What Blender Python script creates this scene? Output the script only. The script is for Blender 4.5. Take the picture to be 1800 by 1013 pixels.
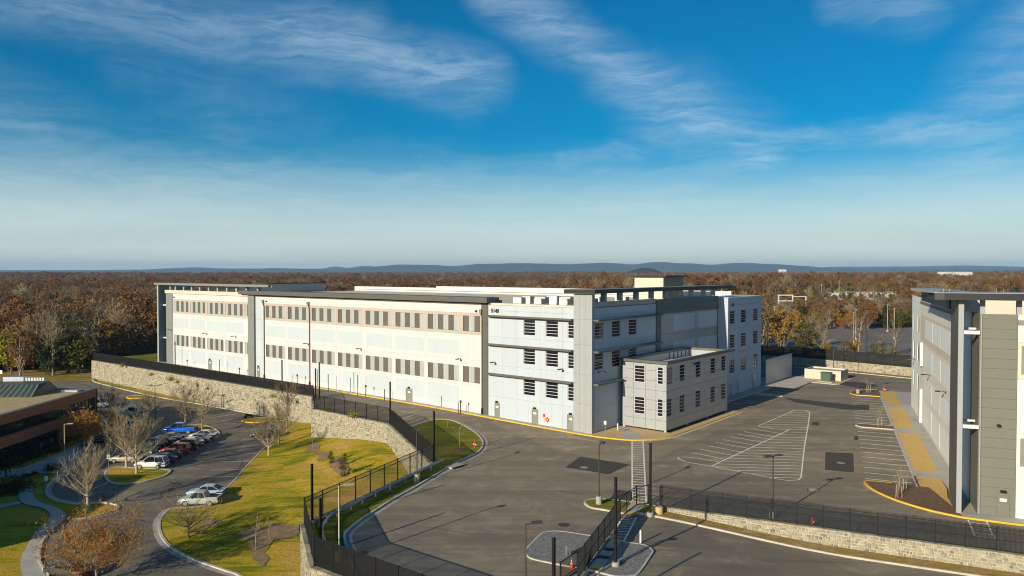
import bpy, bmesh, math, random
import numpy as np
from mathutils import Vector, Matrix
from mathutils.geometry import tessellate_polygon

for _o in list(bpy.data.objects):
    bpy.data.objects.remove(_o)
sc = bpy.context.scene
COL = sc.collection
rad = math.radians
random.seed(7)

# ------------------------------------------------------------------ camera
F, CAM_H, HORIZON = 1312.0, 23.5, 478.0          # focal length in photo pixels, eye height, horizon row
PITCH = math.atan((506.5 - HORIZON) / F)
cam_d = bpy.data.cameras.new('camera')
cam_d.sensor_width = 36.0
cam_d.lens = 36.0 * F / 1800.0
cam_d.clip_start = 0.5
cam_d.clip_end = 60000.0
cam = bpy.data.objects.new('camera', cam_d)
COL.objects.link(cam)
cam.location = (0, 0, CAM_H)
cam.rotation_euler = (math.pi / 2 - PITCH, 0, 0)
sc.camera = cam

# ------------------------------------------------------------------ exposure
sc.view_settings.view_transform = 'Standard'
sc.view_settings.look = 'None'
sc.view_settings.exposure = 0.35
sc.view_settings.gamma = 1.0
sc.view_settings.use_curve_mapping = False
sc.render.engine = 'CYCLES'
sc.cycles.use_denoising = True
sc.cycles.filter_width = 1.1
sc.cycles.max_bounces = 6
sc.cycles.diffuse_bounces = 3
sc.cycles.glossy_bounces = 3
sc.cycles.transparent_max_bounces = 8
sc.cycles.volume_bounces = 0
sc.cycles.caustics_reflective = False
sc.cycles.caustics_refractive = False

# ------------------------------------------------------------------ sun
SUN_ELEV = rad(18.5)
SHADOW_DIR = rad(49.1)                            # ground direction in which shadows fall (from +X towards +Y)
sun_d = bpy.data.lights.new('sun', 'SUN')
sun_d.energy = 4.8
sun_d.angle = rad(0.55)
sun_d.color = (1.0, 0.875, 0.66)
sun = bpy.data.objects.new('sun', sun_d)
COL.objects.link(sun)
_sv = Vector((math.cos(SHADOW_DIR) * math.cos(SUN_ELEV), math.sin(SHADOW_DIR) * math.cos(SUN_ELEV), -math.sin(SUN_ELEV)))
sun.rotation_euler = _sv.to_track_quat('-Z', 'Y').to_euler()
sun.location = (-60, -60, 80)


class Nodes:
    """small helper for writing node trees as expressions"""
    def __init__(self, tree):
        self.t = tree
        self.n = tree.nodes
        self.l = tree.links

    def new(self, kind, **kw):
        nd = self.n.new(kind)
        for k, v in kw.items():
            setattr(nd, k, v)
        return nd

    def put(self, sock, v):
        if hasattr(v, 'is_linked') or isinstance(v, bpy.types.NodeSocket):
            self.l.new(v, sock)
        elif v is not None:
            if isinstance(v, (tuple, list)) and len(v) == 3 and sock.type == 'RGBA':
                v = (*v, 1.0)
            sock.default_value = v

    def math(self, op, a, b=None, c=None, clamp=False):
        nd = self.new('ShaderNodeMath', operation=op, use_clamp=clamp)
        for i, v in enumerate((a, b, c)):
            if v is not None:
                self.put(nd.inputs[i], v)
        return nd.outputs[0]

    def vec(self, op, a, b=None, scale=None):
        nd = self.new('ShaderNodeVectorMath', operation=op)
        self.put(nd.inputs[0], a)
        if b is not None:
            self.put(nd.inputs[1], b)
        if scale is not None:
            self.put(nd.inputs['Scale'], scale)
        return nd.outputs['Value'] if op in ('DOT_PRODUCT', 'LENGTH', 'DISTANCE') else nd.outputs[0]

    def remap(self, v, a, b, c=0.0, d=1.0, smooth=True):
        nd = self.new('ShaderNodeMapRange', interpolation_type='SMOOTHSTEP' if smooth else 'LINEAR')
        self.put(nd.inputs['Value'], v)
        for k, x in zip(('From Min', 'From Max', 'To Min', 'To Max'), (a, b, c, d)):
            nd.inputs[k].default_value = x
        return nd.outputs[0]

    def noise(self, vec, scale, detail=4.0, rough=0.55, dist=0.0, out=0):
        nd = self.new('ShaderNodeTexNoise')
        if vec is not None:
            self.put(nd.inputs['Vector'], vec)
        nd.inputs['Scale'].default_value = scale
        nd.inputs['Detail'].default_value = detail
        nd.inputs['Roughness'].default_value = rough
        nd.inputs['Distortion'].default_value = dist
        return nd.outputs[out]

    def mix(self, fac, a, b, mode='MIX'):
        nd = self.new('ShaderNodeMix', data_type='RGBA', blend_type=mode)
        self.put(nd.inputs[0], fac)
        self.put(nd.inputs[6], a)
        self.put(nd.inputs[7], b)
        return nd.outputs[2]

    def ramp(self, fac, stops, interp='LINEAR'):
        nd = self.new('ShaderNodeValToRGB')
        nd.color_ramp.interpolation = interp
        el = nd.color_ramp.elements
        while len(el) < len(stops):
            el.new(0.5)
        for e, (p, c) in zip(el, stops):
            e.position = p
            e.color = (*c, 1.0)
        self.put(nd.inputs[0], fac)
        return nd.outputs[0]


# ------------------------------------------------------------------ world: clear sky with cirrus
world = bpy.data.worlds.new('World')
sc.world = world
world.use_nodes = True
W = Nodes(world.node_tree)
W.n.clear()
w_out = W.new('ShaderNodeOutputWorld')
w_bg = W.new('ShaderNodeBackground')
w_bg.inputs['Strength'].default_value = 0.073
sky = W.new('ShaderNodeTexSky', sky_type='NISHITA')
sky.sun_disc = False
sky.sun_elevation = SUN_ELEV
# towards the sun: the direction opposite to the shadows (rotation measured from +Y clockwise)
_az = math.atan2(-math.cos(SHADOW_DIR), -math.sin(SHADOW_DIR))
sky.sun_rotation = _az % (2 * math.pi)
sky.altitude = 100
sky.air_density = 1.0
sky.dust_density = 0.6
sky.ozone_density = 4.0
tc = W.new('ShaderNodeTexCoord')
sep = W.new('ShaderNodeSeparateXYZ')
W.l.new(tc.outputs['Generated'], sep.inputs[0])
az = W.math('ARCTAN2', sep.outputs[0], sep.outputs[1])
el = W.math('ARCSINE', sep.outputs[2])
comb = W.new('ShaderNodeCombineXYZ')
W.l.new(az, comb.inputs[0])
W.l.new(el, comb.inputs[1])
P = comb.outputs[0]
warp = W.vec('SCALE', W.vec('SUBTRACT', W.noise(P, 5.0, 5.0, 0.6, out=1), (0.5, 0.5, 0.5)), scale=0.055)
PW = W.vec('ADD', P, warp)
# fibres drawn out along the wind; fine ripples across them
st = W.new('ShaderNodeMapping')
st.inputs['Rotation'].default_value = (0, 0, rad(24))
st.inputs['Scale'].default_value = (7.0, 46.0, 1.0)
W.l.new(PW, st.inputs[0])
fib = W.noise(st.outputs[0], 1.0, 9.0, 0.68, 0.8)
st2 = W.new('ShaderNodeMapping')
st2.inputs['Rotation'].default_value = (0, 0, rad(-32))
st2.inputs['Scale'].default_value = (16.0, 60.0, 1.0)
W.l.new(PW, st2.inputs[0])
rip = W.noise(st2.outputs[0], 1.4, 8.0, 0.66, 0.5)
tex = W.math('ADD', W.math('MULTIPLY', W.remap(fib, 0.34, 0.70), 0.80), W.math('MULTIPLY', W.remap(rip, 0.36, 0.68), 0.20))
tex = W.math('ADD', W.math('MULTIPLY', tex, 0.72), 0.22)


def sk(u, v):
    """sky direction (azimuth, elevation) as the photograph shows it"""
    x = u - 900.0
    return (math.atan2(x, F), math.atan2(HORIZON - v, math.hypot(F, x)))


bands = [  # from, to, half width (rad), density
    (sk(-60, -40), sk(560, 95), 0.050, 0.40),
    (sk(180, 0), sk(640, 60), 0.040, 0.34),
    (sk(480, 70), sk(850, 140), 0.046, 0.52),
    (sk(640, 95), sk(820, 165), 0.045, 0.30),
    (sk(860, -20), sk(1160, 160), 0.040, 0.44),
    (sk(1080, 130), sk(1330, 275), 0.046, 0.52),
    (sk(1180, 210), sk(1290, 280), 0.075, 0.36),
    (sk(1330, 246), sk(1690, 222), 0.020, 0.52),
    (sk(990, 285), sk(1160, 262), 0.020, 0.30),
    (sk(1480, 5), sk(1620, 25), 0.030, 0.34),
    (sk(1700, 290), sk(1830, 80), 0.075, 0.40),
    (sk(1500, 385), sk(1720, 250), 0.045, 0.30),
    (sk(1690, 400), sk(1830, 370), 0.007, 0.35),
    (sk(-30, 205), sk(70, 225), 0.035, 0.34),
    (sk(-50, 190), sk(250, 310), 0.06, 0.24),
    (sk(-50, 300), sk(420, 330), 0.075, 0.34),
    (sk(300, 310), sk(1200, 345), 0.060, 0.34),
    (sk(-50, 370), sk(300, 365), 0.045, 0.28),
    (sk(1150, 345), sk(1850, 325), 0.060, 0.26),
]
dens = None
for a, b, wd, k in bands:
    ab = (b[0] - a[0], b[1] - a[1], 0.0)
    L2 = ab[0] ** 2 + ab[1] ** 2
    pa = W.vec('SUBTRACT', PW, (a[0], a[1], 0.0))
    tt = W.math('MULTIPLY', W.vec('DOT_PRODUCT', pa, ab), 1.0 / L2, clamp=True)
    dist = W.vec('LENGTH', W.vec('SUBTRACT', pa, W.vec('SCALE', ab, scale=tt)))
    m = W.math('MULTIPLY', W.remap(dist, wd * 1.30, 0.0), k * 0.98)
    dens = m if dens is None else W.math('MAXIMUM', dens, m)
# thin cirrus everywhere else, thickening to a veil towards the horizon
gen = W.math('MULTIPLY', W.remap(W.noise(PW, 2.2, 5.0, 0.55), 0.52, 0.80), 0.30)
dens = W.math('MAXIMUM', dens, gen)
dens = W.math('MULTIPLY', dens, tex)
stv = W.new('ShaderNodeMapping')
stv.inputs['Scale'].default_value = (2.2, 30.0, 1.0)
W.l.new(PW, stv.inputs[0])
veil_n = W.math('ADD', W.math('MULTIPLY', W.noise(stv.outputs[0], 1.0, 5.0, 0.55), 0.75), 0.48)
veil = W.math('MULTIPLY', W.remap(el, 0.165, 0.03), veil_n)
veil = W.math('MULTIPLY', veil, 0.90)
dens = W.math('SUBTRACT', 1.0, W.math('MULTIPLY', W.math('SUBTRACT', 1.0, dens, clamp=True), W.math('SUBTRACT', 1.0, veil, clamp=True)), clamp=True)
hs = W.new('ShaderNodeHueSaturation')
hs.inputs['Saturation'].default_value = 1.68
hs.inputs['Hue'].default_value = 0.494
hs.inputs['Value'].default_value = 1.0
W.l.new(sky.outputs[0], hs.inputs['Color'])
cloud_col = W.ramp(W.remap(el, 0.0, 0.20, smooth=False), [(0.0, (0.74, 0.76, 0.64)), (0.35, (0.62, 0.76, 0.75)), (1.0, (0.55, 0.70, 0.80))])
cloud_col = W.vec('SCALE', cloud_col, scale=11.8)
W.l.new(W.mix(dens, hs.outputs[0], cloud_col), w_bg.inputs['Color'])
W.l.new(w_bg.outputs[0], w_out.inputs['Surface'])
world.cycles.sampling_method = 'MANUAL'
world.cycles.sample_map_resolution = 256

# ================================================================== helpers
CAM_R = Vector((0, math.cos(PITCH), -math.sin(PITCH)))
CAM_U = Vector((0, math.sin(PITCH), math.cos(PITCH)))
LOT_C, LOT_M = -7.16, 0.014                       # the lower car park: z = LOT_C + LOT_M * y


def view_ray(u, v):
    return CAM_R * F + Vector((u - 900.0, 0, 0)) + CAM_U * (506.5 - v)


def G(u, v, z=0.0):
    """the ground point of the upper yard (height z) seen at a photo pixel"""
    d = view_ray(u, v)
    k = (z - CAM_H) / d.z
    return Vector((d.x * k, d.y * k, z))


def GL(u, v, dz=0.0):
    """the same on the sloping lower car park"""
    d = view_ray(u, v)
    k = (LOT_C + dz - CAM_H) / (d.z - LOT_M * d.y)
    return Vector((d.x * k, d.y * k, CAM_H + d.z * k))


def lot_z(y):
    return LOT_C + LOT_M * y


def smooth(x, a, b):
    t = min(1.0, max(0.0, (x - a) / (b - a)))
    return t * t * (3 - 2 * t)


def catmull(pts, n=5, closed=False):
    out = []
    N = len(pts)
    rng = range(N if closed else N - 1)
    for i in rng:
        p0 = pts[(i - 1) % N] if closed or i > 0 else pts[i]
        p1, p2 = pts[i], pts[(i + 1) % N]
        p3 = pts[(i + 2) % N] if closed or i + 2 < N else p2
        for k in range(n):
            t = k / n
            out.append(0.5 * ((2 * p1) + (p2 - p0) * t + (2 * p0 - 5 * p1 + 4 * p2 - p3) * t * t + (3 * p1 - p0 - 3 * p2 + p3) * t ** 3))
    if not closed:
        out.append(pts[-1].copy())
    return out


class MB:
    """collects boxes, prisms, tubes; build() makes ONE mesh object"""
    def __init__(self):
        self.v, self.f, self.m = [], [], []

    def add(self, vs, fs, mi=0):
        o = len(self.v)
        self.v += [tuple(p) for p in vs]
        self.f += [tuple(o + i for i in f) for f in fs]
        self.m += [mi] * len(fs)
        return self

    def box(self, x0, x1, y0, y1, z0, z1, mi=0):
        if x0 > x1: x0, x1 = x1, x0
        if y0 > y1: y0, y1 = y1, y0
        if z0 > z1: z0, z1 = z1, z0
        vs = [(x0, y0, z0), (x1, y0, z0), (x1, y1, z0), (x0, y1, z0), (x0, y0, z1), (x1, y0, z1), (x1, y1, z1), (x0, y1, z1)]
        return self.add(vs, [(0, 3, 2, 1), (4, 5, 6, 7), (0, 1, 5, 4), (1, 2, 6, 5), (2, 3, 7, 6), (3, 0, 4, 7)], mi)

    def prism(self, pts, z0, z1, mi=0):
        """pts: 2-D polygon, z0/z1 numbers"""
        n = len(pts)
        area = sum(pts[i][0] * pts[(i + 1) % n][1] - pts[(i + 1) % n][0] * pts[i][1] for i in range(n))
        if area < 0:
            pts = pts[::-1]
        vs = [(p[0], p[1], z0) for p in pts] + [(p[0], p[1], z1) for p in pts]
        tri = tessellate_polygon([[Vector((p[0], p[1], 0)) for p in pts]])
        fs = []
        for t in tri:
            a, b, c = t
            cr = (pts[b][0] - pts[a][0]) * (pts[c][1] - pts[a][1]) - (pts[b][1] - pts[a][1]) * (pts[c][0] - pts[a][0])
            if cr < 0:
                b, c = c, b
            fs.append((n + a, n + b, n + c))
            fs.append((a, c, b))
        fs += [(i, (i + 1) % n, n + (i + 1) % n, n + i) for i in range(n)]
        return self.add(vs, fs, mi)

    def tube(self, pts, radii, sides=6, mi=0, cap=True):
        """a swept tube along points with a radius for each"""
        pts = [Vector(p) for p in pts]
        if not isinstance(radii, (list, tuple)):
            radii = [radii] * len(pts)
        vs, fs = [], []
        for i, p in enumerate(pts):
            d = (pts[min(i + 1, len(pts) - 1)] - pts[max(i - 1, 0)])
            d = d.normalized() if d.length > 1e-9 else Vector((0, 0, 1))
            a = d.cross(Vector((0, 0, 1)) if abs(d.z) < 0.9 else Vector((1, 0, 0))).normalized()
            b = d.cross(a)
            for k in range(sides):
                w = 2 * math.pi * k / sides
                vs.append(p + (a * math.cos(w) + b * math.sin(w)) * radii[i])
        for i in range(len(pts) - 1):
            for k in range(sides):
                k2 = (k + 1) % sides
                fs.append((i * sides + k, i * sides + k2, (i + 1) * sides + k2, (i + 1) * sides + k))
        if cap:
            fs.append(tuple(range(sides - 1, -1, -1)))
            fs.append(tuple((len(pts) - 1) * sides + k for k in range(sides)))
        return self.add(vs, fs, mi)

    def lathe(self, prof, cx=0, cy=0, sides=16, mi=0):
        """prof: (radius, z) from the bottom up, turned about a vertical axis"""
        vs, fs = [], []
        for r, z in prof:
            for k in range(sides):
                w = 2 * math.pi * k / sides
                vs.append((cx + r * math.cos(w), cy + r * math.sin(w), z))
        for i in range(len(prof) - 1):
            for k in range(sides):
                k2 = (k + 1) % sides
                fs.append((i * sides + k, i * sides + k2, (i + 1) * sides + k2, (i + 1) * sides + k))
        fs.append(tuple(range(sides - 1, -1, -1)))
        fs.append(tuple((len(prof) - 1) * sides + k for k in range(sides)))
        return self.add(vs, fs, mi)

    def mesh(self, name, mats):
        me = bpy.data.meshes.new(name)
        me.from_pydata(self.v, [], self.f)
        if not isinstance(mats, (list, tuple)):
            mats = [mats]
        for m in mats:
            me.materials.append(m)
        if len(mats) > 1:
            me.polygons.foreach_set('material_index', self.m)
        me.update()
        return me

    def build(self, name, mats, parent=None, smooth_shade=False):
        me = self.mesh(name, mats)
        if smooth_shade:
            me.polygons.foreach_set('use_smooth', [True] * len(me.polygons))
        return link(name, me, parent)


def link(name, me, parent=None, loc=None, rz=None):
    o = bpy.data.objects.new(name, me)
    COL.objects.link(o)
    if parent is not None:
        o.parent = parent
    if loc is not None:
        o.location = loc
    if rz is not None:
        o.rotation_euler = (0, 0, rz)
    return o


def tag(o, label, cat, group=None):
    o['label'] = label
    o['category'] = cat
    if group:
        o['group'] = group
    return o


def thing(name, label, cat, loc=(0, 0, 0), rz=0.0, group=None):
    o = link(name, None, None, loc, rz)
    o.empty_display_size = 0.3
    return tag(o, label, cat, group)


def struct(o):
    o['kind'] = 'structure'
    return o


def stuff(o):
    o['kind'] = 'stuff'
    return o


def copy_tree(root, loc, rz, label=None, group=None, scale=None):
    r = root.copy()
    COL.objects.link(r)
    r.location = loc
    r.rotation_euler = (0, 0, rz)
    if scale is not None:
        r.scale = scale if isinstance(scale, (tuple, list)) else (scale,) * 3
    if label:
        r['label'] = label
    if group:
        r['group'] = group
    for ch in root.children:
        c = ch.copy()
        COL.objects.link(c)
        c.parent = r
        for g in ch.children:
            d = g.copy()
            COL.objects.link(d)
            d.parent = c
    return r


def sheet(name, pts, mat, parent=None, z=None, zf=None, step=None):
    """a flat (or draped) ground sheet from an outline; step subdivides it for draping"""
    bm = bmesh.new()
    P = [Vector((p[0], p[1], 0)) for p in pts]
    vs = [bm.verts.new(p) for p in P]
    for t in tessellate_polygon([P]):
        try:
            bm.faces.new([vs[i] for i in t])
        except ValueError:
            pass
    if step:
        x0, x1 = min(p.x for p in P), max(p.x for p in P)
        y0, y1 = min(p.y for p in P), max(p.y for p in P)
        for ax, lo, hi in (((1, 0, 0), x0, x1), ((0, 1, 0), y0, y1)):
            k = lo + step
            while k < hi:
                bmesh.ops.bisect_plane(bm, geom=bm.verts[:] + bm.edges[:] + bm.faces[:], plane_co=Vector(ax) * k, plane_no=ax)
                k += step
    for v in bm.verts:
        v.co.z = zf(v.co.x, v.co.y) if zf else z
    bmesh.ops.recalc_face_normals(bm, faces=bm.faces)
    if sum(f.normal.z * f.calc_area() for f in bm.faces) < 0:
        bmesh.ops.reverse_faces(bm, faces=bm.faces)
    me = bpy.data.meshes.new(name)
    bm.to_mesh(me)
    bm.free()
    me.materials.append(mat)
    return link(name, me, parent)


def side_offsets(pts, closed=False):
    n = len(pts)
    out = []
    for i in range(n):
        a = pts[(i - 1) % n] if closed or i > 0 else pts[i]
        b = pts[(i + 1) % n] if closed or i < n - 1 else pts[i]
        d = Vector((b.x - a.x, b.y - a.y, 0)).normalized()
        out.append(Vector((-d.y, d.x, 0)))
    return out


def ribbon(name, pts, w0, w1, h, mat, parent=None, closed=False, base=-0.25, lift=0.0):
    """a kerb or painted line: a strip from offset w0 to w1 (left of travel), h above the path's own z"""
    n = len(pts)
    off = side_offsets(pts, closed)
    vs, fs = [], []
    for p, o in zip(pts, off):
        a, b = p + o * w0, p + o * w1
        if h > 0.02:
            vs += [(a.x, a.y, p.z + base), (a.x, a.y, p.z + h), (b.x, b.y, p.z + h), (b.x, b.y, p.z + base)]
        else:
            vs += [(a.x, a.y, p.z + h + lift), (b.x, b.y, p.z + h + lift)]
    k = 4 if h > 0.02 else 2
    rng = n if closed else n - 1
    for i in range(rng):
        j = (i + 1) % n
        for q in range(k - 1):
            fs.append((i * k + q, j * k + q, j * k + q + 1, i * k + q + 1))
    if k == 4 and not closed:
        fs += [(0, 1, 2, 3), (4 * n - 1, 4 * n - 2, 4 * n - 3, 4 * n - 4)]
    bm = bmesh.new()
    bv = [bm.verts.new(v) for v in vs]
    for f in fs:
        try:
            bm.faces.new([bv[i] for i in f])
        except ValueError:
            pass
    bmesh.ops.recalc_face_normals(bm, faces=bm.faces)
    if k == 2:
        if sum(f.normal.z for f in bm.faces) < 0:
            bmesh.ops.reverse_faces(bm, faces=bm.faces)
    me = bpy.data.meshes.new(name)
    bm.to_mesh(me)
    bm.free()
    me.materials.append(mat)
    return link(name, me, parent)


def text_mesh(name, body, size, mat, parent, loc, rot, depth=0.02, bold=0.0, align='LEFT'):
    cu = bpy.data.curves.new(name, 'FONT')
    cu.body = body
    cu.size = size
    cu.extrude = depth
    cu.offset = bold
    cu.resolution_u = 3
    cu.align_x = align
    tmp = bpy.data.objects.new(name + '_tmp', cu)
    COL.objects.link(tmp)
    dg = bpy.context.evaluated_depsgraph_get()
    dg.update()
    me = bpy.data.meshes.new_from_object(tmp.evaluated_get(dg))
    bpy.data.objects.remove(tmp)
    bpy.data.curves.remove(cu)
    me.materials.clear()
    me.materials.append(mat)
    me.name = name
    o = link(name, me, parent, loc)
    o.rotation_euler = rot
    return o


# ================================================================== materials
def material(name, col, rough=0.8, metal=0.0, var=0.12, scale=0.6, bump=0.0, bscale=8.0, col2=None, spec=0.4, streak=False, detail=5.0):
    m = bpy.data.materials.new(name)
    m.use_nodes = True
    N = Nodes(m.node_tree)
    b = N.n['Principled BSDF']
    b.inputs['Roughness'].default_value = rough
    b.inputs['Metallic'].default_value = metal
    b.inputs['Specular IOR Level'].default_value = spec
    geo = N.new('ShaderNodeNewGeometry')
    vec = geo.outputs['Position']
    if streak:
        mp = N.new('ShaderNodeMapping')
        mp.inputs['Scale'].default_value = (1.0, 1.0, 0.12)
        N.l.new(vec, mp.inputs[0])
        vec = mp.outputs[0]
    f = N.noise(vec, scale, detail, 0.6)
    a = tuple(max(0, c * (1 - var)) for c in col)
    c = tuple(c * (1 + var) for c in col) if col2 is None else col2
    N.l.new(N.ramp(N.remap(f, 0.25, 0.75, smooth=False), [(0.0, a), (0.5, col), (1.0, c)] if col2 is None else [(0.25, col), (0.75, col2)]), b.inputs['Base Color'])
    if streak:                                            # no two precast panels came out quite the same
        oi = N.new('ShaderNodeObjectInfo')
        lk = b.inputs['Base Color'].links[0].from_socket
        N.l.new(N.mix(N.math('MULTIPLY', oi.outputs['Random'], 0.09), lk, tuple(x * 0.45 for x in col)), b.inputs['Base Color'])
    if bump:
        bp = N.new('ShaderNodeBump')
        bp.inputs['Strength'].default_value = bump
        bp.inputs['Distance'].default_value = 0.03
        N.l.new(N.noise(geo.outputs['Position'], bscale, 4.0, 0.6), bp.inputs['Height'])
        N.l.new(bp.outputs[0], b.inputs['Normal'])
    return m


def asphalt_material(name, base, warm, cracks=0.0, wear=1.0):
    """worn asphalt: big stains, fine aggregate, long rubbed tracks, sealed cracks"""
    m = bpy.data.materials.new(name)
    m.use_nodes = True
    N = Nodes(m.node_tree)
    b = N.n['Principled BSDF']
    b.inputs['Roughness'].default_value = 0.85
    b.inputs['Specular IOR Level'].default_value = 0.25
    pos = N.new('ShaderNodeNewGeometry').outputs['Position']
    big = N.noise(pos, 0.035, 6.0, 0.6, 0.4)
    mid = N.noise(pos, 0.30, 7.0, 0.65, 0.8)
    fine = N.noise(pos, 9.0, 3.0, 0.7)
    mp = N.new('ShaderNodeMapping')
    mp.inputs['Rotation'].default_value = (0, 0, rad(35))
    mp.inputs['Scale'].default_value = (0.05, 0.8, 1.0)
    N.l.new(pos, mp.inputs[0])
    trk = N.noise(mp.outputs[0], 1.0, 5.0, 0.6, 1.2)
    c = N.mix(N.remap(big, 0.35, 0.68), base, warm)
    c = N.mix(N.math('MULTIPLY', N.remap(mid, 0.45, 0.75), 0.55 * wear), c, tuple(x * 1.55 for x in warm))
    c = N.mix(N.math('MULTIPLY', N.remap(trk, 0.5, 0.75), 0.40 * wear), c, tuple(x * 0.55 for x in base))
    ln = N.new('ShaderNodeMapping')
    ln.inputs['Rotation'].default_value = (0, 0, rad(39.2))
    ln.inputs['Scale'].default_value = (0.012, 0.30, 1.0)
    N.l.new(pos, ln.inputs[0])
    c = N.mix(N.math('MULTIPLY', N.remap(N.noise(ln.outputs[0], 1.0, 2.0, 0.5), 0.42, 0.60), 0.30 * wear), c, tuple(x * 0.62 for x in base))
    tr2 = N.new('ShaderNodeMapping')
    tr2.inputs['Rotation'].default_value = (0, 0, rad(-58))
    tr2.inputs['Scale'].default_value = (0.03, 1.6, 1.0)
    N.l.new(N.vec('ADD', pos, N.vec('SCALE', N.noise(pos, 0.03, 2.0, 0.5, out=1), scale=22.0)), tr2.inputs[0])
    c = N.mix(N.math('MULTIPLY', N.remap(N.noise(tr2.outputs[0], 1.0, 3.0, 0.6), 0.60, 0.72), 0.38 * wear), c, tuple(x * 0.50 for x in base))
    c = N.mix(N.math('MULTIPLY', N.remap(N.noise(pos, 0.11, 4.0, 0.7, 2.0), 0.6, 0.72), 0.35 * wear), c, tuple(x * 1.9 for x in warm))
    c = N.mix(N.math('MULTIPLY', N.remap(fine, 0.3, 0.7), 0.35), c, tuple(x * 0.6 for x in base))
    if cracks:
        ws = N.vec('ADD', pos, N.vec('SCALE', N.noise(pos, 0.5, 4.0, 0.6, out=1), scale=2.4))
        vo = N.new('ShaderNodeTexVoronoi', feature='DISTANCE_TO_EDGE')
        vo.inputs['Scale'].default_value = 0.105
        N.l.new(ws, vo.inputs['Vector'])
        cr = N.math('MULTIPLY', N.remap(vo.outputs[0], 0.0115, 0.004), N.remap(N.noise(pos, 0.16, 2.0), 0.42, 0.52))
        c = N.mix(N.math('MULTIPLY', cr, cracks), c, (0.012, 0.012, 0.012))
    N.l.new(c, b.inputs['Base Color'])
    bp = N.new('ShaderNodeBump')
    bp.inputs['Strength'].default_value = 0.25
    bp.inputs['Distance'].default_value = 0.02
    N.l.new(fine, bp.inputs['Height'])
    N.l.new(bp.outputs[0], b.inputs['Normal'])
    return m


def grass_material(name, green, dry, brown, dryness=0.5):
    m = bpy.data.materials.new(name)
    m.use_nodes = True
    N = Nodes(m.node_tree)
    b = N.n['Principled BSDF']
    b.inputs['Roughness'].default_value = 0.95
    b.inputs['Specular IOR Level'].default_value = 0.1
    pos = N.new('ShaderNodeNewGeometry').outputs['Position']
    big = N.noise(pos, 0.07, 5.0, 0.6, 1.0)
    mp = N.new('ShaderNodeMapping')
    mp.inputs['Rotation'].default_value = (0, 0, rad(-50))
    mp.inputs['Scale'].default_value = (0.10, 0.9, 1.0)
    N.l.new(pos, mp.inputs[0])
    strk = N.noise(mp.outputs[0], 1.0, 6.0, 0.65, 0.8)
    fine = N.noise(pos, 2.6, 6.0, 0.75)
    tuft = N.noise(pos, 11.0, 3.0, 0.7)
    k = N.math('ADD', N.math('MULTIPLY', big, 0.50), N.math('MULTIPLY', strk, 0.50))
    k = N.math('ADD', N.remap(k, 0.36, 0.64, smooth=False), (dryness - 0.5) * 0.7, clamp=True)
    straw = tuple(min(0.7, x * 1.25 + 0.03) for x in brown)
    c = N.ramp(k, [(0.0, tuple(x * 0.75 for x in green)), (0.30, green), (0.55, dry), (0.80, brown), (1.0, straw)])
    c = N.mix(N.math('MULTIPLY', N.remap(N.noise(pos, 0.9, 5.0, 0.7, 1.0), 0.50, 0.70), 0.55), c, tuple(x * 0.50 for x in dry))
    c = N.mix(N.math('MULTIPLY', N.remap(fine, 0.40, 0.66), 0.50), c, tuple(x * 0.55 for x in dry))
    c = N.mix(N.math('MULTIPLY', N.remap(tuft, 0.5, 0.8), 0.50), c, tuple(x * 0.35 for x in green))
    N.l.new(c, b.inputs['Base Color'])
    bp = N.new('ShaderNodeBump')
    bp.inputs['Strength'].default_value = 0.9
    bp.inputs['Distance'].default_value = 0.12
    N.l.new(N.math('ADD', fine, N.math('MULTIPLY', tuft, 0.5)), bp.inputs['Height'])
    N.l.new(bp.outputs[0], b.inputs['Normal'])
    return m


def stone_material(name, cols, rough=0.9):
    """each stone (mesh island) its own shade, with grain"""
    m = bpy.data.materials.new(name)
    m.use_nodes = True
    N = Nodes(m.node_tree)
    b = N.n['Principled BSDF']
    b.inputs['Roughness'].default_value = rough
    g = N.new('ShaderNodeNewGeometry')
    oi = N.new('ShaderNodeObjectInfo')
    r = N.math('FRACT', N.math('ADD', g.outputs['Random Per Island'], oi.outputs['Random']))
    c = N.ramp(r, [(i / max(1, len(cols) - 1), x) for i, x in enumerate(cols)])
    c = N.mix(N.math('MULTIPLY', N.remap(N.noise(g.outputs['Position'], 6.0, 5.0, 0.65), 0.3, 0.75), 0.4), c, tuple(x * 0.5 for x in cols[0]))
    N.l.new(c, b.inputs['Base Color'])
    bp = N.new('ShaderNodeBump')
    bp.inputs['Strength'].default_value = 0.5
    bp.inputs['Distance'].default_value = 0.03
    N.l.new(N.noise(g.outputs['Position'], 14.0, 4.0, 0.6), bp.inputs['Height'])
    N.l.new(bp.outputs[0], b.inputs['Normal'])
    return m


def foliage_material(name, stops, trans=0.38):
    """leaves and twigs: shade by leaf and by tree"""
    m = bpy.data.materials.new(name)
    m.use_nodes = True
    N = Nodes(m.node_tree)
    b = N.n['Principled BSDF']
    b.inputs['Roughness'].default_value = 0.85
    b.inputs['Specular IOR Level'].default_value = 0.15
    g = N.new('ShaderNodeNewGeometry')
    oi = N.new('ShaderNodeObjectInfo')
    r = N.math('ADD', N.math('MULTIPLY', oi.outputs['Random'], 0.62), N.math('MULTIPLY', g.outputs['Random Per Island'], 0.38))
    n = len(stops)
    c = N.ramp(r, [(i / (n - 1), x) for i, x in enumerate(stops)])
    N.l.new(c, b.inputs['Base Color'])
    tr = N.new('ShaderNodeBsdfTranslucent')
    N.l.new(c, tr.inputs['Color'])
    mx = N.new('ShaderNodeMixShader')
    mx.inputs[0].default_value = trans
    N.l.new(b.outputs[0], mx.inputs[1])
    N.l.new(tr.outputs[0], mx.inputs[2])
    N.l.new(mx.outputs[0], N.n['Material Output'].inputs['Surface'])
    return m


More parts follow.
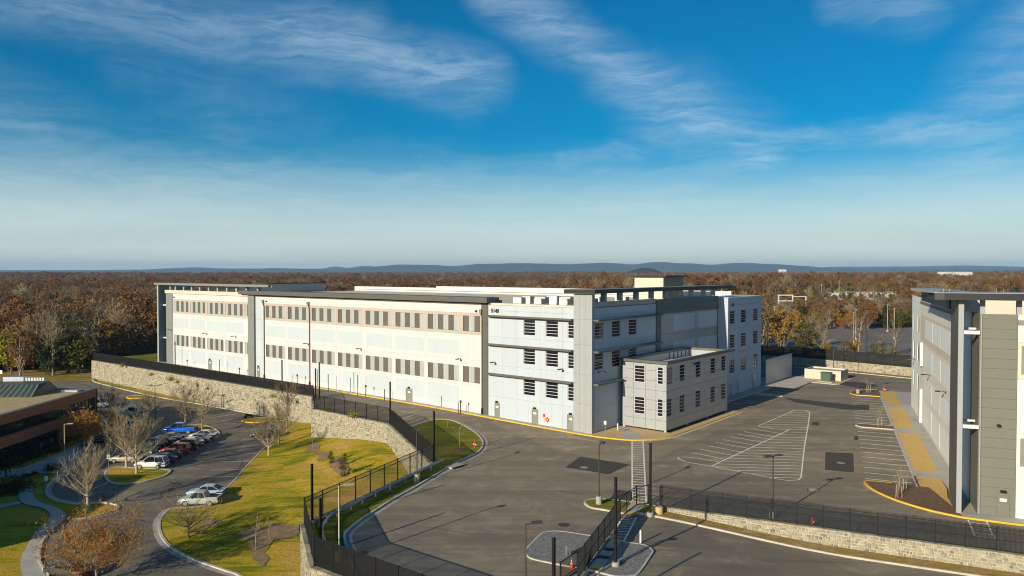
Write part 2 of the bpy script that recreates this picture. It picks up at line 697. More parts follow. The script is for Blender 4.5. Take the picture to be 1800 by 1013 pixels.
def ribbed_material(name, col, pitch, axis_rot, rough=0.6, metal=0.0, depth=0.5):
    """sheet metal with vertical ribs (fine relief)"""
    m = material(name, col, rough, metal, 0.06, 1.2)
    N = Nodes(m.node_tree)
    b = N.n['Principled BSDF']
    pos = N.new('ShaderNodeNewGeometry').outputs['Position']
    mp = N.new('ShaderNodeMapping')
    mp.inputs['Rotation'].default_value = (0, 0, axis_rot)
    N.l.new(pos, mp.inputs[0])
    w = N.new('ShaderNodeTexWave', wave_type='BANDS', bands_direction='X')
    w.inputs['Scale'].default_value = 0.314 / pitch
    N.l.new(mp.outputs[0], w.inputs['Vector'])
    bp = N.new('ShaderNodeBump')
    bp.inputs['Strength'].default_value = depth
    bp.inputs['Distance'].default_value = 0.06
    N.l.new(w.outputs['Fac'], bp.inputs['Height'])
    N.l.new(bp.outputs[0], b.inputs['Normal'])
    return m


def glass_material(name, tint=(0.012, 0.014, 0.018)):
    m = material(name, tint, 0.06, 0.0, 0.2, 0.4, spec=0.55)
    return m


def paint_material(name, col, rough=0.25):
    m = material(name, col, rough, 0.0, 0.04, 0.8, spec=0.5)
    b = m.node_tree.nodes['Principled BSDF']
    b.inputs['Coat Weight'].default_value = 0.6
    b.inputs['Coat Roughness'].default_value = 0.08
    return m


RA, RB = math.atan2(-0.63195, 0.77501), math.atan2(-0.39138, 0.92023)   # headings of the two data halls
M = {}
M['asphalt'] = asphalt_material('yard_asphalt', (0.225, 0.194, 0.142), (0.305, 0.252, 0.172), wear=1.3)
M['asphalt_dark'] = asphalt_material('fresh_asphalt', (0.068, 0.062, 0.054), (0.085, 0.075, 0.062), wear=0.3)
M['asphalt_mid'] = asphalt_material('older_asphalt_patch', (0.29, 0.24, 0.168), (0.36, 0.29, 0.195), wear=1.3)
M['asphalt_lot'] = asphalt_material('car_park_asphalt', (0.165, 0.147, 0.118), (0.22, 0.19, 0.146), wear=1.1, cracks=0.75)
M['asphalt_far'] = asphalt_material('old_car_park_asphalt', (0.20, 0.175, 0.15), (0.25, 0.21, 0.17))
M['concrete'] = material('concrete', (0.36, 0.335, 0.29), 0.85, var=0.18, scale=0.8, bump=0.2)
M['kerb'] = material('kerb_concrete', (0.5, 0.455, 0.38), 0.85, var=0.2, scale=1.1)
M['walk'] = material('pavement_concrete', (0.42, 0.395, 0.345), 0.85, var=0.15, scale=0.5)
M['yellow'] = material('yellow_paint', (0.72, 0.44, 0.035), 0.7, var=0.12, scale=1.5)
M['white_line'] = material('white_road_paint', (0.80, 0.76, 0.66), 0.8, var=0.18, scale=2.0)
M['grass'] = grass_material('lawn', (0.18, 0.22, 0.010), (0.50, 0.365, 0.024), (0.55, 0.34, 0.085), 0.58)
M['grass_green'] = grass_material('green_lawn', (0.125, 0.155, 0.012), (0.27, 0.24, 0.024), (0.36, 0.26, 0.045), 0.40)
M['grass_dry'] = grass_material('dry_turf', (0.19, 0.16, 0.025), (0.34, 0.25, 0.06), (0.36, 0.24, 0.10), 0.75)
M['mulch'] = material('mulch', (0.17, 0.098, 0.055), 0.95, var=0.4, scale=3.0, bump=0.9, bscale=12)
M['gravel_tan'] = material('tan_gravel', (0.62, 0.4, 0.12), 0.95, var=0.12, scale=2.5, bump=0.7, bscale=18)
M['gravel_pale'] = material('pale_gravel', (0.56, 0.4, 0.19), 0.95, var=0.15, scale=2.5, bump=0.7, bscale=18)
M['gravel_grey'] = material('grey_stone_gravel', (0.20, 0.20, 0.185), 0.95, var=0.55, scale=5.0, bump=1.0, bscale=9)
M['soil'] = material('forest_floor', (0.095, 0.062, 0.034), 0.95, var=0.35, scale=0.05, bump=0.4, bscale=0.6)
M['panel_warm'] = material('warm_white_precast', (0.635, 0.58, 0.585), 0.75, var=0.06, scale=0.9, streak=True)
M['panel_cool'] = material('cool_white_precast', (0.46, 0.515, 0.565), 0.75, var=0.06, scale=0.9, streak=True)
M['panel_pale_blue'] = material('pale_blue_precast', (0.475, 0.535, 0.565), 0.75, var=0.04, scale=1.2, streak=True)
M['panel_tan'] = material('tan_precast', (0.46, 0.4, 0.345), 0.8, var=0.05, scale=0.9, streak=True)
M['panel_grey'] = material('grey_metal_panel', (0.2, 0.215, 0.2), 0.6, var=0.06, scale=0.8)
M['panel_light_grey'] = material('light_grey_panel', (0.315, 0.335, 0.345), 0.6, var=0.05, scale=0.8)
M['panel_dark'] = material('dark_slate_panel', (0.1, 0.125, 0.135), 0.6, var=0.08, scale=0.8)
M['panel_stone'] = material('stone_grey_panel', (0.38, 0.375, 0.37), 0.75, var=0.05, scale=0.7)
M['panel_sage'] = material('sage_metal_siding', (0.16, 0.165, 0.135), 0.6, var=0.05, scale=0.5)
M['panel_silver'] = material('silver_metal_panel', (0.4, 0.425, 0.445), 0.42, 0.35, var=0.05, scale=0.6)
M['b_white'] = material('pale_precast', (0.78, 0.80, 0.77), 0.75, var=0.06, scale=0.9, streak=True)
M['b_warm'] = material('warm_precast', (0.76, 0.71, 0.63), 0.75, var=0.06, scale=0.9, streak=True)
M['b_tan'] = material('buff_precast', (0.66, 0.57, 0.46), 0.75, var=0.06, scale=0.9, streak=True)
M['bare_soil'] = material('bare_soil', (0.25, 0.165, 0.085), 0.95, var=0.35, scale=1.2, bump=0.7, bscale=6)
M['cream'] = material('cream_coping', (0.56, 0.52, 0.43), 0.7, var=0.05)
M['fascia'] = material('bronze_fascia', (0.125, 0.118, 0.1), 0.5, 0.2, var=0.08, scale=0.7)
M['fascia_dark'] = material('dark_bronze', (0.028, 0.031, 0.032), 0.5, 0.2, var=0.1)
M['louvre_dark'] = ribbed_material('dark_louvre', (0.12, 0.105, 0.085), 0.25, -RA, 0.6, 0.1)
M['louvre_light'] = ribbed_material('light_louvre', (0.4, 0.43, 0.43), 0.25, -RA, 0.5, 0.2)
M['louvre_grey'] = material('grey_louvre', (0.22, 0.22, 0.2), 0.6)
M['roof'] = material('roof_membrane', (0.66, 0.58, 0.45), 0.85, var=0.12, scale=0.15)
M['white_metal'] = material('white_metal', (0.62, 0.62, 0.6), 0.5, var=0.05)
M['frame_white'] = material('white_window_frame', (0.62, 0.62, 0.64), 0.5, var=0.03)
M['glass'] = glass_material('dark_glass')
M['glass_green'] = glass_material('greenish_glass', (0.05, 0.06, 0.05))
M['door'] = material('grey_steel_door', (0.21, 0.21, 0.18), 0.6, var=0.05)
M['black'] = material('black_steel', (0.014, 0.014, 0.016), 0.45, 0.3, var=0.15)
M['mesh_black'] = material('black_fence_wire', (0.016, 0.017, 0.018), 0.55, 0.2, var=0.15)
M['galv'] = material('galvanised_steel', (0.4, 0.42, 0.44), 0.45, 0.6, var=0.12, scale=2)
M['pole_grey'] = material('bronze_pole', (0.085, 0.080, 0.072), 0.5, 0.4, var=0.1)
M['pole_tan'] = material('weathered_tan_pole', (0.40, 0.36, 0.25), 0.7, var=0.1)
M['lens'] = material('lamp_lens', (0.55, 0.55, 0.52), 0.3)
M['red'] = material('red_paint', (0.48, 0.035, 0.02), 0.45)
M['orange'] = material('orange_plastic', (0.75, 0.09, 0.02), 0.5)
M['sign_white'] = material('white_sign', (0.80, 0.80, 0.80), 0.5, var=0.02)
M['sign_dark'] = material('black_lettering', (0.018, 0.018, 0.03), 0.6)
M['sign_blue'] = material('blue_sign', (0.05, 0.12, 0.35), 0.5)
M['green_box'] = material('green_enamel', (0.055, 0.095, 0.055), 0.5)
M['brick'] = material('brown_brick', (0.26, 0.115, 0.065), 0.9, var=0.2, scale=2.5, bump=0.4)
M['roof_gravel'] = material('tan_roof_gravel', (0.44, 0.33, 0.17), 0.95, var=0.22, scale=0.6, bump=0.4)
M['seam_green'] = material('green_standing_seam', (0.24, 0.30, 0.25), 0.45, 0.4, var=0.06)
M['seam_dark'] = material('dark_green_standing_seam', (0.085, 0.10, 0.085), 0.5, 0.3)
M['stone'] = stone_material('wall_stone', [(0.25, 0.228, 0.16), (0.40, 0.355, 0.245), (0.30, 0.283, 0.215), (0.48, 0.43, 0.31), (0.175, 0.165, 0.135), (0.42, 0.37, 0.26)])
M['mortar'] = material('mortar', (0.4, 0.365, 0.28), 0.95, var=0.25, scale=1.5, bump=0.4)
M['bark'] = material('grey_bark', (0.27, 0.22, 0.16), 0.9, var=0.25, scale=3.0)
M['bark_pale'] = material('pale_bark', (0.46, 0.38, 0.26), 0.9, var=0.25, scale=3.0)
M['bark_dark'] = material('dark_bark', (0.10, 0.078, 0.058), 0.9, var=0.25, scale=3.0)
M['twig'] = foliage_material('twigs', [(0.27, 0.225, 0.14), (0.37, 0.31, 0.19), (0.44, 0.37, 0.225)], 0.2)
M['twig_grey'] = foliage_material('grey_twigs', [(0.19, 0.15, 0.105), (0.28, 0.22, 0.15), (0.33, 0.265, 0.18)], 0.25)
M['leaf_rust'] = foliage_material('rust_leaves', [(0.15, 0.072, 0.028), (0.23, 0.112, 0.040), (0.30, 0.150, 0.052), (0.22, 0.125, 0.055)]) if True else foliage_material('x', [(0.145, 0.064, 0.026), (0.239, 0.104, 0.038), (0.312, 0.142, 0.049), (0.217, 0.119, 0.055)])
M['leaf_brown'] = foliage_material('brown_leaves', [(0.123, 0.072, 0.038), (0.196, 0.116, 0.058), (0.246, 0.16, 0.08), (0.174, 0.116, 0.065)])
M['leaf_gold'] = foliage_material('golden_leaves', [(0.29, 0.167, 0.026), (0.392, 0.232, 0.041), (0.319, 0.232, 0.051)])
M['leaf_orange'] = foliage_material('orange_leaves', [(0.28, 0.125, 0.030), (0.42, 0.20, 0.045), (0.52, 0.28, 0.07)]) if True else foliage_material('x', [(0.29, 0.109, 0.023), (0.406, 0.167, 0.041), (0.435, 0.203, 0.065)])
M['leaf_olive'] = foliage_material('olive_leaves', [(0.08, 0.084, 0.02), (0.123, 0.123, 0.029), (0.174, 0.152, 0.041)])
M['leaf_green'] = foliage_material('dark_green_needles', [(0.045, 0.062, 0.022), (0.065, 0.085, 0.028), (0.09, 0.11, 0.034)]) if True else foliage_material('x', [(0.029, 0.049, 0.017), (0.046, 0.072, 0.026), (0.065, 0.09, 0.029)])
M['leaf_lime'] = foliage_material('yellow_green_leaves', [(0.29, 0.29, 0.029), (0.406, 0.377, 0.043), (0.232, 0.246, 0.029)])
M['shrub'] = foliage_material('shrub_leaves', [(0.045, 0.045, 0.014), (0.065, 0.06, 0.018), (0.08, 0.07, 0.024)])
M['tyre'] = material('tyre_rubber', (0.014, 0.014, 0.014), 0.8)
M['rim'] = material('alloy_rim', (0.42, 0.42, 0.43), 0.35, 0.7)
M['car_glass'] = glass_material('car_glass', (0.010, 0.012, 0.016))
M['headlamp'] = material('headlamp', (0.75, 0.75, 0.72), 0.15)
M['taillamp'] = material('tail_lamp', (0.35, 0.012, 0.010), 0.25)

# ================================================================== frames of the two data halls
OA, OB = Vector((11.588, 107.345, 0)), Vector((43.24, 71.73, 0))
MA = Matrix.Translation(OA) @ Matrix.Rotation(RA, 4, 'Z')
MBm = Matrix.Translation(OB) @ Matrix.Rotation(RB, 4, 'Z')
MAi, MBi = MA.inverted(), MBm.inverted()


def Aw(x, y, z=0.0):
    return MA @ Vector((x, y, z))


def Bw(x, y, z=0.0):
    return MBm @ Vector((x, y, z))


def yard_z(x, y):
    """the drive rises a little along the long front of the white hall"""
    p = MAi @ Vector((x, y, 0))
    return 0.5 * smooth(-p.x, 0, 40) * smooth(p.y, -16, -3)


def road_z(x, y=0):
    return -1.25 * smooth(x, 11, 30)


def wall_line(x):
    return 72.8 - (x - 14.5) * 0.4664


# edge of the raised yard: the line of the security fence, then round the back
F1, F2, F3, F4, F5, F6, F7 = (Vector((x, y, 0)) for x, y in
    ((-110.4, 195.5), (-37.3, 138.5), (-33.7, 125.9), (-19.0, 113.6), (-9.8, 89.7), (-19.4, 68.1), (-15.9, 58.3)))
F8 = Vector((3.0, 43.6, 0))
BACK = [Vector((63.6, 190.5, 0)), Vector((69.8, 187.5, 0)), Vector((75.2, 182.5, 0)), Vector((88.8, 167.0, 0)), Vector((120, 132, 0))]
yard_outline = [F1, F2, F3, F4, F5, F6, F7, F8, Vector((8, 39.7, 0)), Vector((8, wall_line(8), 0)), Vector((45, wall_line(45), 0)),
                Vector((130, 20, 0)), Vector((150, 100, 0)), BACK[4], BACK[3], BACK[2], BACK[1], BACK[0],
                Vector((20, 225, 0)), Vector((-30, 262, 0)), Vector((-62, 262, 0))]


def in_poly(x, y, poly):
    c = False
    n = len(poly)
    for i in range(n):
        a, b = poly[i], poly[i - 1]
        if (a.y > y) != (b.y > y) and x < (b.x - a.x) * (y - a.y) / (b.y - a.y) + a.x:
            c = not c
    return c


def hill_noise(x, y):
    return (math.sin(x * 0.0021 + 1.3) * math.cos(y * 0.0017 - 0.6) + 0.5 * math.sin(x * 0.0051 - y * 0.0037 + 2.0))


def terrain(x, y):
    z = lot_z(min(max(y, 30), 190)) - 0.30
    w = smooth(x, 35, 75) * smooth(y, 120, 165)
    z = z * (1 - w) + 1.9 * w
    d = math.hypot(x, y)
    far = smooth(d, 350, 1600)
    z = z * (1 - far * 0.7) + far * (hill_noise(x, y) * 5.0 - 2.0)
    return z


def _graded(lo, hi, fine, n_fine, grow):
    a, s = [0.0], fine
    while a[-1] < hi:
        if len(a) > n_fine:
            s *= grow
        a.append(a[-1] + s)
    b, s = [0.0], fine
    while b[-1] > lo:
        if len(b) > n_fine:
            s *= grow
        b.append(b[-1] - s)
    return sorted(set(a + b))


gx = _graded(-16000, 16000, 6.0, 26, 1.10)
gy = [y + 120 for y in _graded(-420, 17000, 6.0, 24, 1.10)]
tv, tf = [], []
for j, y in enumerate(gy):
    for i, x in enumerate(gx):
        inside = abs(x) < 170 and -40 < y < 280 and (in_poly(x, y, yard_outline) or (x > 2 and y < 150 and y < wall_line(x) + 4 and x < 170))
        if not inside and abs(x) < 170 and 150 < y < 215 and x > 40:      # a margin behind the far wall
            inside = any(in_poly(x + dx, y + dy, yard_outline) for dx, dy in ((-7, -5), (-4, -8), (0, -8)))
        tv.append((x, y, -9.0 if inside else terrain(x, y)))
nx = len(gx)
for j in range(len(gy) - 1):
    for i in range(nx - 1):
        tf.append((j * nx + i, j * nx + i + 1, (j + 1) * nx + i + 1, (j + 1) * nx + i))
me = bpy.data.meshes.new('ground')
me.from_pydata(tv, [], tf)
me.materials.append(M['soil'])
me.polygons.foreach_set('use_smooth', [True] * len(me.polygons))
struct(link('ground', me))

# ---------------------------------------------------------------- the raised yard
yard = struct(sheet('yard_pavement', yard_outline, M['asphalt'], zf=yard_z, step=5.0))
ribbon_z = 0.004


def yz(p, dz=0.0):
    return Vector((p.x, p.y, yard_z(p.x, p.y) + dz))


def patch(name, pix, mat, dz=0.004, parent=yard):
    return sheet(name, [G(u, v) for u, v in pix], mat, parent, zf=lambda x, y: yard_z(x, y) + dz, step=4.0)


# older, paler asphalt against the white hall, then darker repairs
patch('asphalt_patch', [(860, 744), (985, 794), (1108, 817), (1136, 818), (1180, 795), (1304, 738), (1357, 714), (1300, 722), (1180, 772), (1110, 778), (1042, 768), (950, 752)], M['asphalt_mid'])
patch('asphalt_patch', [(993, 822), (1020, 803), (1107, 817), (1070, 834)], M['asphalt_dark'], 0.009)
patch('asphalt_patch', [(1072, 877), (1084, 861), (1111, 865), (1111, 880)], M['asphalt_dark'], 0.009)
patch('asphalt_patch', [(1451, 795), (1500, 797), (1501, 831), (1450, 826)], M['asphalt_dark'], 0.009)
patch('asphalt_patch', [(1427, 742), (1440, 742), (1439, 749), (1428, 747)], M['asphalt_dark'], 0.009)
patch('asphalt_patch', [(1502, 767), (1508, 767), (1509, 774), (1502, 774)], M['asphalt_dark'], 0.009)
patch('asphalt_patch', [(1419, 858), (1440, 860), (1441, 865), (1419, 863)], M['asphalt_dark'], 0.009)
patch('asphalt_patch', [(1376, 699), (1500, 712), (1528, 712), (1528, 722), (1482, 720), (1400, 708)], M['asphalt_dark'], 0.009)
patch('asphalt_patch', [(1462, 674), (1500, 671), (1545, 677), (1520, 684)], M['asphalt_dark'], 0.009)
for u, v, r in ((1027, 822, 0.45), (991, 923, 0.55), (1478, 814, 0.5), (1430, 861.5, 0.55), (893, 750, 0.4)):
    p = G(u, v)
    MB().lathe([(r, 0), (r, 0.025)], p.x, p.y, 18).build('manhole_cover', M['concrete'] if u == 1430 else M['asphalt_mid'] if u != 991 else M['asphalt_dark'], yard)

# ---------------------------------------------------------------- kerbs and green islands inside the yard
kp = [(640, 1030), (622, 1000), (615, 972), (609, 957), (607, 942), (617, 930), (640, 912), (665, 896), (690, 880), (725, 861), (750, 846), (775, 831), (800, 816), (824, 805), (842, 795), (849, 785), (848, 774), (836, 762), (812, 749), (790, 742), (765, 741), (745, 745), (722, 752)]
kerb_path = [yz(p) for p in catmull([G(u, v) for u, v in kp], 4)]
inner = [F4 + Vector((0.6, 0.3, 0)), F5 + Vector((0.6, 0, 0)), F6 + Vector((0.5, 0, 0)), F7 + Vector((0.3, 0.4, 0)), Vector((-9, 52.6, 0))]
isl = [Vector(p) for p in kerb_path] + [F4.copy() + Vector((1.0, -0.6, 0)), Vector((-9.0, 90.3, 0)), Vector((-18.6, 68.4, 0)), Vector((-15.4, 59.0, 0)), Vector((-10, 53.8, 0))]
struct(sheet('island_lawn', isl, M['grass_green'], zf=lambda x, y: yard_z(x, y) + 0.11, step=4.0))
kerb = struct(ribbon('kerb', kerb_path, -0.02, 0.20, 0.15, M['kerb']))
ribbon('gutter', kerb_path, -0.62, -0.02, 0.006, M['concrete'], kerb, lift=0.002)

# ---------------------------------------------------------------- along the white hall: pavement, yellow kerb
fr = [Aw(x, -1.25) for x in (-131, -120, -105, -90, -75, -60, -45, -35, -28, -22, -16, -11, -6, -1)]
fr = [Vector((p.x, p.y, yard_z(p.x, p.y))) for p in fr]
walk = struct(ribbon('pavement', fr, 0.16, 1.45, 0.15, M['walk']))
struct(ribbon('yellow_kerb', fr, 0.0, 0.16, 0.16, M['yellow']))
ap = [(-1, -1.25), (1.2, -1.25), (3.8, -0.85), (6.2, -0.1), (8.2, 1.8), (9.4, 4.4), (9.75, 8), (9.75, 18), (9.75, 29.0), (9.4, 30.2)]
app = catmull([Aw(x, y) for x, y in ap], 4)
struct(sheet('gravel_apron', app + [Aw(8.6, 30.2), Aw(8.6, 7.6), Aw(0.1, 7.6), Aw(0.1, 0.05), Aw(-1, 0.05)], M['gravel_pale'], z=0.13))
k2 = struct(ribbon('yellow_kerb', app, 0.0, 0.17, 0.16, M['yellow']))
ribbon('gutter', app[12:], -0.55, -0.0, 0.006, M['kerb'], k2, lift=0.010)
struct(sheet('footpath', [Aw(5.5, -0.25), Aw(7.7, 1.2), Aw(4.6, 4.6), Aw(2.6, 6.2), Aw(0.9, 6.2), Aw(0.9, 5.2), Aw(3.2, 3.2)], M['walk'], z=0.145))

# pavement, bays and pads along the blue-grey end of the white hall
struct(sheet('pavement', [Aw(2.05, 30.3), Aw(4.3, 30.3), Aw(4.3, 60.5), Aw(2.05, 60.5)], M['walk'], z=0.14))
struct(sheet('service_pad', [Aw(2.05, 60.6), Aw(8.6, 60.6), Aw(8.2, 79.0), Aw(-2.0, 79.0), Aw(-2.0, 60.6)], M['kerb'], z=0.15))
k3 = struct(ribbon('kerb', [Aw(4.45, 30.3), Aw(4.45, 60.5)], 0.0, 0.16, 0.15, M['kerb']))
for q in (34, 36.7, 39.4, 42.1, 44.8, 47.5, 52.4, 55.1, 57.8):
    ribbon('painted_line', [Aw(4.5, q, 0), Aw(9.6, q, 0)], -0.06, 0.06, 0.012, M['white_line'], yard)
g4 = sheet('bay_island', [Aw(4.6, 49.3), Aw(9.0, 49.3), Aw(9.8, 50.2), Aw(9.0, 51.2), Aw(4.6, 51.2)], M['gravel_pale'], z=0.13)
struct(g4)
struct(ribbon('kerb', [Aw(4.6, 49.2), Aw(9.0, 49.2), Aw(9.9, 50.2), Aw(9.0, 51.3), Aw(4.6, 51.3)], 0, 0.16, 0.15, M['kerb']))

# ---------------------------------------------------------------- along the right-hand hall
bk = lambda x, y: Bw(x, y)
mul1 = catmull([bk(-2.6, 8.7), bk(-5.2, 9.1), bk(-7.6, 8.9), bk(-7.7, 7.6), bk(-6.9, 5.2), bk(-5.0, 2.4), bk(-2.4, 0.2), bk(0.2, -0.95)], 4)
struct(sheet('mulch_bed', mul1 + [bk(-0.4, 3.0), bk(-1.6, 8.7)], M['mulch'], z=0.14))
struct(sheet('gravel_bed', [bk(0.2, -0.9), bk(-0.4, 3.0), bk(-1.6, 8.7), bk(-2.45, 8.8), bk(-2.45, 13.2), bk(0.0, 13.3), bk(0.1, 9.0), bk(-0.3, 5), bk(0.25, 5.0), bk(0.3, -0.9)], M['gravel_tan'], z=0.15))
for y0, y1 in ((16.0, 38.4), (42.2, 60.5), (63.8, 79.5)):
    struct(sheet('gravel_bed', [bk(-2.35, y0), bk(0.15, y0), bk(0.15, y1), bk(-2.35, y1)], M['gravel_tan'], z=0.15))
struct(sheet('pavement', [bk(-2.65, 13.2), bk(0.0, 13.3), bk(0.25, 9), bk(-0.1, 5.2), bk(1.6, 5.0), bk(1.6, 64), bk(4.5, 64.5), bk(4.5, 80), bk(-2.65, 80.0)], M['walk'], z=0.138))
struct(sheet('pavement', [bk(0.26, -1.15), bk(30, -1.0), bk(30, 0.52), bk(1.6, 0.55), bk(1.6, 5.0), bk(0.26, 5.0)], M['walk'], z=0.134))
struct(sheet('mulch_bed', [bk(-7.3, 41.2), bk(-7.7, 41.8), bk(-7.3, 43.4), bk(-2.7, 43.4), bk(-2.7, 41.0)], M['mulch'], z=0.14))
struct(sheet('mulch_bed', [bk(-6.9, 73.0), bk(-7.7, 74.6), bk(-7.2, 78.2), bk(-5.2, 80.5), bk(-2.7, 81.0), bk(-2.7, 73.0)], M['mulch'], z=0.14))
struct(ribbon('yellow_kerb', [p for p in mul1[4:]] + [bk(4, -1.25), bk(30, -1.15)], 0.0, -0.18, 0.16, M['yellow']))
struct(ribbon('kerb', [bk(-2.66, 9.0), bk(-2.66, 41)], 0, 0.14, 0.15, M['kerb']))
struct(ribbon('kerb', [bk(-2.66, 43.4), bk(-2.66, 73)], 0, 0.14, 0.15, M['kerb']))
struct(ribbon('kerb', [bk(-2.7, 40.9), bk(-7.0, 41.0), bk(-7.8, 41.8), bk(-7.4, 43.5), bk(-2.7, 43.5)], 0, 0.15, 0.15, M['kerb']))
struct(ribbon('kerb', [bk(-2.7, 72.9), bk(-6.9, 72.9), bk(-7.8, 74.6), bk(-7.3, 78.3), bk(-5.2, 80.7), bk(-2.7, 81.2)], 0, 0.15, 0.15, M['yellow']))
for k in range(12):
    q = 10.4 + k * 2.72
    if q < 40.5:
        ribbon('painted_line', [bk(-7.75, q), bk(-2.75, q)], -0.085, 0.085, 0.008, M['white_line'], yard)
for k in range(10):
    q = 45.4 + k * 2.72
    ribbon('painted_line', [bk(-7.75, q), bk(-2.75, q)], -0.085, 0.085, 0.008, M['white_line'], yard)
# crossing by the fence
for x in (0.55, 2.05):
    ribbon('painted_line', [bk(x, -1.45), bk(x - 0.15, -6.3)], -0.07, 0.07, 0.008, M['white_line'], yard)
for k in range(5):
    ribbon('painted_line', [bk(0.55 - 0.03 * k, -2.2 - k), bk(2.05 - 0.03 * k, -2.2 - k)], -0.07, 0.07, 0.010, M['white_line'], yard)

# ---------------------------------------------------------------- hatched island of paint in the yard
_ho = [(1191, 806), (1200, 803), (1225, 805), (1265, 813), (1333, 749), (1395, 722), (1405, 721), (1418, 722), (1423.5, 726), (1421, 745), (1414, 785), (1408, 840), (1403, 844), (1385, 845), (1365, 842), (1250, 820), (1205, 812)]
out_pix = [(1191, 806), (1205, 812), (1250, 820), (1365, 842), (1385, 845), (1403, 844), (1408, 840), (1414, 785), (1421, 745), (1423.5, 726), (1418, 722), (1405, 721), (1395, 722), (1333, 749)]
loop = [G(u, v) for u, v in out_pix]
ribbon('painted_line', loop, -0.08, 0.08, 0.008, M['white_line'], yard)
ribbon('painted_line', [G(1333, 749), G(1340, 751.5), G(1387, 756.5)], -0.07, 0.07, 0.008, M['white_line'], yard)
ribbon('painted_line', [G(1191, 806), G(1194, 804), G(1203, 803.5), G(1222, 805), G(1262, 812)], -0.07, 0.07, 0.008, M['white_line'], yard)
diag0, diag1 = G(1250, 820), G(1387, 756)
ribbon('painted_line', [diag0, diag1], -0.09, 0.09, 0.010, M['white_line'], yard)
left_tips = [(1216, 796), (1231, 790), (1245, 784), (1258, 778), (1271, 773), (1284, 768), (1296, 763), (1308, 759), (1320, 754)]
hz_dir = (G(1262, 805) - G(1216, 796)).normalized()
for u, v in left_tips:
    a = G(u, v)
    # run to the diagonal
    e = diag1 - diag0
    den = hz_dir.x * e.y - hz_dir.y * e.x
    t = ((diag0.x - a.x) * e.y - (diag0.y - a.y) * e.x) / den
    ribbon('painted_line', [a, a + hz_dir * t], -0.085, 0.085, 0.008, M['white_line'], yard)


def clip_loop(p, d, poly):
    hits = []
    n = len(poly)
    for i in range(n):
        a, b = poly[i], poly[(i + 1) % n]
        e = b - a
        den = d.x * e.y - d.y * e.x
        if abs(den) < 1e-9:
            continue
        t = ((a.x - p.x) * e.y - (a.y - p.y) * e.x) / den
        s = ((a.x - p.x) * d.y - (a.y - p.y) * d.x) / den
        if 0 <= s <= 1:
            hits.append(t)
    return sorted(hits)


hatch_poly = [diag0] + [G(u, v) for u, v in out_pix[2:13]] + [G(1333, 749), diag1]
hd = (G(1410, 800) - G(1310, 797.5)).normalized()
for k in range(26):
    v = 726 + (k / 25.0) ** 1.18 * 115
    p = G(1412, v)
    h = clip_loop(p, hd, hatch_poly)
    if len(h) >= 2:
        ribbon('painted_line', [p + hd * h[0], p + hd * h[-1]], -0.075, 0.075, 0.008, M['white_line'], yard)

# ladder crossing from the annex to the gate
cA, cB, cC, cD = G(1111, 776), G(1130.5, 776), G(1111.5, 884), G(1136, 887)
ribbon('painted_line', [cA, cC], -0.09, 0.09, 0.009, M['white_line'], yard)
ribbon('painted_line', [cB, cD], -0.09, 0.09, 0.009, M['white_line'], yard)
for k in range(27):
    t = (k + 0.5) / 27
    ribbon('painted_line', [cA.lerp(cC, t), cB.lerp(cD, t)], -0.09, 0.09, 0.012, M['white_line'], yard)
# bays on the upper drive beside the lawn
for k in range(4):
    a = G(680 + k * 17, 737 + k * 5)
    d = (G(710, 731) - G(690, 737)).normalized()
    ribbon('painted_line', [yz(a), yz(a + d * 5.0)], -0.06, 0.06, 0.010, M['white_line'], yard)

# ---------------------------------------------------------------- gate island, gravel island, entrance road
gi = catmull([G(u, v) for u, v in ((1026, 886), (1030, 881), (1045, 878.5), (1075, 879.5), (1111, 884.5), (1136, 888), (1160, 892), (1161, 901), (1152, 907), (1120, 904), (1095, 904), (1060, 898), (1038, 894))], 3, True)
struct(sheet('island_lawn', gi, M['grass_green'], z=0.12))
struct(ribbon('kerb', gi, -0.02, -0.20, 0.15, M['kerb'], closed=True))
struct(sheet('footpath', [G(1112, 884), G(1136, 888), G(1116, 909), G(1095, 906)], M['walk'], z=0.165))
for q in ((1113, 884.5, 1134, 887.8, 1131, 890.5, 1110, 887.5), (1102, 899.5, 1125, 903, 1122, 907, 1097, 904)):
    sheet('tactile_strip', [G(q[i], q[i + 1]) for i in (0, 2, 4, 6)], M['yellow'], bpy.data.objects['footpath.001'], z=0.171)
gv = catmull([G(u, v) for u, v in ((926, 969), (935, 958), (952, 941), (962, 937), (985, 936), (1040, 944), (1100, 955), (1132, 960), (1145, 969), (1142, 977), (1122, 1006), (1110, 1013), (1080, 1013), (1040, 1003), (1000, 996), (945, 985), (930, 979))], 3, True)
struct(sheet('gravel_island', gv, M['gravel_grey'], z=0.08))
struct(ribbon('kerb', gv, 0.0, 0.16, 0.10, M['kerb'], closed=True))
service_outline = [Vector((8, wall_line(8), 0)), Vector((45, wall_line(45), 0)), Vector((110, wall_line(110), 0)), Vector((110, -40, 0)), Vector((8, -40, 0))]
service = struct(sheet('entrance_road', service_outline, M['asphalt'], zf=lambda x, y: road_z(x) - 0.002, step=3.0))
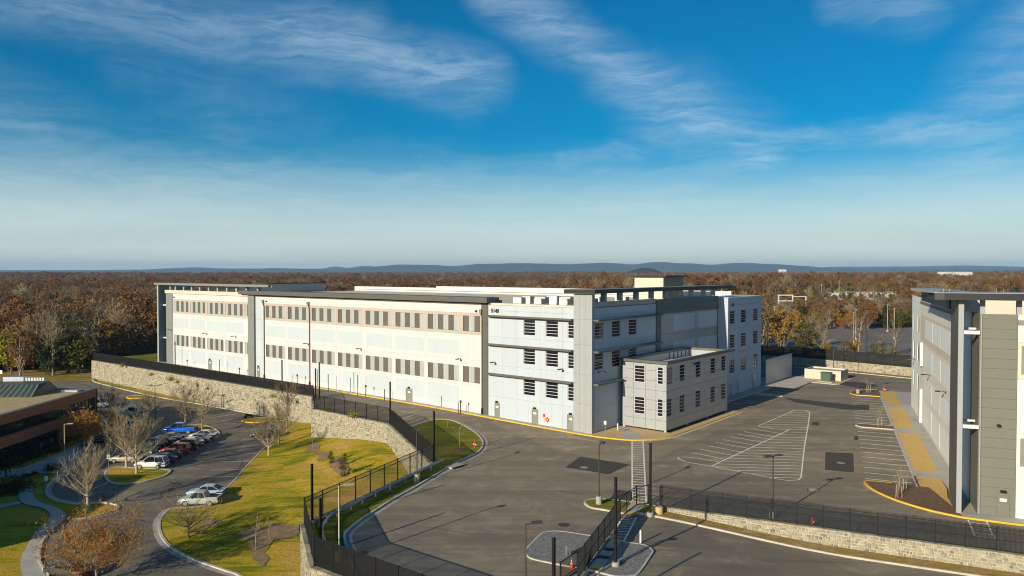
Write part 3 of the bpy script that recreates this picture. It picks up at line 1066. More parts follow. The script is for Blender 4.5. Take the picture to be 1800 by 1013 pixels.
# ladder crossing over the entrance road
for (a, b), (c, d) in ((((1086, 923), (1071, 949)), ((1116, 911), (1095, 952))),):
    A0, A1, B0, B1 = G(1092, 913), G(1073, 950), G(1119, 909), G(1096, 953)
    ribbon('painted_line', [A0, A1], -0.07, 0.07, 0.010, M['white_line'], service)
    ribbon('painted_line', [B0, B1], -0.07, 0.07, 0.010, M['white_line'], service)
    for k in range(9):
        t = (k + 0.5) / 9
        ribbon('painted_line', [A0.lerp(A1, t), B0.lerp(B1, t)], -0.07, 0.07, 0.012, M['white_line'], service)
fp = struct(sheet('footpath', [G(1074, 951), G(1092, 953), G(1058, 1003), G(1036, 1000)], M['walk'], z=0.115))
for t in (0.02, 0.93):
    a, b = G(1074, 951).lerp(G(1036, 1000), t), G(1092, 953).lerp(G(1058, 1003), t)
    d = (G(1036, 1000) - G(1074, 951)).normalized() * 0.5
    sheet('tactile_strip', [a, b, b + d, a + d], M['yellow'], fp, z=0.121)
for t in (0.30, 0.58):
    a, b = G(1074, 951).lerp(G(1036, 1000), t), G(1092, 953).lerp(G(1058, 1003), t)
    d = (G(1036, 1000) - G(1074, 951)).normalized() * 0.7
    sheet('mat', [a, b, b + d, a + d], M['asphalt_dark'], fp, z=0.121)
A0, A1, B0, B1 = G(1036, 1001), G(1015, 1030), G(1056, 1004), G(1035, 1034)
for q in ((A0, A1), (B0, B1)):
    ribbon('painted_line', list(q), -0.07, 0.07, 0.010, M['white_line'], yard)
# verge and kerb under the right-hand fence wall
ve = [Vector((x, wall_line(x) - 1.75, road_z(x))) for x in (13.5, 16, 19, 22, 25, 28, 31, 35, 40, 46, 55, 70, 100)]
vg = ve + [Vector((x, wall_line(x) - 0.1, 0)) for x in (100, 70, 46, 31, 22, 14.4)]
struct(sheet('verge', vg, M['grass_dry'], zf=lambda x, y: road_z(x) + 0.12 + 0.12 * smooth(y - wall_line(x), -1.7, -0.2), step=2.0))
struct(ribbon('kerb', ve, 0.0, -0.2, 0.16, M['kerb'], base=-0.4))
vi = [Vector((x, wall_line(x) + 0.25, 0)) for x in (14.6, 30, 60, 100)] + [Vector((x, wall_line(x) + 2.0, 0)) for x in (100, 60, 30, 15.5)]
struct(sheet('verge', vi, M['grass_green'], z=0.12))

# ---------------------------------------------------------------- back corner: verge, road kerb
bkv = [BACK[0], BACK[1], BACK[2], BACK[3], BACK[4]]
off = [p + Vector((-2.2, -2.3, 0)) for p in bkv]
struct(sheet('verge', bkv + off[::-1], M['grass_dry'], z=0.11))
struct(ribbon('kerb', off, 0.0, 0.2, 0.15, M['kerb']))
# level ground held up behind the far wall, with the old car park
struct(sheet('terrace', [p + Vector((0.2, 0.3, 0)) for p in bkv] + [Vector((150, 150, 0)), Vector((150, 196, 0)), Vector((98, 205, 0)), Vector((60, 214, 0)), Vector((48, 206, 0))], M['grass_dry'], zf=lambda x, y: 1.92))
far_lot = struct(sheet('old_car_park', [Vector(p) for p in ((70, 204, 0), (84, 196, 0), (99, 189, 0), (150, 190, 0), (172, 240, 0), (158, 288, 0), (118, 290, 0), (80, 262, 0), (66, 228, 0))], M['asphalt_far'], z=2.25))
struct(sheet('meadow', [Vector(p) for p in ((95, 470, 0), (330, 430, 0), (420, 480, 0), (300, 545, 0), (120, 560, 0))], M['grass_dry'], zf=lambda x, y: terrain(x, y) + 0.5, step=30))

# grassy strip and drive round the far left end of the white hall
struct(sheet('verge', [Vector((*Aw(-150, -3).xy, 0)), Vector((*Aw(-134, -3).xy, 0)), Vector((*Aw(-134, 30).xy, 0)), Vector((*Aw(-153, 30).xy, 0))], M['grass_green'], zf=lambda x, y: yard_z(x, y) + 0.12, step=6))

# ================================================================== the lower car park
lawn_out = [Vector((-112, 186, 0)), F1 + Vector((0, -0.3, 0)), F2 + Vector((0, -0.3, 0)), F3 + Vector((-0.3, 0, 0)), F4 + Vector((-0.3, -0.2, 0)), F5 + Vector((-0.5, 0, 0)), F6 + Vector((-0.3, 0, 0)), F7 + Vector((-0.3, -0.2, 0)), Vector((-16, 30, 0)), Vector((-130, 30, 0)), Vector((-150, 150, 0))]
struct(sheet('lawn', lawn_out, M['grass'], zf=lambda x, y: lot_z(y) - 0.06, step=12))
east = [(511.7, 737), (481, 769), (462.6, 789), (435, 818), (412, 844), (394.6, 862), (377, 885), (340, 893), (300.6, 895), (281.8, 911), (277.5, 928), (284.7, 948.5), (302, 966), (331, 982), (365.7, 995), (394.6, 1005), (417.8, 1013), (450, 1035)]
west = [(95, 1030), (88, 1013), (81, 1003), (72, 987), (72, 969), (79.5, 947), (94, 931), (114, 913), (123, 915), (159, 911), (202, 899.5), (210, 892), (204, 887), (180, 884), (135, 885), (117, 883), (99, 878.8), (86.7, 871.5), (83, 862.5), (88.5, 851.7), (101, 839), (117, 830), (135, 815), (150, 797), (163, 780), (180, 764), (187, 750), (184, 738), (166, 728), (150, 705)]
north = [(60, 682), (60, 670), (100, 667), (130, 665), (161, 668), (175, 675), (268, 697), (378, 716), (462, 732)]
lot = struct(sheet('car_park', [GL(u, v) for u, v in north] + [GL(u, v) for u, v in east] + [GL(u, v) for u, v in west], M['asphalt_lot'], zf=lambda x, y: lot_z(y), step=15))


def glp(pix, n=4, closed=False):
    return catmull([GL(u, v) for u, v in pix], n, closed)


struct(ribbon('kerb', glp(east[6:]), 0.0, 0.28, 0.15, M['kerb']))
g5 = struct(ribbon('gutter', glp(east[7:]), -0.55, 0.0, 0.012, M['concrete'], lift=0.002))
struct(ribbon('kerb', glp(east[:7]), 0.0, 0.22, 0.15, M['kerb']))
struct(ribbon('kerb', glp(west[:8]), 0.0, 0.2, 0.15, M['kerb']))
struct(ribbon('kerb', glp(west[8:24]), 0.0, 0.25, 0.15, M['kerb']))
struct(ribbon('gutter', glp(west[8:24]), -0.5, 0.0, 0.012, M['concrete'], lift=0.002))
struct(ribbon('kerb', glp(north[4:]), 0.0, 0.35, 0.15, M['kerb']))


def lot_island(pix, mat, kerb_mat, name='island_lawn'):
    pts = glp(pix, 4, True)
    struct(sheet(name, pts, mat, zf=lambda x, y: lot_z(y) + 0.12, step=10))
    cx = sum(p.x for p in pts) / len(pts)
    cy = sum(p.y for p in pts) / len(pts)
    area = sum(pts[i].x * pts[(i + 1) % len(pts)].y - pts[(i + 1) % len(pts)].x * pts[i].y for i in range(len(pts)))
    s = 1 if area > 0 else -1
    struct(ribbon('kerb', pts, 0.0, 0.3 * s, 0.15, kerb_mat, closed=True))


lot_island([(186, 828), (183, 838), (191, 848), (210, 852), (235, 850.5), (262, 846), (287, 839), (299, 831), (296, 826.5), (250, 824), (205, 822)], M['grass'], M['kerb'])
lot_island([(300, 757), (327, 749), (355, 748), (375, 753), (386, 761), (382, 769), (370, 772), (352, 764), (325, 760)], M['grass'], M['kerb'])
lot_island([(424, 741), (445, 736), (480, 734), (514, 737), (514, 739), (480, 741), (445, 744)], M['grass_dry'], M['yellow'])
lot_island([(222, 698), (235, 696), (258, 697), (258, 700), (240, 701), (225, 701)], M['grass_dry'], M['yellow'])
lot_island([(190, 742), (225, 740), (258, 741), (284, 734.5), (287, 737), (268, 747), (230, 750), (200, 750)], M['grass_dry'], M['kerb'])
struct(ribbon('kerb', [GL(268, 748, 0.01), GL(286, 735.5, 0.01)], 0.15, 0.5, 0.15, M['yellow']))

# painted bays
for i in range(11):                                    # under the long stone wall
    a = GL(196 + i * 24, 682.5 + i * 5.1)
    ribbon('painted_line', [a, a + Vector((-3.6, -3.6, -0.05))], -0.06, 0.06, 0.010, M['white_line'], lot)
ex = [GL(u, v) for u, v in ((478, 772), (468, 784), (456, 797), (443, 811), (430, 826), (418, 838))]
for p in ex:
    for s in (0.0,):
        ribbon('painted_line', [p + Vector((-0.3, 0, 0)), p + Vector((-5.0, -0.2, 0))], -0.06, 0.06, 0.010, M['white_line'], lot)
for k in range(10):                                    # between the two rows of parked cars
    y = 108.6 + k * 2.6
    ribbon('painted_line', [Vector((-60.9, y, lot_z(y))), Vector((-51.2, y, lot_z(y)))], -0.05, 0.05, 0.010, M['white_line'], lot)

struct(sheet('meadow', [Vector(p) for p in ((-175, 184, 0), (-108, 190, 0), (-106, 200, 0), (-112, 214, 0), (-185, 212, 0))], M['grass_dry'], zf=lambda x, y: terrain(x, y) + 0.38, step=8))
# footpaths
sl = [(36, 851), (32, 866), (33.5, 877), (43, 886), (69, 892), (83, 898), (89, 908), (79.5, 920), (61, 938), (47, 960), (37, 982), (36, 998), (40, 1013), (48, 1035)]
sr = [(56, 855), (57, 866), (65, 879), (85, 888), (101, 893), (114, 902), (116, 909), (101, 926), (81, 938), (76, 956), (72, 974), (72, 992), (81, 1011), (90, 1030)]
struct(sheet('footpath', glp(sl, 3) + glp(sr, 3)[::-1], M['walk'], zf=lambda x, y: lot_z(y) + 0.03, step=10))
struct(sheet('footpath', [GL(-40, 896), GL(33, 881), GL(39, 884.5), GL(-40, 904)], M['walk'], zf=lambda x, y: lot_z(y) + 0.02, step=10))
struct(sheet('footpath', [GL(-60, 842), GL(0, 828), GL(40, 822), GL(78, 808), GL(110, 793), (GL(150, 773)), GL(178, 757), GL(183, 760), GL(160, 781), GL(132, 810), GL(117, 829), GL(95, 832), GL(60, 833), GL(0, 841), GL(-60, 852)], M['walk'], zf=lambda x, y: lot_z(y) + 0.02, step=10))
struct(sheet('footpath', [GL(165, 727), GL(173, 726), GL(190, 738), GL(182, 741)], M['walk'], zf=lambda x, y: lot_z(y) + 0.03))

# the grass bank between the car park and the stone walls
east_v = glp(east, 3)


def bank_z(x, y):
    best = 1e9
    for p in east_v:
        d = (p.x - x) ** 2 + (p.y - y) ** 2
        if d < best:
            best = d
    d = math.sqrt(best)
    # the bank is higher where the two walls meet than at the near end
    top = 2.3 * smooth(y, 84, 122) + 0.9
    return lot_z(y) + 0.10 + top * smooth(d, 0, 24) + 0.10 * math.sin(x * 0.9) * math.cos(y * 0.7) * smooth(d, 2, 8)


bank_out = east_v + [Vector((-22, 60, 0)), F7 + Vector((-0.1, 0.0, 0)), F6 + Vector((0.1, 0, 0)), F5 + Vector((0.0, -0.1, 0)), F4 + Vector((0.2, 0.2, 0)), F3 + Vector((0.2, 0.2, 0)), F2 + Vector((0.2, 0.2, 0)), Vector((-44, 143.5, 0))]
bank = struct(sheet('grass_bank', bank_out, M['grass'], zf=bank_z, step=2.5))


def bank_patch(pts, mat, name='mulch_bed'):
    struct(sheet(name, pts, mat, zf=lambda x, y: bank_z(x, y) + 0.06, step=1.2))

# ================================================================== buildings: shared pieces
class Plane:
    """a facade plane in a building's local frame: p runs along it, d stands out of it"""
    def __init__(self, origin, along, out):
        self.o, self.a, self.n = Vector(origin), Vector(along), Vector(out)

    def box(self, mb, p0, p1, z0, z1, d0, d1, mi=0):
        a = self.o + self.a * p0 + self.n * d0
        b = self.o + self.a * p1 + self.n * d1
        return mb.box(a.x, b.x, a.y, b.y, z0, z1, mi)

    def pt(self, p, z, d=0.0):
        q = self.o + self.a * p + self.n * d
        return Vector((q.x, q.y, z))

    def rot(self):
        """rotation that turns text (x right, y up) onto this plane as seen from outside"""
        x = self.a if self.a.cross(Vector((0, 0, 1))).dot(self.n) > 0 else -self.a
        m = Matrix((x, Vector((0, 0, 1)), self.n)).transposed()
        return m.to_euler()


def facade(parent, pl, ps, zs, mat, th=0.2, d=0.0, openings=(), gap=0.018, name='wall_panel'):
    """one panel object for each cell of the grid ps x zs, cut round the openings (p0, p1, z0, z1)"""
    for i in range(len(ps) - 1):
        for j in range(len(zs) - 1):
            p0, p1 = min(ps[i], ps[i + 1]), max(ps[i], ps[i + 1])
            z0, z1 = zs[j], zs[j + 1]
            mb = MB()
            P0, P1, Z0, Z1 = p0 + gap / 2, p1 - gap / 2, z0 + gap / 2, z1 - gap / 2
            ops = [(max(a, P0), min(b, P1), max(c, Z0), min(e, Z1)) for a, b, c, e in openings if a < P1 and b > P0 and c < Z1 and e > Z0]
            if not ops:
                pl.box(mb, P0, P1, Z0, Z1, d - th, d)
            else:
                xs = sorted({P0, P1, *[o[0] for o in ops], *[o[1] for o in ops]})
                for a, b in zip(xs, xs[1:]):
                    if b - a < 1e-4:
                        continue
                    c = (a + b) / 2
                    cuts = sorted((o[2], o[3]) for o in ops if o[0] <= c <= o[1])
                    lo = Z0
                    for q0, q1 in cuts:
                        if q0 - lo > 1e-3:
                            pl.box(mb, a, b, lo, q0, d - th, d)
                        lo = max(lo, q1)
                    if Z1 - lo > 1e-3:
                        pl.box(mb, a, b, lo, Z1, d - th, d)
            if mb.v:
                mb.build(name, mat, parent)


_win = {}


def window(parent, pl, p0, p1, z0, z1, rows=5, d=-0.14, frame=None, fw=0.07, bar=0.06, split=True, glass=None):
    """a ladder window: white frame and bars, panes as sub-parts"""
    frame = frame or M['frame_white']
    p0, p1 = min(p0, p1), max(p0, p1)
    fm = MB()
    pl.box(fm, p0, p0 + fw, z0, z1, d - 0.02, d + 0.06)
    pl.box(fm, p1 - fw, p1, z0, z1, d - 0.02, d + 0.06)
    h = (z1 - z0 - bar) / rows
    for k in range(rows + 1):
        pl.box(fm, p0 + fw, p1 - fw, z0 + k * h, z0 + k * h + bar, d - 0.02, d + 0.055)
    w = fm.build('window', frame, parent)
    for k in range(rows):
        pm = MB()
        pl.box(pm, p0 + fw, p1 - fw, z0 + k * h + bar, z0 + (k + 1) * h, d - 0.02, d)
        pm.build('pane', glass or M['glass'], w)
    if split:
        sm = MB()
        c = (p0 + p1) / 2
        pl.box(sm, c - 0.025, c + 0.025, z0 + bar, z1 - bar, d + 0.002, d + 0.03)
        sm.build('mullion', M['fascia_dark'], w)
    return w


def wall_lamp(parent, pl, p, z):
    mb = MB()
    pl.box(mb, p - 0.06, p + 0.06, z - 0.15, z + 0.15, 0.0, 0.06)
    a, b = pl.pt(p, z, 0.05), pl.pt(p, z + 0.12, 0.75)
    mb.tube([a, pl.pt(p, z + 0.14, 0.35), b], 0.045, 6)
    pl.box(mb, p - 0.22, p + 0.22, z + 0.02, z + 0.14, 0.65, 1.15)
    o = mb.build('wall_lamp', M['black'], parent)
    lm = MB()
    pl.box(lm, p - 0.18, p + 0.18, z - 0.01, z + 0.02, 0.70, 1.10)
    lm.build('lens', M['lens'], o)


def steel_door(parent, pl, p0, p1, z0=0.16, h=2.15, sign=True, mat=None):
    p0, p1 = min(p0, p1), max(p0, p1)
    mb = MB()
    pl.box(mb, p0, p1, z0, z0 + h, 0.0, 0.05)
    for a, b in ((p0 - 0.07, p0), (p1, p1 + 0.07)):
        pl.box(mb, a, b, z0, z0 + h + 0.07, 0.0, 0.08)
    pl.box(mb, p0, p1, z0 + h, z0 + h + 0.07, 0.0, 0.08)
    o = mb.build('door', mat or M['door'], parent)
    hm = MB()
    pl.box(hm, p0 + 0.08, p0 + 0.14, z0 + 0.95, z0 + 1.15, 0.05, 0.11)
    hm.build('handle', M['galv'], o)
    if sign:
        sg = MB()
        c = (p0 + p1) / 2
        pl.box(sg, c - 0.28, c + 0.28, z0 + 1.42, z0 + 1.70, 0.052, 0.062)
        sg.build('notice', M['sign_white'], o)
    lm = MB()
    c = (p0 + p1) / 2
    pl.box(lm, c - 0.24, c + 0.24, z0 + h + 0.10, z0 + h + 0.34, 0.0, 0.22)
    lm.build('door_lamp', M['black'], parent)
    return o


def downpipe(parent, pl, p, z0, z1, d=0.14):
    mb = MB()
    mb.tube([pl.pt(p, z0, d), pl.pt(p, z1 - 0.9, d), pl.pt(p - 0.25, z1 - 0.3, d + 0.05), pl.pt(p - 0.25, z1, d + 0.05)], 0.10, 8)
    o = mb.build('downpipe', M['fascia'], parent)
    hb = MB()
    pl.box(hb, p - 0.48, p - 0.02, z1 - 0.1, z1 + 0.55, 0.0, 0.40)
    hb.build('rain_head', M['panel_grey'], o)
    bb = MB()
    pl.box(bb, p - 0.15, p + 0.15, z0, z0 + 1.1, 0.02, 0.28)
    bb.build('boot', M['black'], o)


# ================================================================== the long white data hall
hall = thing('data_hall', 'long white three-storey data hall numbered 5140 with banded louvres and corner ladder windows', 'building', OA, RA)
front = Plane((0, 0, 0), (1, 0, 0), (0, -1, 0))         # p = local x (negative to the left)
side = Plane((0, 0, 0), (0, 1, 0), (1, 0, 0))           # p = local y
core = MB().box(-127.3, -0.2, 0.2, 59.6, -0.6, 17.45)
core.build('core_wall', M['panel_stone'], hall)
MB().box(-126.9, -0.5, 0.5, 59.2, 17.45, 17.6).build('roof', M['roof'], hall)

# ---- louvre bays
bays = [(-83.11, -75.94), (-74.98, -67.59), (-66.78, -59.34), (-58.46, -51.11), (-50.21, -42.85), (-41.97, -34.57), (-33.73, -26.34)]
half = (-25.43, -21.66)
bays_l = [(-123.35, -116.19), (-115.26, -108.34), (-107.42, -100.26), (-99.39, -92.14)]
half_l = (-91.32, -89.45)
ROWS = ((5.28, 7.92), (13.70, 16.28))


def louvres(span, z0, z1, n, first_dark):
    w = (span[1] - span[0]) / n
    for k in range(n):
        mb = MB()
        a = span[0] + k * w
        dark = (k % 2 == 0) == first_dark
        front.box(mb, a + 0.02, a + w - 0.02, z0 + 0.03, z1 - 0.03, -0.20, -0.10 if dark else -0.07)
        mb.build('louvre', M['louvre_dark'] if dark else M['louvre_light'], hall)


for z0, z1 in ROWS:
    for b in bays:
        louvres(b, z0, z1, 6, True)
    louvres(half, z0, z1, 3, True)
    for b in bays_l:
        louvres(b, z0, z1, 6, False)
    louvres(half_l, z0, z1, 2, False)
op_main = [(a, b, z0, z1) for a, b in bays + [half] for z0, z1 in ROWS]
op_left = [(a, b, z0, z1) for a, b in bays_l + [half_l] for z0, z1 in ROWS]
js = [-83.62, -75.46, -67.18, -58.9, -50.66, -42.41, -34.15, -25.88, -21.33]
facade(hall, front, js, [0.12, 4.95, 8.95, 13.22], M['panel_warm'], openings=op_main)
facade(hall, front, js, [13.22, 16.75], M['panel_tan'], openings=op_main, d=-0.015)
facade(hall, front, js, [16.75, 18.2], M['panel_warm'], openings=op_main)
jl = [-123.85, -115.72, -107.88, -99.83, -91.73, -89.42]
facade(hall, front, jl, [0.12, 4.95, 8.95, 13.22], M['panel_warm'], openings=op_left)
facade(hall, front, jl, [13.22, 16.75], M['panel_tan'], openings=op_left, d=-0.015)
facade(hall, front, jl, [16.75, 18.1], M['panel_warm'], openings=op_left)
for b in bays + bays_l:                                  # paler blue fields between the louvre rows
    for z0, z1 in ((1.55, 4.55), (9.68, 12.08)):
        mb = MB()
        front.box(mb, b[0], b[1], z0, z1, 0.0, 0.012)
        mb.build('colour_field', M['panel_pale_blue'], hall)
# ---- grey pilasters
facade(hall, front, [-127.3, -123.9], [0.12, 3.5, 7.0, 10.5, 14.0, 18.0], M['panel_grey'], d=0.05)
facade(hall, front, [-89.38, -86.95], [0.12, 3.5, 7.0, 10.5, 14.0, 18.6], M['panel_grey'], d=0.42, th=0.62)
facade(hall, front, [-86.93, -83.66], [0.12, 4.9, 8.9, 13.2, 18.25], M['panel_cool'], d=0.02)
facade(hall, front, [-21.30, -19.9], [0.12, 3.0, 6.0, 9.0, 12.0, 15.0, 18.5], M['fascia'], d=0.10)
# ---- copings and projecting eaves
mb = MB(); front.box(mb, -127.35, -89.3, 18.12, 18.95, -1.2, 0.30); mb.build('coping', M['cream'], hall)
mb = MB(); front.box(mb, -92.1, -19.3, 18.55, 19.38, -2.0, 1.05); mb.build('eaves', M['fascia'], hall)
mb = MB(); front.box(mb, -89.35, -19.9, 18.27, 18.55, -1.0, 0.45); mb.build('eaves_shadow_strip', M['fascia_dark'], hall)  # lower fascia strip, its dark colour standing for the shadow under the eaves
# ---- corner block: cool white panels, shelves, ladder windows
win_f = [(-12.66, -10.42), (-8.40, -6.10), (-4.34, -3.1)]
WZ = [(13.70, 16.10), (9.22, 11.60), (4.44, 6.90)]
ops = [(a, b, z0, z1) for a, b in win_f for z0, z1 in WZ]
facade(hall, front, [-19.87, -16.97, -13.94, -11.6, -9.3, -7.2, -5.3, -3.1], [0.12, 3.6, 8.6, 13.15, 17.3], M['panel_cool'], openings=ops)
facade(hall, front, [-19.87, -13.94, -9.3, -5.3, -3.1], [17.3, 18.22], M['panel_cool'])
mb = MB(); front.box(mb, -19.87, -3.1, 18.22, 18.52, -1.0, 0.12); mb.build('coping', M['cream'], hall)
for a, b in win_f:
    for z0, z1 in WZ:
        window(hall, front, a, b, z0, z1)
for z in (16.36, 11.80, 7.08):
    mb = MB(); front.box(mb, -19.6, -3.12, z, z + 0.22, 0.0, 0.95); front.box(mb, -19.6, -3.12, z - 0.16, z, 0.0, 0.4)
    mb.build('shelf', M['fascia'], hall)
# ---- corner pylon
facade(hall, front, [-3.1, -2.05, -1.05, 0.12], [0.12, 4.3, 8.6, 12.9, 16.6, 20.3], M['panel_light_grey'], d=0.28, th=0.48)
facade(hall, side, [-0.08, 0.45], [0.12, 8.6, 20.3], M['panel_light_grey'], d=0.12, th=0.3)
# ---- right-hand face
win_s = [(0.62, 2.97), (5.31, 7.77), (10.24, 12.69)]
ops = [(a, b, z0, z1) for a, b in win_s for z0, z1 in WZ[:2]]
facade(hall, side, [0.45, 4.1, 8.9, 13.8, 18.9], [0.12, 3.6, 8.6, 13.15, 17.2, 18.3], M['panel_cool'], openings=ops)
facade(hall, side, [0.45, 4.1, 8.9, 13.8, 18.9], [18.3, 19.1], M['panel_stone'], d=-0.02)
for a, b in win_s:
    for z0, z1 in WZ[:2]:
        window(hall, side, a, b, z0, z1)
for z in (16.36, 11.80, 7.08):
    mb = MB(); side.box(mb, 0.1, 19.7, z, z + 0.24, 0.0, 0.95); mb.build('shelf', M['panel_dark'], hall)
mb = MB(); side.box(mb, 0.45, 18.9, 18.25, 18.36, 0.0, 0.06); mb.build('band', M['panel_dark'], hall)
facade(hall, side, [18.92, 20.57], [0.12, 6.4, 12.7, 19.0], M['panel_dark'], d=0.12, th=0.3)
facade(hall, side, [20.59, 26.0, 31.5, 37.2, 43.15], [16.55, 17.35, 18.15, 19.0], M['panel_dark'], d=0.10, th=0.3)
facade(hall, side, [20.59, 24.2, 29.3, 34.1, 38.8, 43.15], [13.05, 16.52], M['panel_stone'], d=-0.05)
facade(hall, side, [20.59, 24.2, 29.3, 34.1, 38.8, 43.15], [0.12, 4.4, 8.7, 13.03], M['panel_light_grey'], d=-0.05)
for a, b in ((25.19, 33.3), (34.85, 42.8)):
    for z0, z1 in ((13.45, 16.2), (8.9, 11.6)):
        mb = MB(); side.box(mb, a, b, z0, z1, -0.05, -0.03); mb.build('colour_field', M['panel_cool'], hall)
# ---- end block, standing two metres proud
MB().box(-0.2, 1.8, 43.4, 59.6, -0.6, 17.6).build('core_wall', M['panel_stone'], hall)
end = Plane((2.0, 0, 0), (0, 1, 0), (1, 0, 0))
ret = Plane((0, 43.2, 0), (1, 0, 0), (0, -1, 0))
win_e = [(44.0, 46.48), (49.4, 52.05), (55.58, 58.1)]
WE = [(13.65, 16.1), (9.05, 11.6), (4.3, 6.92)]
facade(hall, end, [43.2, 48.0, 53.9, 59.8], [0.12, 3.9, 8.2, 12.7, 17.2], M['panel_cool'], openings=[(a, b, z0, z1) for a, b in win_e for z0, z1 in WE])
facade(hall, end, [43.2, 48.0, 53.9, 59.8], [17.2, 18.55], M['panel_cool'])
for a, b in win_e:
    for z0, z1 in WE:
        window(hall, end, a, b, z0, z1)
facade(hall, ret, [0.05, 1.0, 2.0], [0.12, 4.4, 8.7, 13.0, 18.55], M['panel_cool'], th=0.18)
mb = MB().box(-4.0, 2.1, 43.1, 59.9, 18.55, 18.68)
mb.build('coping', M['white_metal'], hall)
text_mesh('house_number', '5140', 0.80, M['sign_dark'], hall, end.pt(44.3, 16.95, 0.03), end.rot(), 0.02, 0.02)
text_mesh('house_number', '5140', 0.82, M['sign_dark'], hall, front.pt(-19.25, 17.0, 0.03), front.rot(), 0.02, 0.04)
# ---- parapets round the roof
inner_p = Plane((0, 59.4, 0), (1, 0, 0), (0, -1, 0))
facade(hall, inner_p, [-91.0, -78.5, -66.5, -54.5, -42.5, -30.5, -18.5, -4.2], [17.6, 19.45], M['white_metal'], gap=0.06, name='parapet_panel')
facade(hall, inner_p, [-127.0, -115, -103, -91.0], [17.6, 19.0], M['white_metal'], gap=0.06, name='parapet_panel')
mb = MB(); inner_p.box(mb, -127.0, -4.2, 18.1, 18.18, 0.0, 0.15); mb.build('cable_tray', M['fascia'], hall)
lend = Plane((-127.0, 0, 0), (0, 1, 0), (1, 0, 0))
facade(hall, lend, [2.0, 16, 30], [17.6, 19.0], M['panel_light_grey'], gap=0.05, name='parapet_panel')
facade(hall, lend, [30, 36, 42, 48.2], [17.6, 18.9, 20.1], M['panel_light_grey'], gap=0.05, name='screen_panel')
mb = MB(); lend.box(mb, 28.5, 48.6, 20.1, 20.32, -0.8, 0.5); mb.build('screen_coping', M['fascia_dark'], hall)
MB().box(-19.4, -19.0, 0.6, 2.4, 17.6, 18.9).build('parapet_return', M['fascia_dark'], hall)
# ---- rooftop plant
for k, (x, y, w, l, h) in enumerate(((-18.0, 4.0, 1.7, 1.2, 1.0), (-15.4, 6.5, 2.0, 1.2, 1.05), (-13.4, 3.6, 1.4, 1.2, 0.9), (-12.3, 9.0, 2.1, 1.2, 1.05), (-9.9, 5.6, 1.5, 1.2, 0.9), (-8.4, 11.5, 2.2, 1.2, 1.1), (-6.0, 7.2, 1.6, 1.2, 1.0), (-17.0, 12.0, 2.0, 1.2, 1.05), (-13.0, 15.0, 2.0, 1.2, 1.1), (-20.0, 9.0, 1.6, 1.2, 1.0), (-5.2, 14.6, 2.0, 1.2, 1.1))):
    h += 0.75
    vb = MB().box(x, x + w, y, y + l, 17.6, 17.6 + h)
    v = vb.build('roof_vent', M['white_metal'], hall)
    MB().box(x + w + 0.002, x + w + 0.05, y + 0.1, y + l - 0.1, 18.4, 17.45 + h).build('grille', M['panel_tan'], v)
pent = Plane((0, 40, 0), (1, 0, 0), (0, -1, 0))
MB().box(-16.0, -9.7, 40.1, 48, 17.6, 22.5).build('penthouse_core', M['cream'], hall)
facade(hall, pent, [-16.1, -12.9, -9.65], [17.6, 19.3, 20.9, 22.5], M['cream'], name='penthouse_panel')
pr = Plane((-9.7, 0, 0), (0, 1, 0), (1, 0, 0))
facade(hall, pr, [39.9, 42.6, 45.3, 48.1], [17.6, 18.6, 19.6, 20.6, 21.6, 22.5], M['panel_sage'], d=0.12, name='penthouse_panel')
MB().box(-16.7, -8.9, 39.3, 49, 22.52, 22.78).build('penthouse_roof', M['fascia_dark'], hall)
for x in (-16.0, -9.4):
    MB().tube([(x, 40, 22.78), (x, 40, 23.3)], 0.03, 5).build('lightning_rod', M['galv'], hall)
MB().tube([(-22, 50, 17.6), (-22, 50, 20.6)], 0.05, 6).build('mast', M['galv'], hall)
# ---- corner canopy on posts
cp = [(-4.4, -0.9), (0.95, -0.9), (0.95, 48.0), (-1.6, 48.0), (-1.6, 3.2), (-4.4, 1.6)]
MB().prism(cp, 20.34, 20.92).build('corner_canopy', M['fascia_dark'], hall)
MB().prism([(x * 0.995 - 0.02, y) for x, y in cp], 20.925, 20.95).build('canopy_flashing', M['panel_grey'], hall)
for t in (3.61, 8.15, 13.06, 17.98, 22.83, 27.53, 32.56, 37.57, 41.75):
    MB().box(-0.75, 0.0, t - 0.28, t + 0.28, 19.12 if t < 19 else 19.02, 20.34).build('canopy_post', M['panel_light_grey'], hall)
facade(hall, Plane((-0.1, 0, 0), (0, 1, 0), (1, 0, 0)), [0.5, 18.9], [17.6, 19.09], M['panel_stone'], d=-0.3)
# ---- portal canopy over the far left bays
pc = [(-131.6, -1.0), (-84.5, -1.0), (-81.5, -0.4), (-86.0, 2.6), (-131.6, 2.6)]
MB().prism(pc, 20.22, 20.72).build('portal_canopy', M['panel_grey'], hall)
for x in (-125.77, -123.13, -118.98, -115.05, -111.22, -107.17, -103.19, -99.16, -95.15, -91.06, -86.54):
    MB().box(x - 0.28, x + 0.28, 0.25, 0.85, 18.6, 20.22).build('canopy_post', M['panel_light_grey'], hall)
MB().box(-130.9, -130.2, -0.6, 7.5, -0.3, 20.22).build('end_fin', M['panel_light_grey'], hall)
for z in (6.6, 14.9):
    MB().box(-130.2, -127.3, 0.6, 1.0, z, z + 0.3).build('fin_bracket', M['white_metal'], hall)
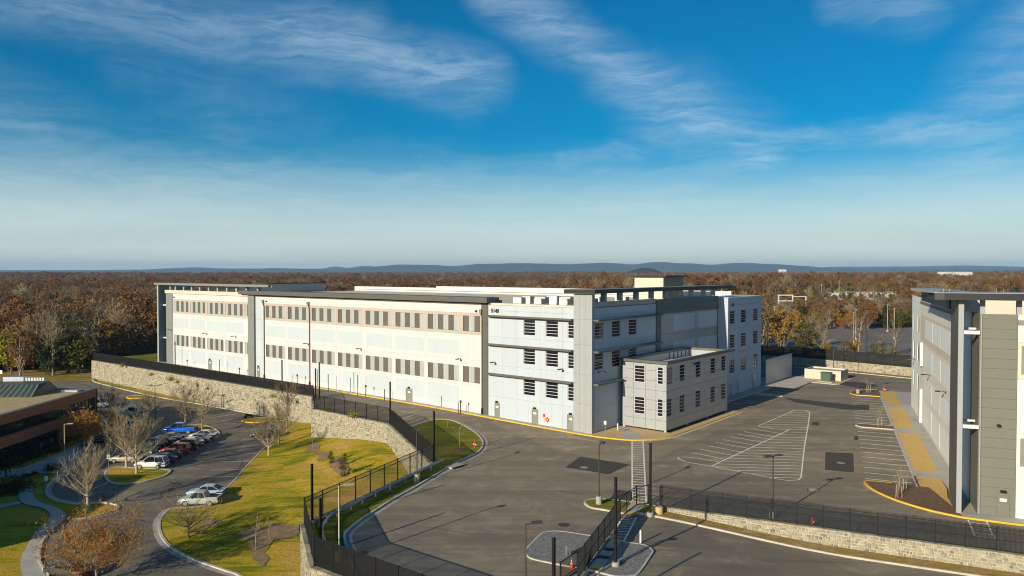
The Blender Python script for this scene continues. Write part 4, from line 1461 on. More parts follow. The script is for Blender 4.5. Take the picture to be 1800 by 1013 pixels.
# ---- doors, pipes, lamps, notices
for p0, p1 in ((-18.43, -17.55), (-10.92, -9.86), (-4.30, -3.2), (-39.15, -37.65), (-106.9, -105.5), (-86.3, -85.5)):
    steel_door(hall, front, p0, p1, z0=0.17 + 0.5 * smooth(-p0, 0, 40))
for p in (-83.55, -67.4, -21.05):
    downpipe(hall, front, p, 0.3, 16.9)
for p, z in ((-68.0, 9.0), (-51.5, 9.05), (-25.9, 9.0), (-95.0, 9.0), (-107.6, 9.0), (-18.4, 9.0), (-5.2, 9.0), (-124.6, 9.0)):
    wall_lamp(hall, front, p, z)
wall_lamp(hall, side, 1.6, 8.9)
for p, z in ((-82.6, 17.2), (-68.0, 17.2), (-22.4, 17.1), (-123.0, 17.2)):
    mb = MB(); front.box(mb, p - 0.14, p + 0.14, z - 0.14, z + 0.14, 0, 0.3); mb.build('security_camera', M['black'], hall)
dm = MB()
c = front.pt(-8.03, 1.15, 0.03)
dm.add([(c.x - 0.42, c.y, c.z), (c.x, c.y, c.z - 0.42), (c.x + 0.42, c.y, c.z), (c.x, c.y, c.z + 0.42), (c.x - 0.42, c.y - 0.03, c.z), (c.x, c.y - 0.03, c.z - 0.42), (c.x + 0.42, c.y - 0.03, c.z), (c.x, c.y - 0.03, c.z + 0.42)],
       [(4, 5, 6, 7), (0, 3, 2, 1), (0, 1, 5, 4), (1, 2, 6, 5), (2, 3, 7, 6), (3, 0, 4, 7)])
dmo = dm.build('hazard_diamond', M['red'], hall)
MB().add([(c.x - 0.13, c.y - 0.034, c.z), (c.x, c.y - 0.034, c.z - 0.13), (c.x + 0.13, c.y - 0.034, c.z), (c.x, c.y - 0.034, c.z + 0.13)], [(0, 1, 2, 3)]).build('hazard_field', M['sign_white'], dmo)
for p0, p1, z0, z1, m in ((-8.85, -8.5, 1.42, 1.95, 'red'), (-8.3, -7.8, 1.5, 2.0, 'sign_white'), (-8.95, -8.5, 1.1, 1.32, 'yellow')):
    mb = MB(); front.box(mb, p0, p1, z0, z1, 0.0, 0.02); mb.build('notice', M[m], hall)
mb = MB(); end.box(mb, 55.3, 56.3, 1.9, 3.0, 0.0, 0.35); mb.build('meter_cabinet', M['white_metal'], hall)
mb = MB(); end.box(mb, 55.5, 56.1, 0.14, 1.9, 0.0, 0.2); mb.build('meter_riser', M['galv'], hall)
for t in (43.6, 46.9):
    MB().tube([(2.5, t, 0.1), (2.5, t, 2.6)], 0.07, 8).build('bollard', M['panel_dark'], hall)

# ================================================================== the annex
annex = thing('office_annex', 'silver two-storey panelled annex with ladder windows in front of the white hall', 'building', OA, RA)
af = Plane((0, 7.3, 0), (1, 0, 0), (0, -1, 0))
ar = Plane((8.0, 0, 0), (0, 1, 0), (1, 0, 0))
ab = Plane((0.7, 0, 0), (0, 1, 0), (-1, 0, 0))
ak = Plane((0, 29.0, 0), (1, 0, 0), (0, 1, 0))
MB().box(0.9, 7.8, 7.5, 28.8, 0.3, 8.9).build('core_wall', M['panel_stone'], annex)
wa = [(2.70, 4.45), (6.50, 7.45)]
WA = [(7.08, 9.60), (2.36, 4.92)]
ops = [(a, b, z0, z1) for a, b in wa for z0, z1 in WA]
zs = [0.36, 1.75, 3.2, 4.65, 6.1, 7.55, 9.0, 10.1]
facade(annex, af, [0.7, 2.55, 4.6, 6.3, 8.0], zs, M['panel_silver'], openings=ops, gap=0.035)
war = [(7.45, 9.12), (11.49, 13.2), (16.92, 18.69), (22.36, 24.18), (26.52, 28.3)]
ops = [(a, b, z0, z1) for a, b in war for z0, z1 in ((7.05, 9.55), (2.37, 4.98))]
facade(annex, ar, [7.3, 10.3, 15.0, 20.5, 25.3, 29.0], zs, M['panel_silver'], openings=ops, gap=0.035)
facade(annex, ab, [7.3, 18, 29.0], [0.36, 5, 10.1], M['panel_silver'])
facade(annex, ak, [0.7, 4.4, 8.0], [0.36, 5, 10.1], M['panel_silver'])
for a, b in wa:
    for z0, z1 in WA:
        window(annex, af, a, b, z0, z1, d=-0.10)
for a, b in war:
    for z0, z1 in ((7.05, 9.55), (2.37, 4.98)):
        window(annex, ar, a, b, z0, z1, d=-0.10, split=False)
for x0, x1, y0, y1 in ((0.25, 8.45, 6.85, 7.55), (7.75, 8.45, 7.55, 31.0), (0.25, 0.95, 7.55, 28.75), (0.25, 7.75, 28.75, 29.4)):
    MB().box(x0, x1, y0, y1, 10.1, 10.48).build('fascia', M['fascia'], annex)
MB().box(0.95, 7.75, 7.5, 28.75, 8.9, 9.0).build('roof', M['white_metal'], annex)
for k in range(9, 14):
    y = 9 + k * 1.45
    MB().box(0.96, 1.04, y, y + 0.9, 9.0, 10.08).build('parapet_rib', M['white_metal'], annex)
for x, y in ((0.9, 7.5), (7.8, 7.5), (7.8, 14.5), (7.8, 21.5), (7.8, 28.7), (0.9, 28.7)):
    MB().box(x - 0.12, x + 0.12, y - 0.12, y + 0.12, 0.1, 0.4).build('foot', M['white_metal'], annex)
MB().box(1.3, 7.3, 8.2, 28.2, 0.1, 0.32).build('plinth', M['asphalt_dark'], annex)
mb = MB(); ar.box(mb, 16.3, 16.6, 9.2, 9.45, 0, 0.3); mb.build('security_camera', M['black'], annex)

# ================================================================== grey screen wall and its neighbours in the back corner
scr = thing('screen_wall', 'tall blank grey metal screen wall beside the far corner of the white hall', 'wall', OA, RA)
sw = Plane((2.4, 0, 0), (0, 1, 0), (1, 0, 0))
for i in range(4):
    for j in range(5):
        mb = MB()
        a = 61.7 + i * 3.9
        sw.box(mb, a + 0.02, a + 3.88, 0.2 + j * 1.02, 1.2 + j * 1.02, -0.25, 0.0)
        mb.build('panel', M['panel_silver'], scr)
MB().box(2.1, 2.48, 61.5, 77.4, 5.3, 5.4).build('coping', M['panel_light_grey'], scr)
enc = thing('bin_enclosure', 'low white ribbed enclosure behind the green electrical box', 'enclosure', OA, RA)
for x0, x1, y0, y1 in ((5.2, 12.8, 77.2, 77.45), (12.55, 12.8, 77.45, 82.5), (5.2, 5.45, 77.45, 82.5), (5.2, 12.8, 82.5, 82.75)):
    MB().box(x0, x1, y0, y1, 0.12, 2.2).build('wall', M['cream'], enc)
for k in range(15):
    MB().box(5.3 + k * 0.5, 5.36 + k * 0.5, 77.14, 77.2, 0.14, 2.15).build('rib', M['cream'], enc)
MB().box(5.6, 12.4, 77.6, 82.3, 1.8, 1.9).build('lid', M['concrete'], enc)
tb = thing('electrical_cabinet', 'dark green electrical cabinet on a concrete pad', 'cabinet', Aw(10.6, 74.6, 0.16), RA)
MB().box(-1.0, 1.0, -0.7, 0.7, 0.15, 1.85).build('body', M['green_box'], tb)
MB().prism([(-1.05, -0.8), (1.05, -0.8), (1.05, 0.75), (-1.05, 0.75)], 1.85, 1.98).build('lid', M['green_box'], tb)
MB().box(-0.9, 0.9, -0.72, -0.7, 0.3, 1.7).build('door', M['green_box'], tb)
MB().box(-1.5, 1.5, -1.2, 1.2, -0.16, 0.148).build('pad', M['concrete'], tb)
struct(sheet('service_pad', [Aw(7.5, 72.0), Aw(13.2, 72.0), Aw(13.6, 73), Aw(13.6, 83), Aw(4.5, 83), Aw(4.5, 79.1), Aw(8.2, 79.1)], M['gravel_pale'], z=0.12))
struct(ribbon('kerb', [Aw(7.4, 71.9), Aw(13.2, 71.9), Aw(13.8, 73), Aw(13.8, 83)], 0, 0.16, 0.15, M['kerb']))

# ================================================================== the right-hand data hall
hb = thing('data_hall', 'grey and sage data hall at the right edge with a free-standing corner fin', 'building', OB, RB)
MB().box(1.85, 40, 0.8, 63.9, -0.6, 17.9).build('core_wall', M['panel_stone'], hb)
MB().box(2.0, 40, 1.0, 63.7, 17.9, 18.0).build('roof', M['roof'], hb)
bs = Plane((1.6, 0, 0), (0, 1, 0), (-1, 0, 0))
bf = Plane((0, 0.55, 0), (1, 0, 0), (0, -1, 0))
facade(hb, bs, [0.55, 5.0], [0.12] + [0.95 * k for k in range(1, 21)] + [19.46], M['panel_sage'], gap=0.018)
facade(hb, bs, [5.0, 9.5, 13.6, 18.0], [0.12, 4.3, 8.6, 13.0, 16.7, 19.4], M['b_white'], gap=0.03)
cj = [18.0, 26.9, 35.6, 45.2, 51.2]
facade(hb, bs, cj, [0.12, 4.0, 8.1, 12.6], M['b_warm'])
facade(hb, bs, cj, [12.6, 16.75], M['b_tan'], d=-0.01)
facade(hb, bs, cj, [16.75, 17.6, 18.42], M['b_warm'])
facade(hb, bs, cj, [18.42, 18.9], M['panel_sage'], d=0.03)
facade(hb, bs, cj, [18.9, 19.45], M['b_warm'], d=0.08)
for a, b in ((18.5, 26.5), (27.35, 35.47), (35.85, 44.6)):
    for z0, z1 in ((13.5, 16.36), (9.2, 12.0), (4.9, 7.6), (0.6, 3.8)):
        mb = MB(); bs.box(mb, a, b, z0, z1, 0.0, 0.02); mb.build('colour_field', M['b_white'], hb)
wb = [(59.4, 61.2), (52.5, 54.9)]
WB = [(13.75, 16.34), (9.0, 11.6), (4.2, 6.85)]
facade(hb, bs, [51.2, 57.4, 63.9], [0.12, 3.9, 8.2, 12.7, 17.2, 18.6, 19.4], M['b_white'], openings=[(a, b, z0, z1) for a, b in wb for z0, z1 in WB])
for a, b in wb:
    for z0, z1 in WB:
        window(hb, bs, a, b, z0, z1, frame=M['fascia_dark'], bar=0.05)
for z0, z1 in ((8.95, 12.6), (0.2, 5.37)):
    mb = MB(); bs.box(mb, 47.4, 49.4, z0, z1, 0.0, 0.35); mb.build('duct_cover', M['white_metal'], hb)
for p, z in ((37.84, 8.74), (22.27, 8.66), (58.0, 8.8)):
    wall_lamp(hb, bs, p, z)
# front: sage siding, then white with grey bands
facade(hb, bf, [1.6, 1.85, 4.7], [0.12] + [0.95 * k for k in range(1, 21)] + [19.46], M['panel_sage'], gap=0.018)
mb = MB(); bf.box(mb, 1.70, 1.78, 0.15, 19.4, 0.0, 0.06); mb.build('corner_trim', M['panel_light_grey'], hb)
opb = [(5.03, 7.2, 13.8, 16.48), (5.03, 7.2, 5.06, 7.75), (9.4, 11.6, 13.8, 16.48), (9.4, 11.6, 5.06, 7.75)]
facade(hb, bf, [4.72, 8.2, 12.5, 20], [0.12, 2.96, 8.16, 13.3], M['b_warm'], openings=opb)
facade(hb, bf, [4.72, 8.2, 12.5, 20], [13.3, 16.85], M['b_tan'], openings=opb, d=-0.01)
facade(hb, bf, [4.72, 8.2, 12.5, 20], [16.85, 18.44], M['b_warm'])
facade(hb, bf, [4.72, 8.2, 12.5, 20], [18.44, 18.92], M['panel_grey'], d=0.03)
facade(hb, bf, [4.72, 8.2, 12.5, 20], [18.92, 19.46], M['b_warm'])
for a, b, z0, z1 in opb:
    mb = MB(); bf.box(mb, a, b, z0, z1, -0.2, -0.1); mb.build('louvre', M['louvre_grey'], hb)
steel_door(hb, bf, 3.27, 4.15, 0.17, mat=M['panel_sage'])
mb = MB(); bf.box(mb, 3.1, 3.4, 8.75, 8.95, 0, 0.35); mb.build('security_camera', M['black'], hb)
# the free-standing fin and its brackets
fin = MB().box(-0.22, 0.22, 0.1, 4.9, -0.3, 20.8)
fin.build('corner_fin', M['panel_light_grey'], hb)
MB().box(-0.245, -0.222, 0.15, 4.85, -0.2, 20.75).build('fin_cladding', M['fascia'], hb)
for z in (17.5, 8.4):
    MB().box(0.22, 1.6, 0.25, 0.65, z, z + 0.34).build('fin_bracket', M['white_metal'], hb)
    MB().box(0.5, 1.6, 2.4, 2.7, z + 0.3, z + 0.5).build('fin_bracket', M['white_metal'], hb)
# canopy of the front, wedge-ended
MB().prism([(-2.4, -1.0), (-1.6, -1.2), (20, -1.1), (20, 3.6), (1.0, 3.6), (-0.2, 6.0), (-1.0, 6.0)], 20.82, 21.46).build('canopy', M['fascia_dark'], hb)
MB().prism([(-2.42, -1.02), (-1.6, -1.23), (20, -1.13), (20, 3.63), (1.0, 3.63)], 21.465, 21.52).build('canopy_flashing', M['panel_light_grey'], hb)
MB().prism([(-0.3, 5.6), (0.9, 5.6), (1.6, 32.0), (-0.2, 32.0)], 19.6, 20.75).build('side_eaves', M['fascia_dark'], hb)
MB().prism([(-1.6, 31.0), (1.2, 31.0), (2.5, 12), (2.0, 6.2), (0.9, 6.2)], 20.95, 21.35).build('upper_canopy', M['panel_light_grey'], hb)
for x in (1.86, 4.83, 8.1, 11.5):
    MB().box(x - 0.2, x + 0.22, 0.7, 1.1, 19.46, 20.82).build('canopy_post', M['panel_light_grey'], hb)
for x in (-1.5, -1.0, 2.9, 3.5, 5.5):
    MB().tube([(x, 0.4, 21.5), (x, 0.4, 21.85)], 0.025, 5).build('lightning_rod', M['galv'], hb)
MB().box(2.0, 20, 12, 12.3, 18.0, 20.6).build('roof_screen', M['cream'], hb)
MB().box(3.4, 4.9, 4.0, 5.4, 18.0, 19.1).build('roof_vent', M['cream'], hb)

# ================================================================== the brown office building on the left
ofx = -75.8
off_b = thing('office_building', 'low brown brick office block with strip windows and a tan gravel roof', 'building', (ofx, 110, lot_z(110)), 0.0)
OW = Plane((0, 0, 0), (0, 1, 0), (1, 0, 0))               # the long wall, local x = 0, y from -30 to 26
MB().box(-45, -0.6, -24, 25.6, -0.5, 7.6).build('core_wall', M['fascia_dark'], off_b)
mb = MB()
OW.box(mb, -24.0, 26, 6.35, 7.75, -0.7, 0.0); mb.build('brick_band', M['brick'], off_b)
mb = MB(); OW.box(mb, -24.0, 14.5, 2.95, 4.55, -0.7, 0.25); mb.build('brick_band', M['brick'], off_b)
mb = MB(); OW.box(mb, 20.6, 26, 4.2, 6.35, -0.55, -0.45); mb.build('glazing', M['glass_green'], off_b)
for y in (20.6, 21.7, 22.8, 23.9, 25.0):
    mb = MB(); OW.box(mb, y - 0.05, y + 0.05, 4.2, 6.35, -0.45, -0.36); mb.build('mullion', M['fascia_dark'], off_b)
mb = MB(); OW.box(mb, 14.5, 26, -0.3, 4.2, -0.6, 0.0); mb.build('brick_wall', M['brick'], off_b)
mb = MB(); OW.box(mb, 25.2, 26, 4.2, 6.35, -0.6, 0.0); mb.build('brick_pier', M['brick'], off_b)
for k in range(16):
    y = -23.4 + k * 2.8
    if y < 20:
        mb = MB(); OW.box(mb, y, y + 2.72, 4.57, 6.33, -0.45, -0.40); mb.build('pane', M['glass'], off_b)
    if y < 14:
        mb = MB(); OW.box(mb, y, y + 2.72, 0.25, 2.93, -0.5, -0.45); mb.build('pane', M['glass'], off_b)
MB().box(-45, 0.0, 25.61, 26, -0.3, 7.75).build('brick_wall', M['brick'], off_b)
MB().box(-45, -0.72, -24, 25.6, 7.6, 7.66).build('roof', M['roof_gravel'], off_b)
MB().box(-0.8, 0.06, -24, 26.06, 7.76, 7.84).build('coping', M['fascia'], off_b)
MB().box(-45, -0.8, 25.55, 26.06, 7.76, 7.84).build('coping', M['fascia'], off_b)
# sloping standing-seam rooflight hood
mb = MB()
hx0, hx1, hy0, hy1, hz0, hz1 = -32.0, -6.7, 17.2, 25.3, 7.66, 9.35
mb.add([(hx0, hy0, hz0), (hx1, hy0, hz0), (hx1 + 0.2, hy1, hz0), (hx0, hy1, hz0), (hx0 + 2.5, hy0 + 2.8, hz1), (hx1 - 0.5, hy0 + 3.0, hz1), (hx1 + 0.0, hy1 - 2.6, hz1 + 0.35), (hx0 + 2.5, hy1 - 2.6, hz1)],
       [(0, 1, 5, 4), (1, 2, 6, 5), (2, 3, 7, 6), (3, 0, 4, 7), (4, 5, 6, 7)])
hood = mb.build('roof_hood', M['seam_dark'], off_b)
for k in range(26):
    t = k / 25
    a = Vector((hx0 + (hx1 - hx0) * t, hy0 - 0.02, hz0))
    b = Vector((hx0 + 2.5 + (hx1 - 0.5 - hx0 - 2.5) * t, hy0 + 2.85, hz1 + 0.02))
    w = Vector((0.32, 0, 0))
    n = Vector((0, -0.66, 0.75)) * 0.05
    MB().add([a + n, a + w + n, b + w + n, b + n, a + n * 2.2, b + n * 2.2], [(0, 1, 2, 3), (0, 4, 5, 3)]).build('seam_panel', M['seam_green'], hood)
MB().box(-15.6, -11.9, 23.6, 25.3, 7.66, 10.2).build('air_handler', M['galv'], off_b)
for k in range(7):
    MB().box(-11.6 + k * 0.5, -11.3 + k * 0.5, 23.7, 24.0, 7.66, 10.1).build('flue', M['white_metal'], off_b)
MB().box(-5.2, -1.8, 22.8, 24.8, 7.66, 7.95).build('skylight', M['galv'], off_b)
# projecting near bay, mostly outside the picture
MB().box(-45, 1.6, -53, -29.0, -0.5, 11.3).build('near_wing', M['brick'], off_b)

# ================================================================== stone retaining walls
def stone_wall(name, label, pts, top, bottom, seed, parts=0, course=0.30, thick=0.5, cat='retaining wall', group=None):
    """pts run with the outer face on the right-hand side; stones stand proud of a mortared core.
    parts: how many of the largest stones become objects of their own (the rest are one joined part)"""
    rnd = random.Random(seed)
    root = thing(name, label, cat, (0, 0, 0), 0, group)
    core = MB()
    joined = MB()
    singles = []
    cap = MB()
    for a, b in zip(pts, pts[1:]):
        d = Vector((b.x - a.x, b.y - a.y, 0))
        L = d.length
        d.normalize()
        n = Vector((d.y, -d.x, 0))                       # outward
        seg = max(1, int(L / 4))
        for k in range(seg):
            p, q = a + d * (L * k / seg), a + d * (L * (k + 1) / seg)
            zb0, zb1, zt0, zt1 = bottom(p.x, p.y), bottom(q.x, q.y), top(p.x, p.y), top(q.x, q.y)
            i, j = p - n * thick, q - n * thick
            core.add([(p.x, p.y, zb0), (q.x, q.y, zb1), (j.x, j.y, zb1), (i.x, i.y, zb0), (p.x, p.y, zt0), (q.x, q.y, zt1), (j.x, j.y, zt1), (i.x, i.y, zt0)],
                     [(4, 5, 6, 7), (0, 1, 5, 4), (2, 3, 7, 6), (1, 2, 6, 5), (3, 0, 4, 7)])
        z = min(bottom(a.x, a.y), bottom(b.x, b.y))
        ztop = max(top(a.x, a.y), top(b.x, b.y))
        row = 0
        while z < ztop - 0.05:
            ch = course * rnd.uniform(0.75, 1.3)
            s = -rnd.random() * 0.3
            while s < L:
                w = course * rnd.uniform(0.9, 2.3)
                s0, s1 = max(0.0, s), min(L, s + w)
                s += w
                if s1 - s0 < 0.08:
                    continue
                m = a + d * ((s0 + s1) / 2)
                z0, z1 = z + rnd.uniform(-.05, .04), min(z + ch + rnd.uniform(-.04, .05), top(m.x, m.y) - 0.01)
                if z1 - z0 < 0.07 or z1 < bottom(m.x, m.y):
                    continue
                g = 0.022
                out = rnd.uniform(0.035, 0.10)
                jt = lambda: rnd.uniform(0.0, 0.045)
                # an eight-sided rubble outline: the corners knocked off unevenly
                W_, H_ = s1 - s0 - 2 * g, z1 - z0 - 2 * g
                kx = [W_ * rnd.uniform(.10, .34) for _ in range(4)]
                kz = [H_ * rnd.uniform(.12, .38) for _ in range(4)]
                x0_, x1_, y0_, y1_ = s0 + g, s1 - g, z0 + g, z1 - g
                c = [(x0_ + kx[0], y0_), (x1_ - kx[1], y0_), (x1_, y0_ + kz[1]), (x1_, y1_ - kz[2]), (x1_ - kx[2], y1_), (x0_ + kx[3], y1_), (x0_, y1_ - kz[3]), (x0_, y0_ + kz[0])]
                sg = [(0, 1), (0, 1), (-1, 0), (-1, 0), (0, -1), (0, -1), (1, 0), (1, 0)]
                vs = [a + d * x + n * -0.02 + Vector((0, 0, zz)) for x, zz in c]
                # an uneven outer face with knocked-off corners
                vs += [a + d * (x + q[0] * (0.02 + jt())) + n * (out - jt() * 0.5) + Vector((0, 0, zz + q[1] * (0.012 + jt() * 0.8))) for (x, zz), q in zip(c, sg)]
                fs = [tuple(range(8, 16))] + [(i, (i + 1) % 8, 8 + (i + 1) % 8, 8 + i) for i in range(8)]
                singles.append(((s1 - s0) * (z1 - z0) / max(1.0, m.length) ** 2, vs, fs)) if parts else joined.add(vs, fs)
            z += ch
            row += 1
        # coping line of flat stones
        cn = max(1, int(L / 1.0))
        for k in range(cn):
            p, q = a + d * (L * k / cn + 0.01), a + d * (L * (k + 1) / cn - 0.01)
            o, i = n * 0.06, n * -(thick + 0.03)
            z0, z1 = top(p.x, p.y), top(q.x, q.y)
            h = 0.08
            cap.add([p + o + Vector((0, 0, z0)), q + o + Vector((0, 0, z1)), q + i + Vector((0, 0, z1)), p + i + Vector((0, 0, z0)),
                     p + o + Vector((0, 0, z0 + h)), q + o + Vector((0, 0, z1 + h)), q + i + Vector((0, 0, z1 + h)), p + i + Vector((0, 0, z0 + h))],
                    [(4, 5, 6, 7), (0, 1, 5, 4), (1, 2, 6, 5), (2, 3, 7, 6), (3, 0, 4, 7)])
    core.build('core', M['mortar'], root)
    stuff(cap.build('coping_stones', M['stone'], root))
    if parts:
        singles.sort(key=lambda t: -t[0])
        for k, (_, vs, fs) in enumerate(singles):
            if k < parts:
                MB().add(vs, fs).build('stone', M['stone'], root)
            else:
                joined.add(vs, fs)
    if joined.v:
        stuff(joined.build('stones', M['stone'], root))
    return root


low = lambda x, y: lot_z(y) - 0.5
T0 = lambda x, y: 0.18
e1 = (F2 - F1).normalized()
stone_wall('retaining_wall', 'long tall pale stone retaining wall behind the lower car park', [F1, F2 + e1 * 0.4], T0, low, 1, course=0.36)
stone_wall('retaining_wall', 'short stone retaining wall at the head of the grass bank', [F3 + Vector((-0.4, 0.3, 0)), F4], T0, low, 2, course=0.30)
stone_wall('retaining_wall', 'slanting stone retaining wall running down the grass bank to the long fence', [F4, F5], T0, low, 3, course=0.30)
stone_wall('retaining_wall', 'plain stone retaining wall under the jog in the fence beside the bare tree', [F2, F3], T0, low, 4, course=0.5)
stone_wall('retaining_wall', 'stone wall below the long see-through fence at the top of the bank', [F5, F6], T0, low, 5, course=0.4)
stone_wall('retaining_wall', 'stone retaining wall at the near corner of the yard seen end-on', [F6, F7], T0, low, 6, course=0.26)
stone_wall('retaining_wall', 'stone retaining wall at the bottom edge under the near fence', [F7, F8], T0, low, 7, course=0.26)
rw = [Vector((x, wall_line(x), 0)) for x in (14.5, 22, 30, 38, 46)]
stone_wall('stone_wall', 'low rubble stone wall carrying the black fence along the entrance road', rw, lambda x, y: 0.36, lambda x, y: road_z(x) - 0.1, 8, parts=300, course=0.27, cat='wall')
bwl = [Vector((52, 203, 0))] + BACK
stone_wall('stone_wall', 'stone retaining wall with a dark screened fence in the far right corner', bwl, lambda x, y: 2.0, lambda x, y: -0.3, 9, course=0.42, cat='wall')

# ================================================================== fences
_post_cache = {}


def fence(name, label, pts, h, zf, post=2.6, pale=0.05, pw=0.02, pd=0.008, rails=(0.12, 1.0), dense=True, spikes=0.0, group=None, post_w=0.09, mid=()):
    root = thing(name, label, 'fence', (0, 0, 0), 0, group)
    key = (round(h + spikes, 2), post_w)
    if key not in _post_cache:
        mb = MB().box(-post_w / 2, post_w / 2, -post_w / 2, post_w / 2, -0.1, h + 0.03)
        mb.box(-post_w / 2 - 0.01, post_w / 2 + 0.01, -post_w / 2 - 0.01, post_w / 2 + 0.01, h + 0.03, h + 0.07)
        _post_cache[key] = mb.mesh('post', M['black'])
    pm = _post_cache[key]
    inf = MB()
    for a, b in zip(pts, pts[1:]):
        d = Vector((b.x - a.x, b.y - a.y, 0))
        L = d.length
        d.normalize()
        ang = math.atan2(d.y, d.x)
        n = max(1, round(L / post))
        for k in range(n + (1 if b is pts[-1] else 0)):
            p = a + d * (L * k / n)
            link('post', pm, root, (p.x, p.y, zf(p.x, p.y)), ang)
        nn = Vector((-d.y, d.x, 0))
        for r in rails:
            mb = MB()
            for k in range(n):
                p, q = a + d * (L * k / n), a + d * (L * (k + 1) / n)
                zp, zq = zf(p.x, p.y) + h * r - 0.03, zf(q.x, q.y) + h * r - 0.03
                w = nn * 0.025
                mb.add([p - w + Vector((0, 0, zp)), q - w + Vector((0, 0, zq)), q + w + Vector((0, 0, zq)), p + w + Vector((0, 0, zp)),
                        p - w + Vector((0, 0, zp + 0.06)), q - w + Vector((0, 0, zq + 0.06)), q + w + Vector((0, 0, zq + 0.06)), p + w + Vector((0, 0, zp + 0.06))],
                       [(0, 3, 2, 1), (4, 5, 6, 7), (0, 1, 5, 4), (2, 3, 7, 6)])
            mb.build('rail', M['black'], root)
        m = int(L / pale)
        for k in range(m):
            p = a + d * ((k + 0.5) * pale)
            z = zf(p.x, p.y)
            u, w = d * (pw / 2), nn * pd
            zt = z + h + spikes
            inf.add([p - u - w + Vector((0, 0, z + 0.05)), p + u - w + Vector((0, 0, z + 0.05)), p + u + w + Vector((0, 0, z + 0.05)), p - u + w + Vector((0, 0, z + 0.05)),
                     p - u - w + Vector((0, 0, zt)), p + u - w + Vector((0, 0, zt)), p + u + w + Vector((0, 0, zt)), p - u + w + Vector((0, 0, zt))],
                    [(0, 1, 5, 4), (1, 2, 6, 5), (2, 3, 7, 6), (3, 0, 4, 7)])
    stuff(inf.build('infill_wires', M['mesh_black'], root))
    return root


on_wall = lambda x, y: 0.24
cent = Vector((0.0, 0.0, 0))
ins = [F1 + Vector((0.3, 0.4, 0)), F2 + Vector((0.2, 0.2, 0))]
fence('security_fence', 'black security fence on the long tall stone wall', ins, 2.05, on_wall, 2.6, 0.06, 0.034)
fence('security_fence', 'black see-through fence along the top of the short stone wall', [F2 + Vector((0.2, 0.2, 0)), F3 + Vector((0.2, 0.2, 0)), F4 + Vector((0.25, 0.15, 0))], 2.4, on_wall, 2.6, 0.075, 0.016)
fence('security_fence', 'dense black fence on the slanting stone wall beside the lawn with saplings', [F4 + Vector((0.25, 0.15, 0)), F5 + Vector((0.25, 0.1, 0))], 2.4, on_wall, 2.6, 0.06, 0.026)
fence('security_fence', 'long black see-through fence behind the guard rail above the grass bank', [F5 + Vector((0.25, 0.1, 0)), F6 + Vector((0.3, 0.1, 0))], 2.45, on_wall, 2.55, 0.085, 0.014, rails=(0.04, 0.84, 1.0))
fence('security_fence', 'black fence running end-on at the near left corner of the yard', [F6 + Vector((0.3, 0.1, 0)), F7 + Vector((0.25, 0.3, 0))], 2.3, on_wall, 2.6, 0.05, 0.03)
fence('security_fence', 'black mesh fence crossing the bottom edge of the picture', [F7 + Vector((0.25, 0.3, 0)), F8 + Vector((0.2, 0.3, 0))], 2.3, on_wall, 2.5, 0.045, 0.022)
rf = [Vector((x, wall_line(x) + 0.25, 0)) for x in (14.6, 20, 26, 32, 38, 46)]
fence('security_fence', 'black spiked palisade fence on the low rubble wall by the entrance road', rf, 1.95, lambda x, y: 0.44, 2.45, 0.085, 0.042, 0.022, rails=(0.06, 0.5, 0.96), spikes=0.16)
bfp = [p + Vector((0.25, 0.3, 0)) for p in bwl]
fence('security_fence', 'dark screened fence on the far right stone wall', bfp, 2.5, lambda x, y: 2.08, 3.0, 0.07, 0.055)
ff = [Vector((*Aw(-150, -6.5).xy, 0)), Vector((*Aw(-153, 34).xy, 0)), Vector((*Aw(-120, 70).xy, 0))]
fence('security_fence', 'dark fence closing the yard beyond the far left end of the white hall', ff, 2.2, lambda x, y: yard_z(x, y) + 0.1, 3.0, 0.10, 0.06)
pf = [G(1021, 1013), G(1102, 906)]
fence('pedestrian_fence', 'black mesh fence along the footpath across the gravel island', [G(1015, 1022), G(1040, 986), G(1090, 916)], 2.0, lambda x, y: 0.1, 2.3, 0.07, 0.018, rails=(0.05, 0.5, 1.0))
fence('pedestrian_fence', 'thin black railing round the crossing on the gate island', [G(1090, 916), G(1101, 904), G(1119, 891), G(1140, 889), G(1160, 893)], 1.9, lambda x, y: 0.15, 2.4, 0.6, 0.012, rails=(0.04, 0.5, 1.0))
fence('pedestrian_fence', 'low black railing beside the orange traffic cone', [G(985, 1022), G(1015, 1001)], 1.4, lambda x, y: 0.05, 2.2, 0.10, 0.016, rails=(0.05, 1.0))

# ================================================================== guard rail
gp = catmull([G(u, v) for u, v in ((780, 818), (750, 832), (700, 857), (650, 882), (610, 904), (583, 917), (572, 928), (567, 940), (570, 960), (580, 985))], 4)
gr = thing('guard_rail', 'galvanised guard rail curving along the inside of the long fence', 'guard rail')
mb = MB()
off = side_offsets(gp)
prof = [(0.00, 0.42), (0.07, 0.47), (0.0, 0.55), (0.07, 0.64), (0.0, 0.72)]
vs, fs = [], []
for p, o in zip(gp, off):
    for dx, z in prof:
        vs.append((p.x + o.x * dx, p.y + o.y * dx, z + 0.12))
for i in range(len(gp) - 1):
    for k in range(len(prof) - 1):
        fs.append((i * 5 + k, (i + 1) * 5 + k, (i + 1) * 5 + k + 1, i * 5 + k + 1))
mb.add(vs, fs)
mb.build('rail', M['galv'], gr)
pmesh = MB().box(-0.07, 0.07, -0.07, 0.07, 0.0, 0.82).mesh('post', M['galv'])
acc = 0.0
for a, b in zip(gp, gp[1:]):
    acc += (b - a).length
    if acc > 1.9:
        acc = 0
        link('post', pmesh, gr, (b.x - 0.12, b.y + 0.1, 0.05))
db = G(800, 821)
db = thing('storm_drain', 'concrete storm drain inlet set in the kerb', 'drain', (db.x, db.y, 0.1), rad(50))
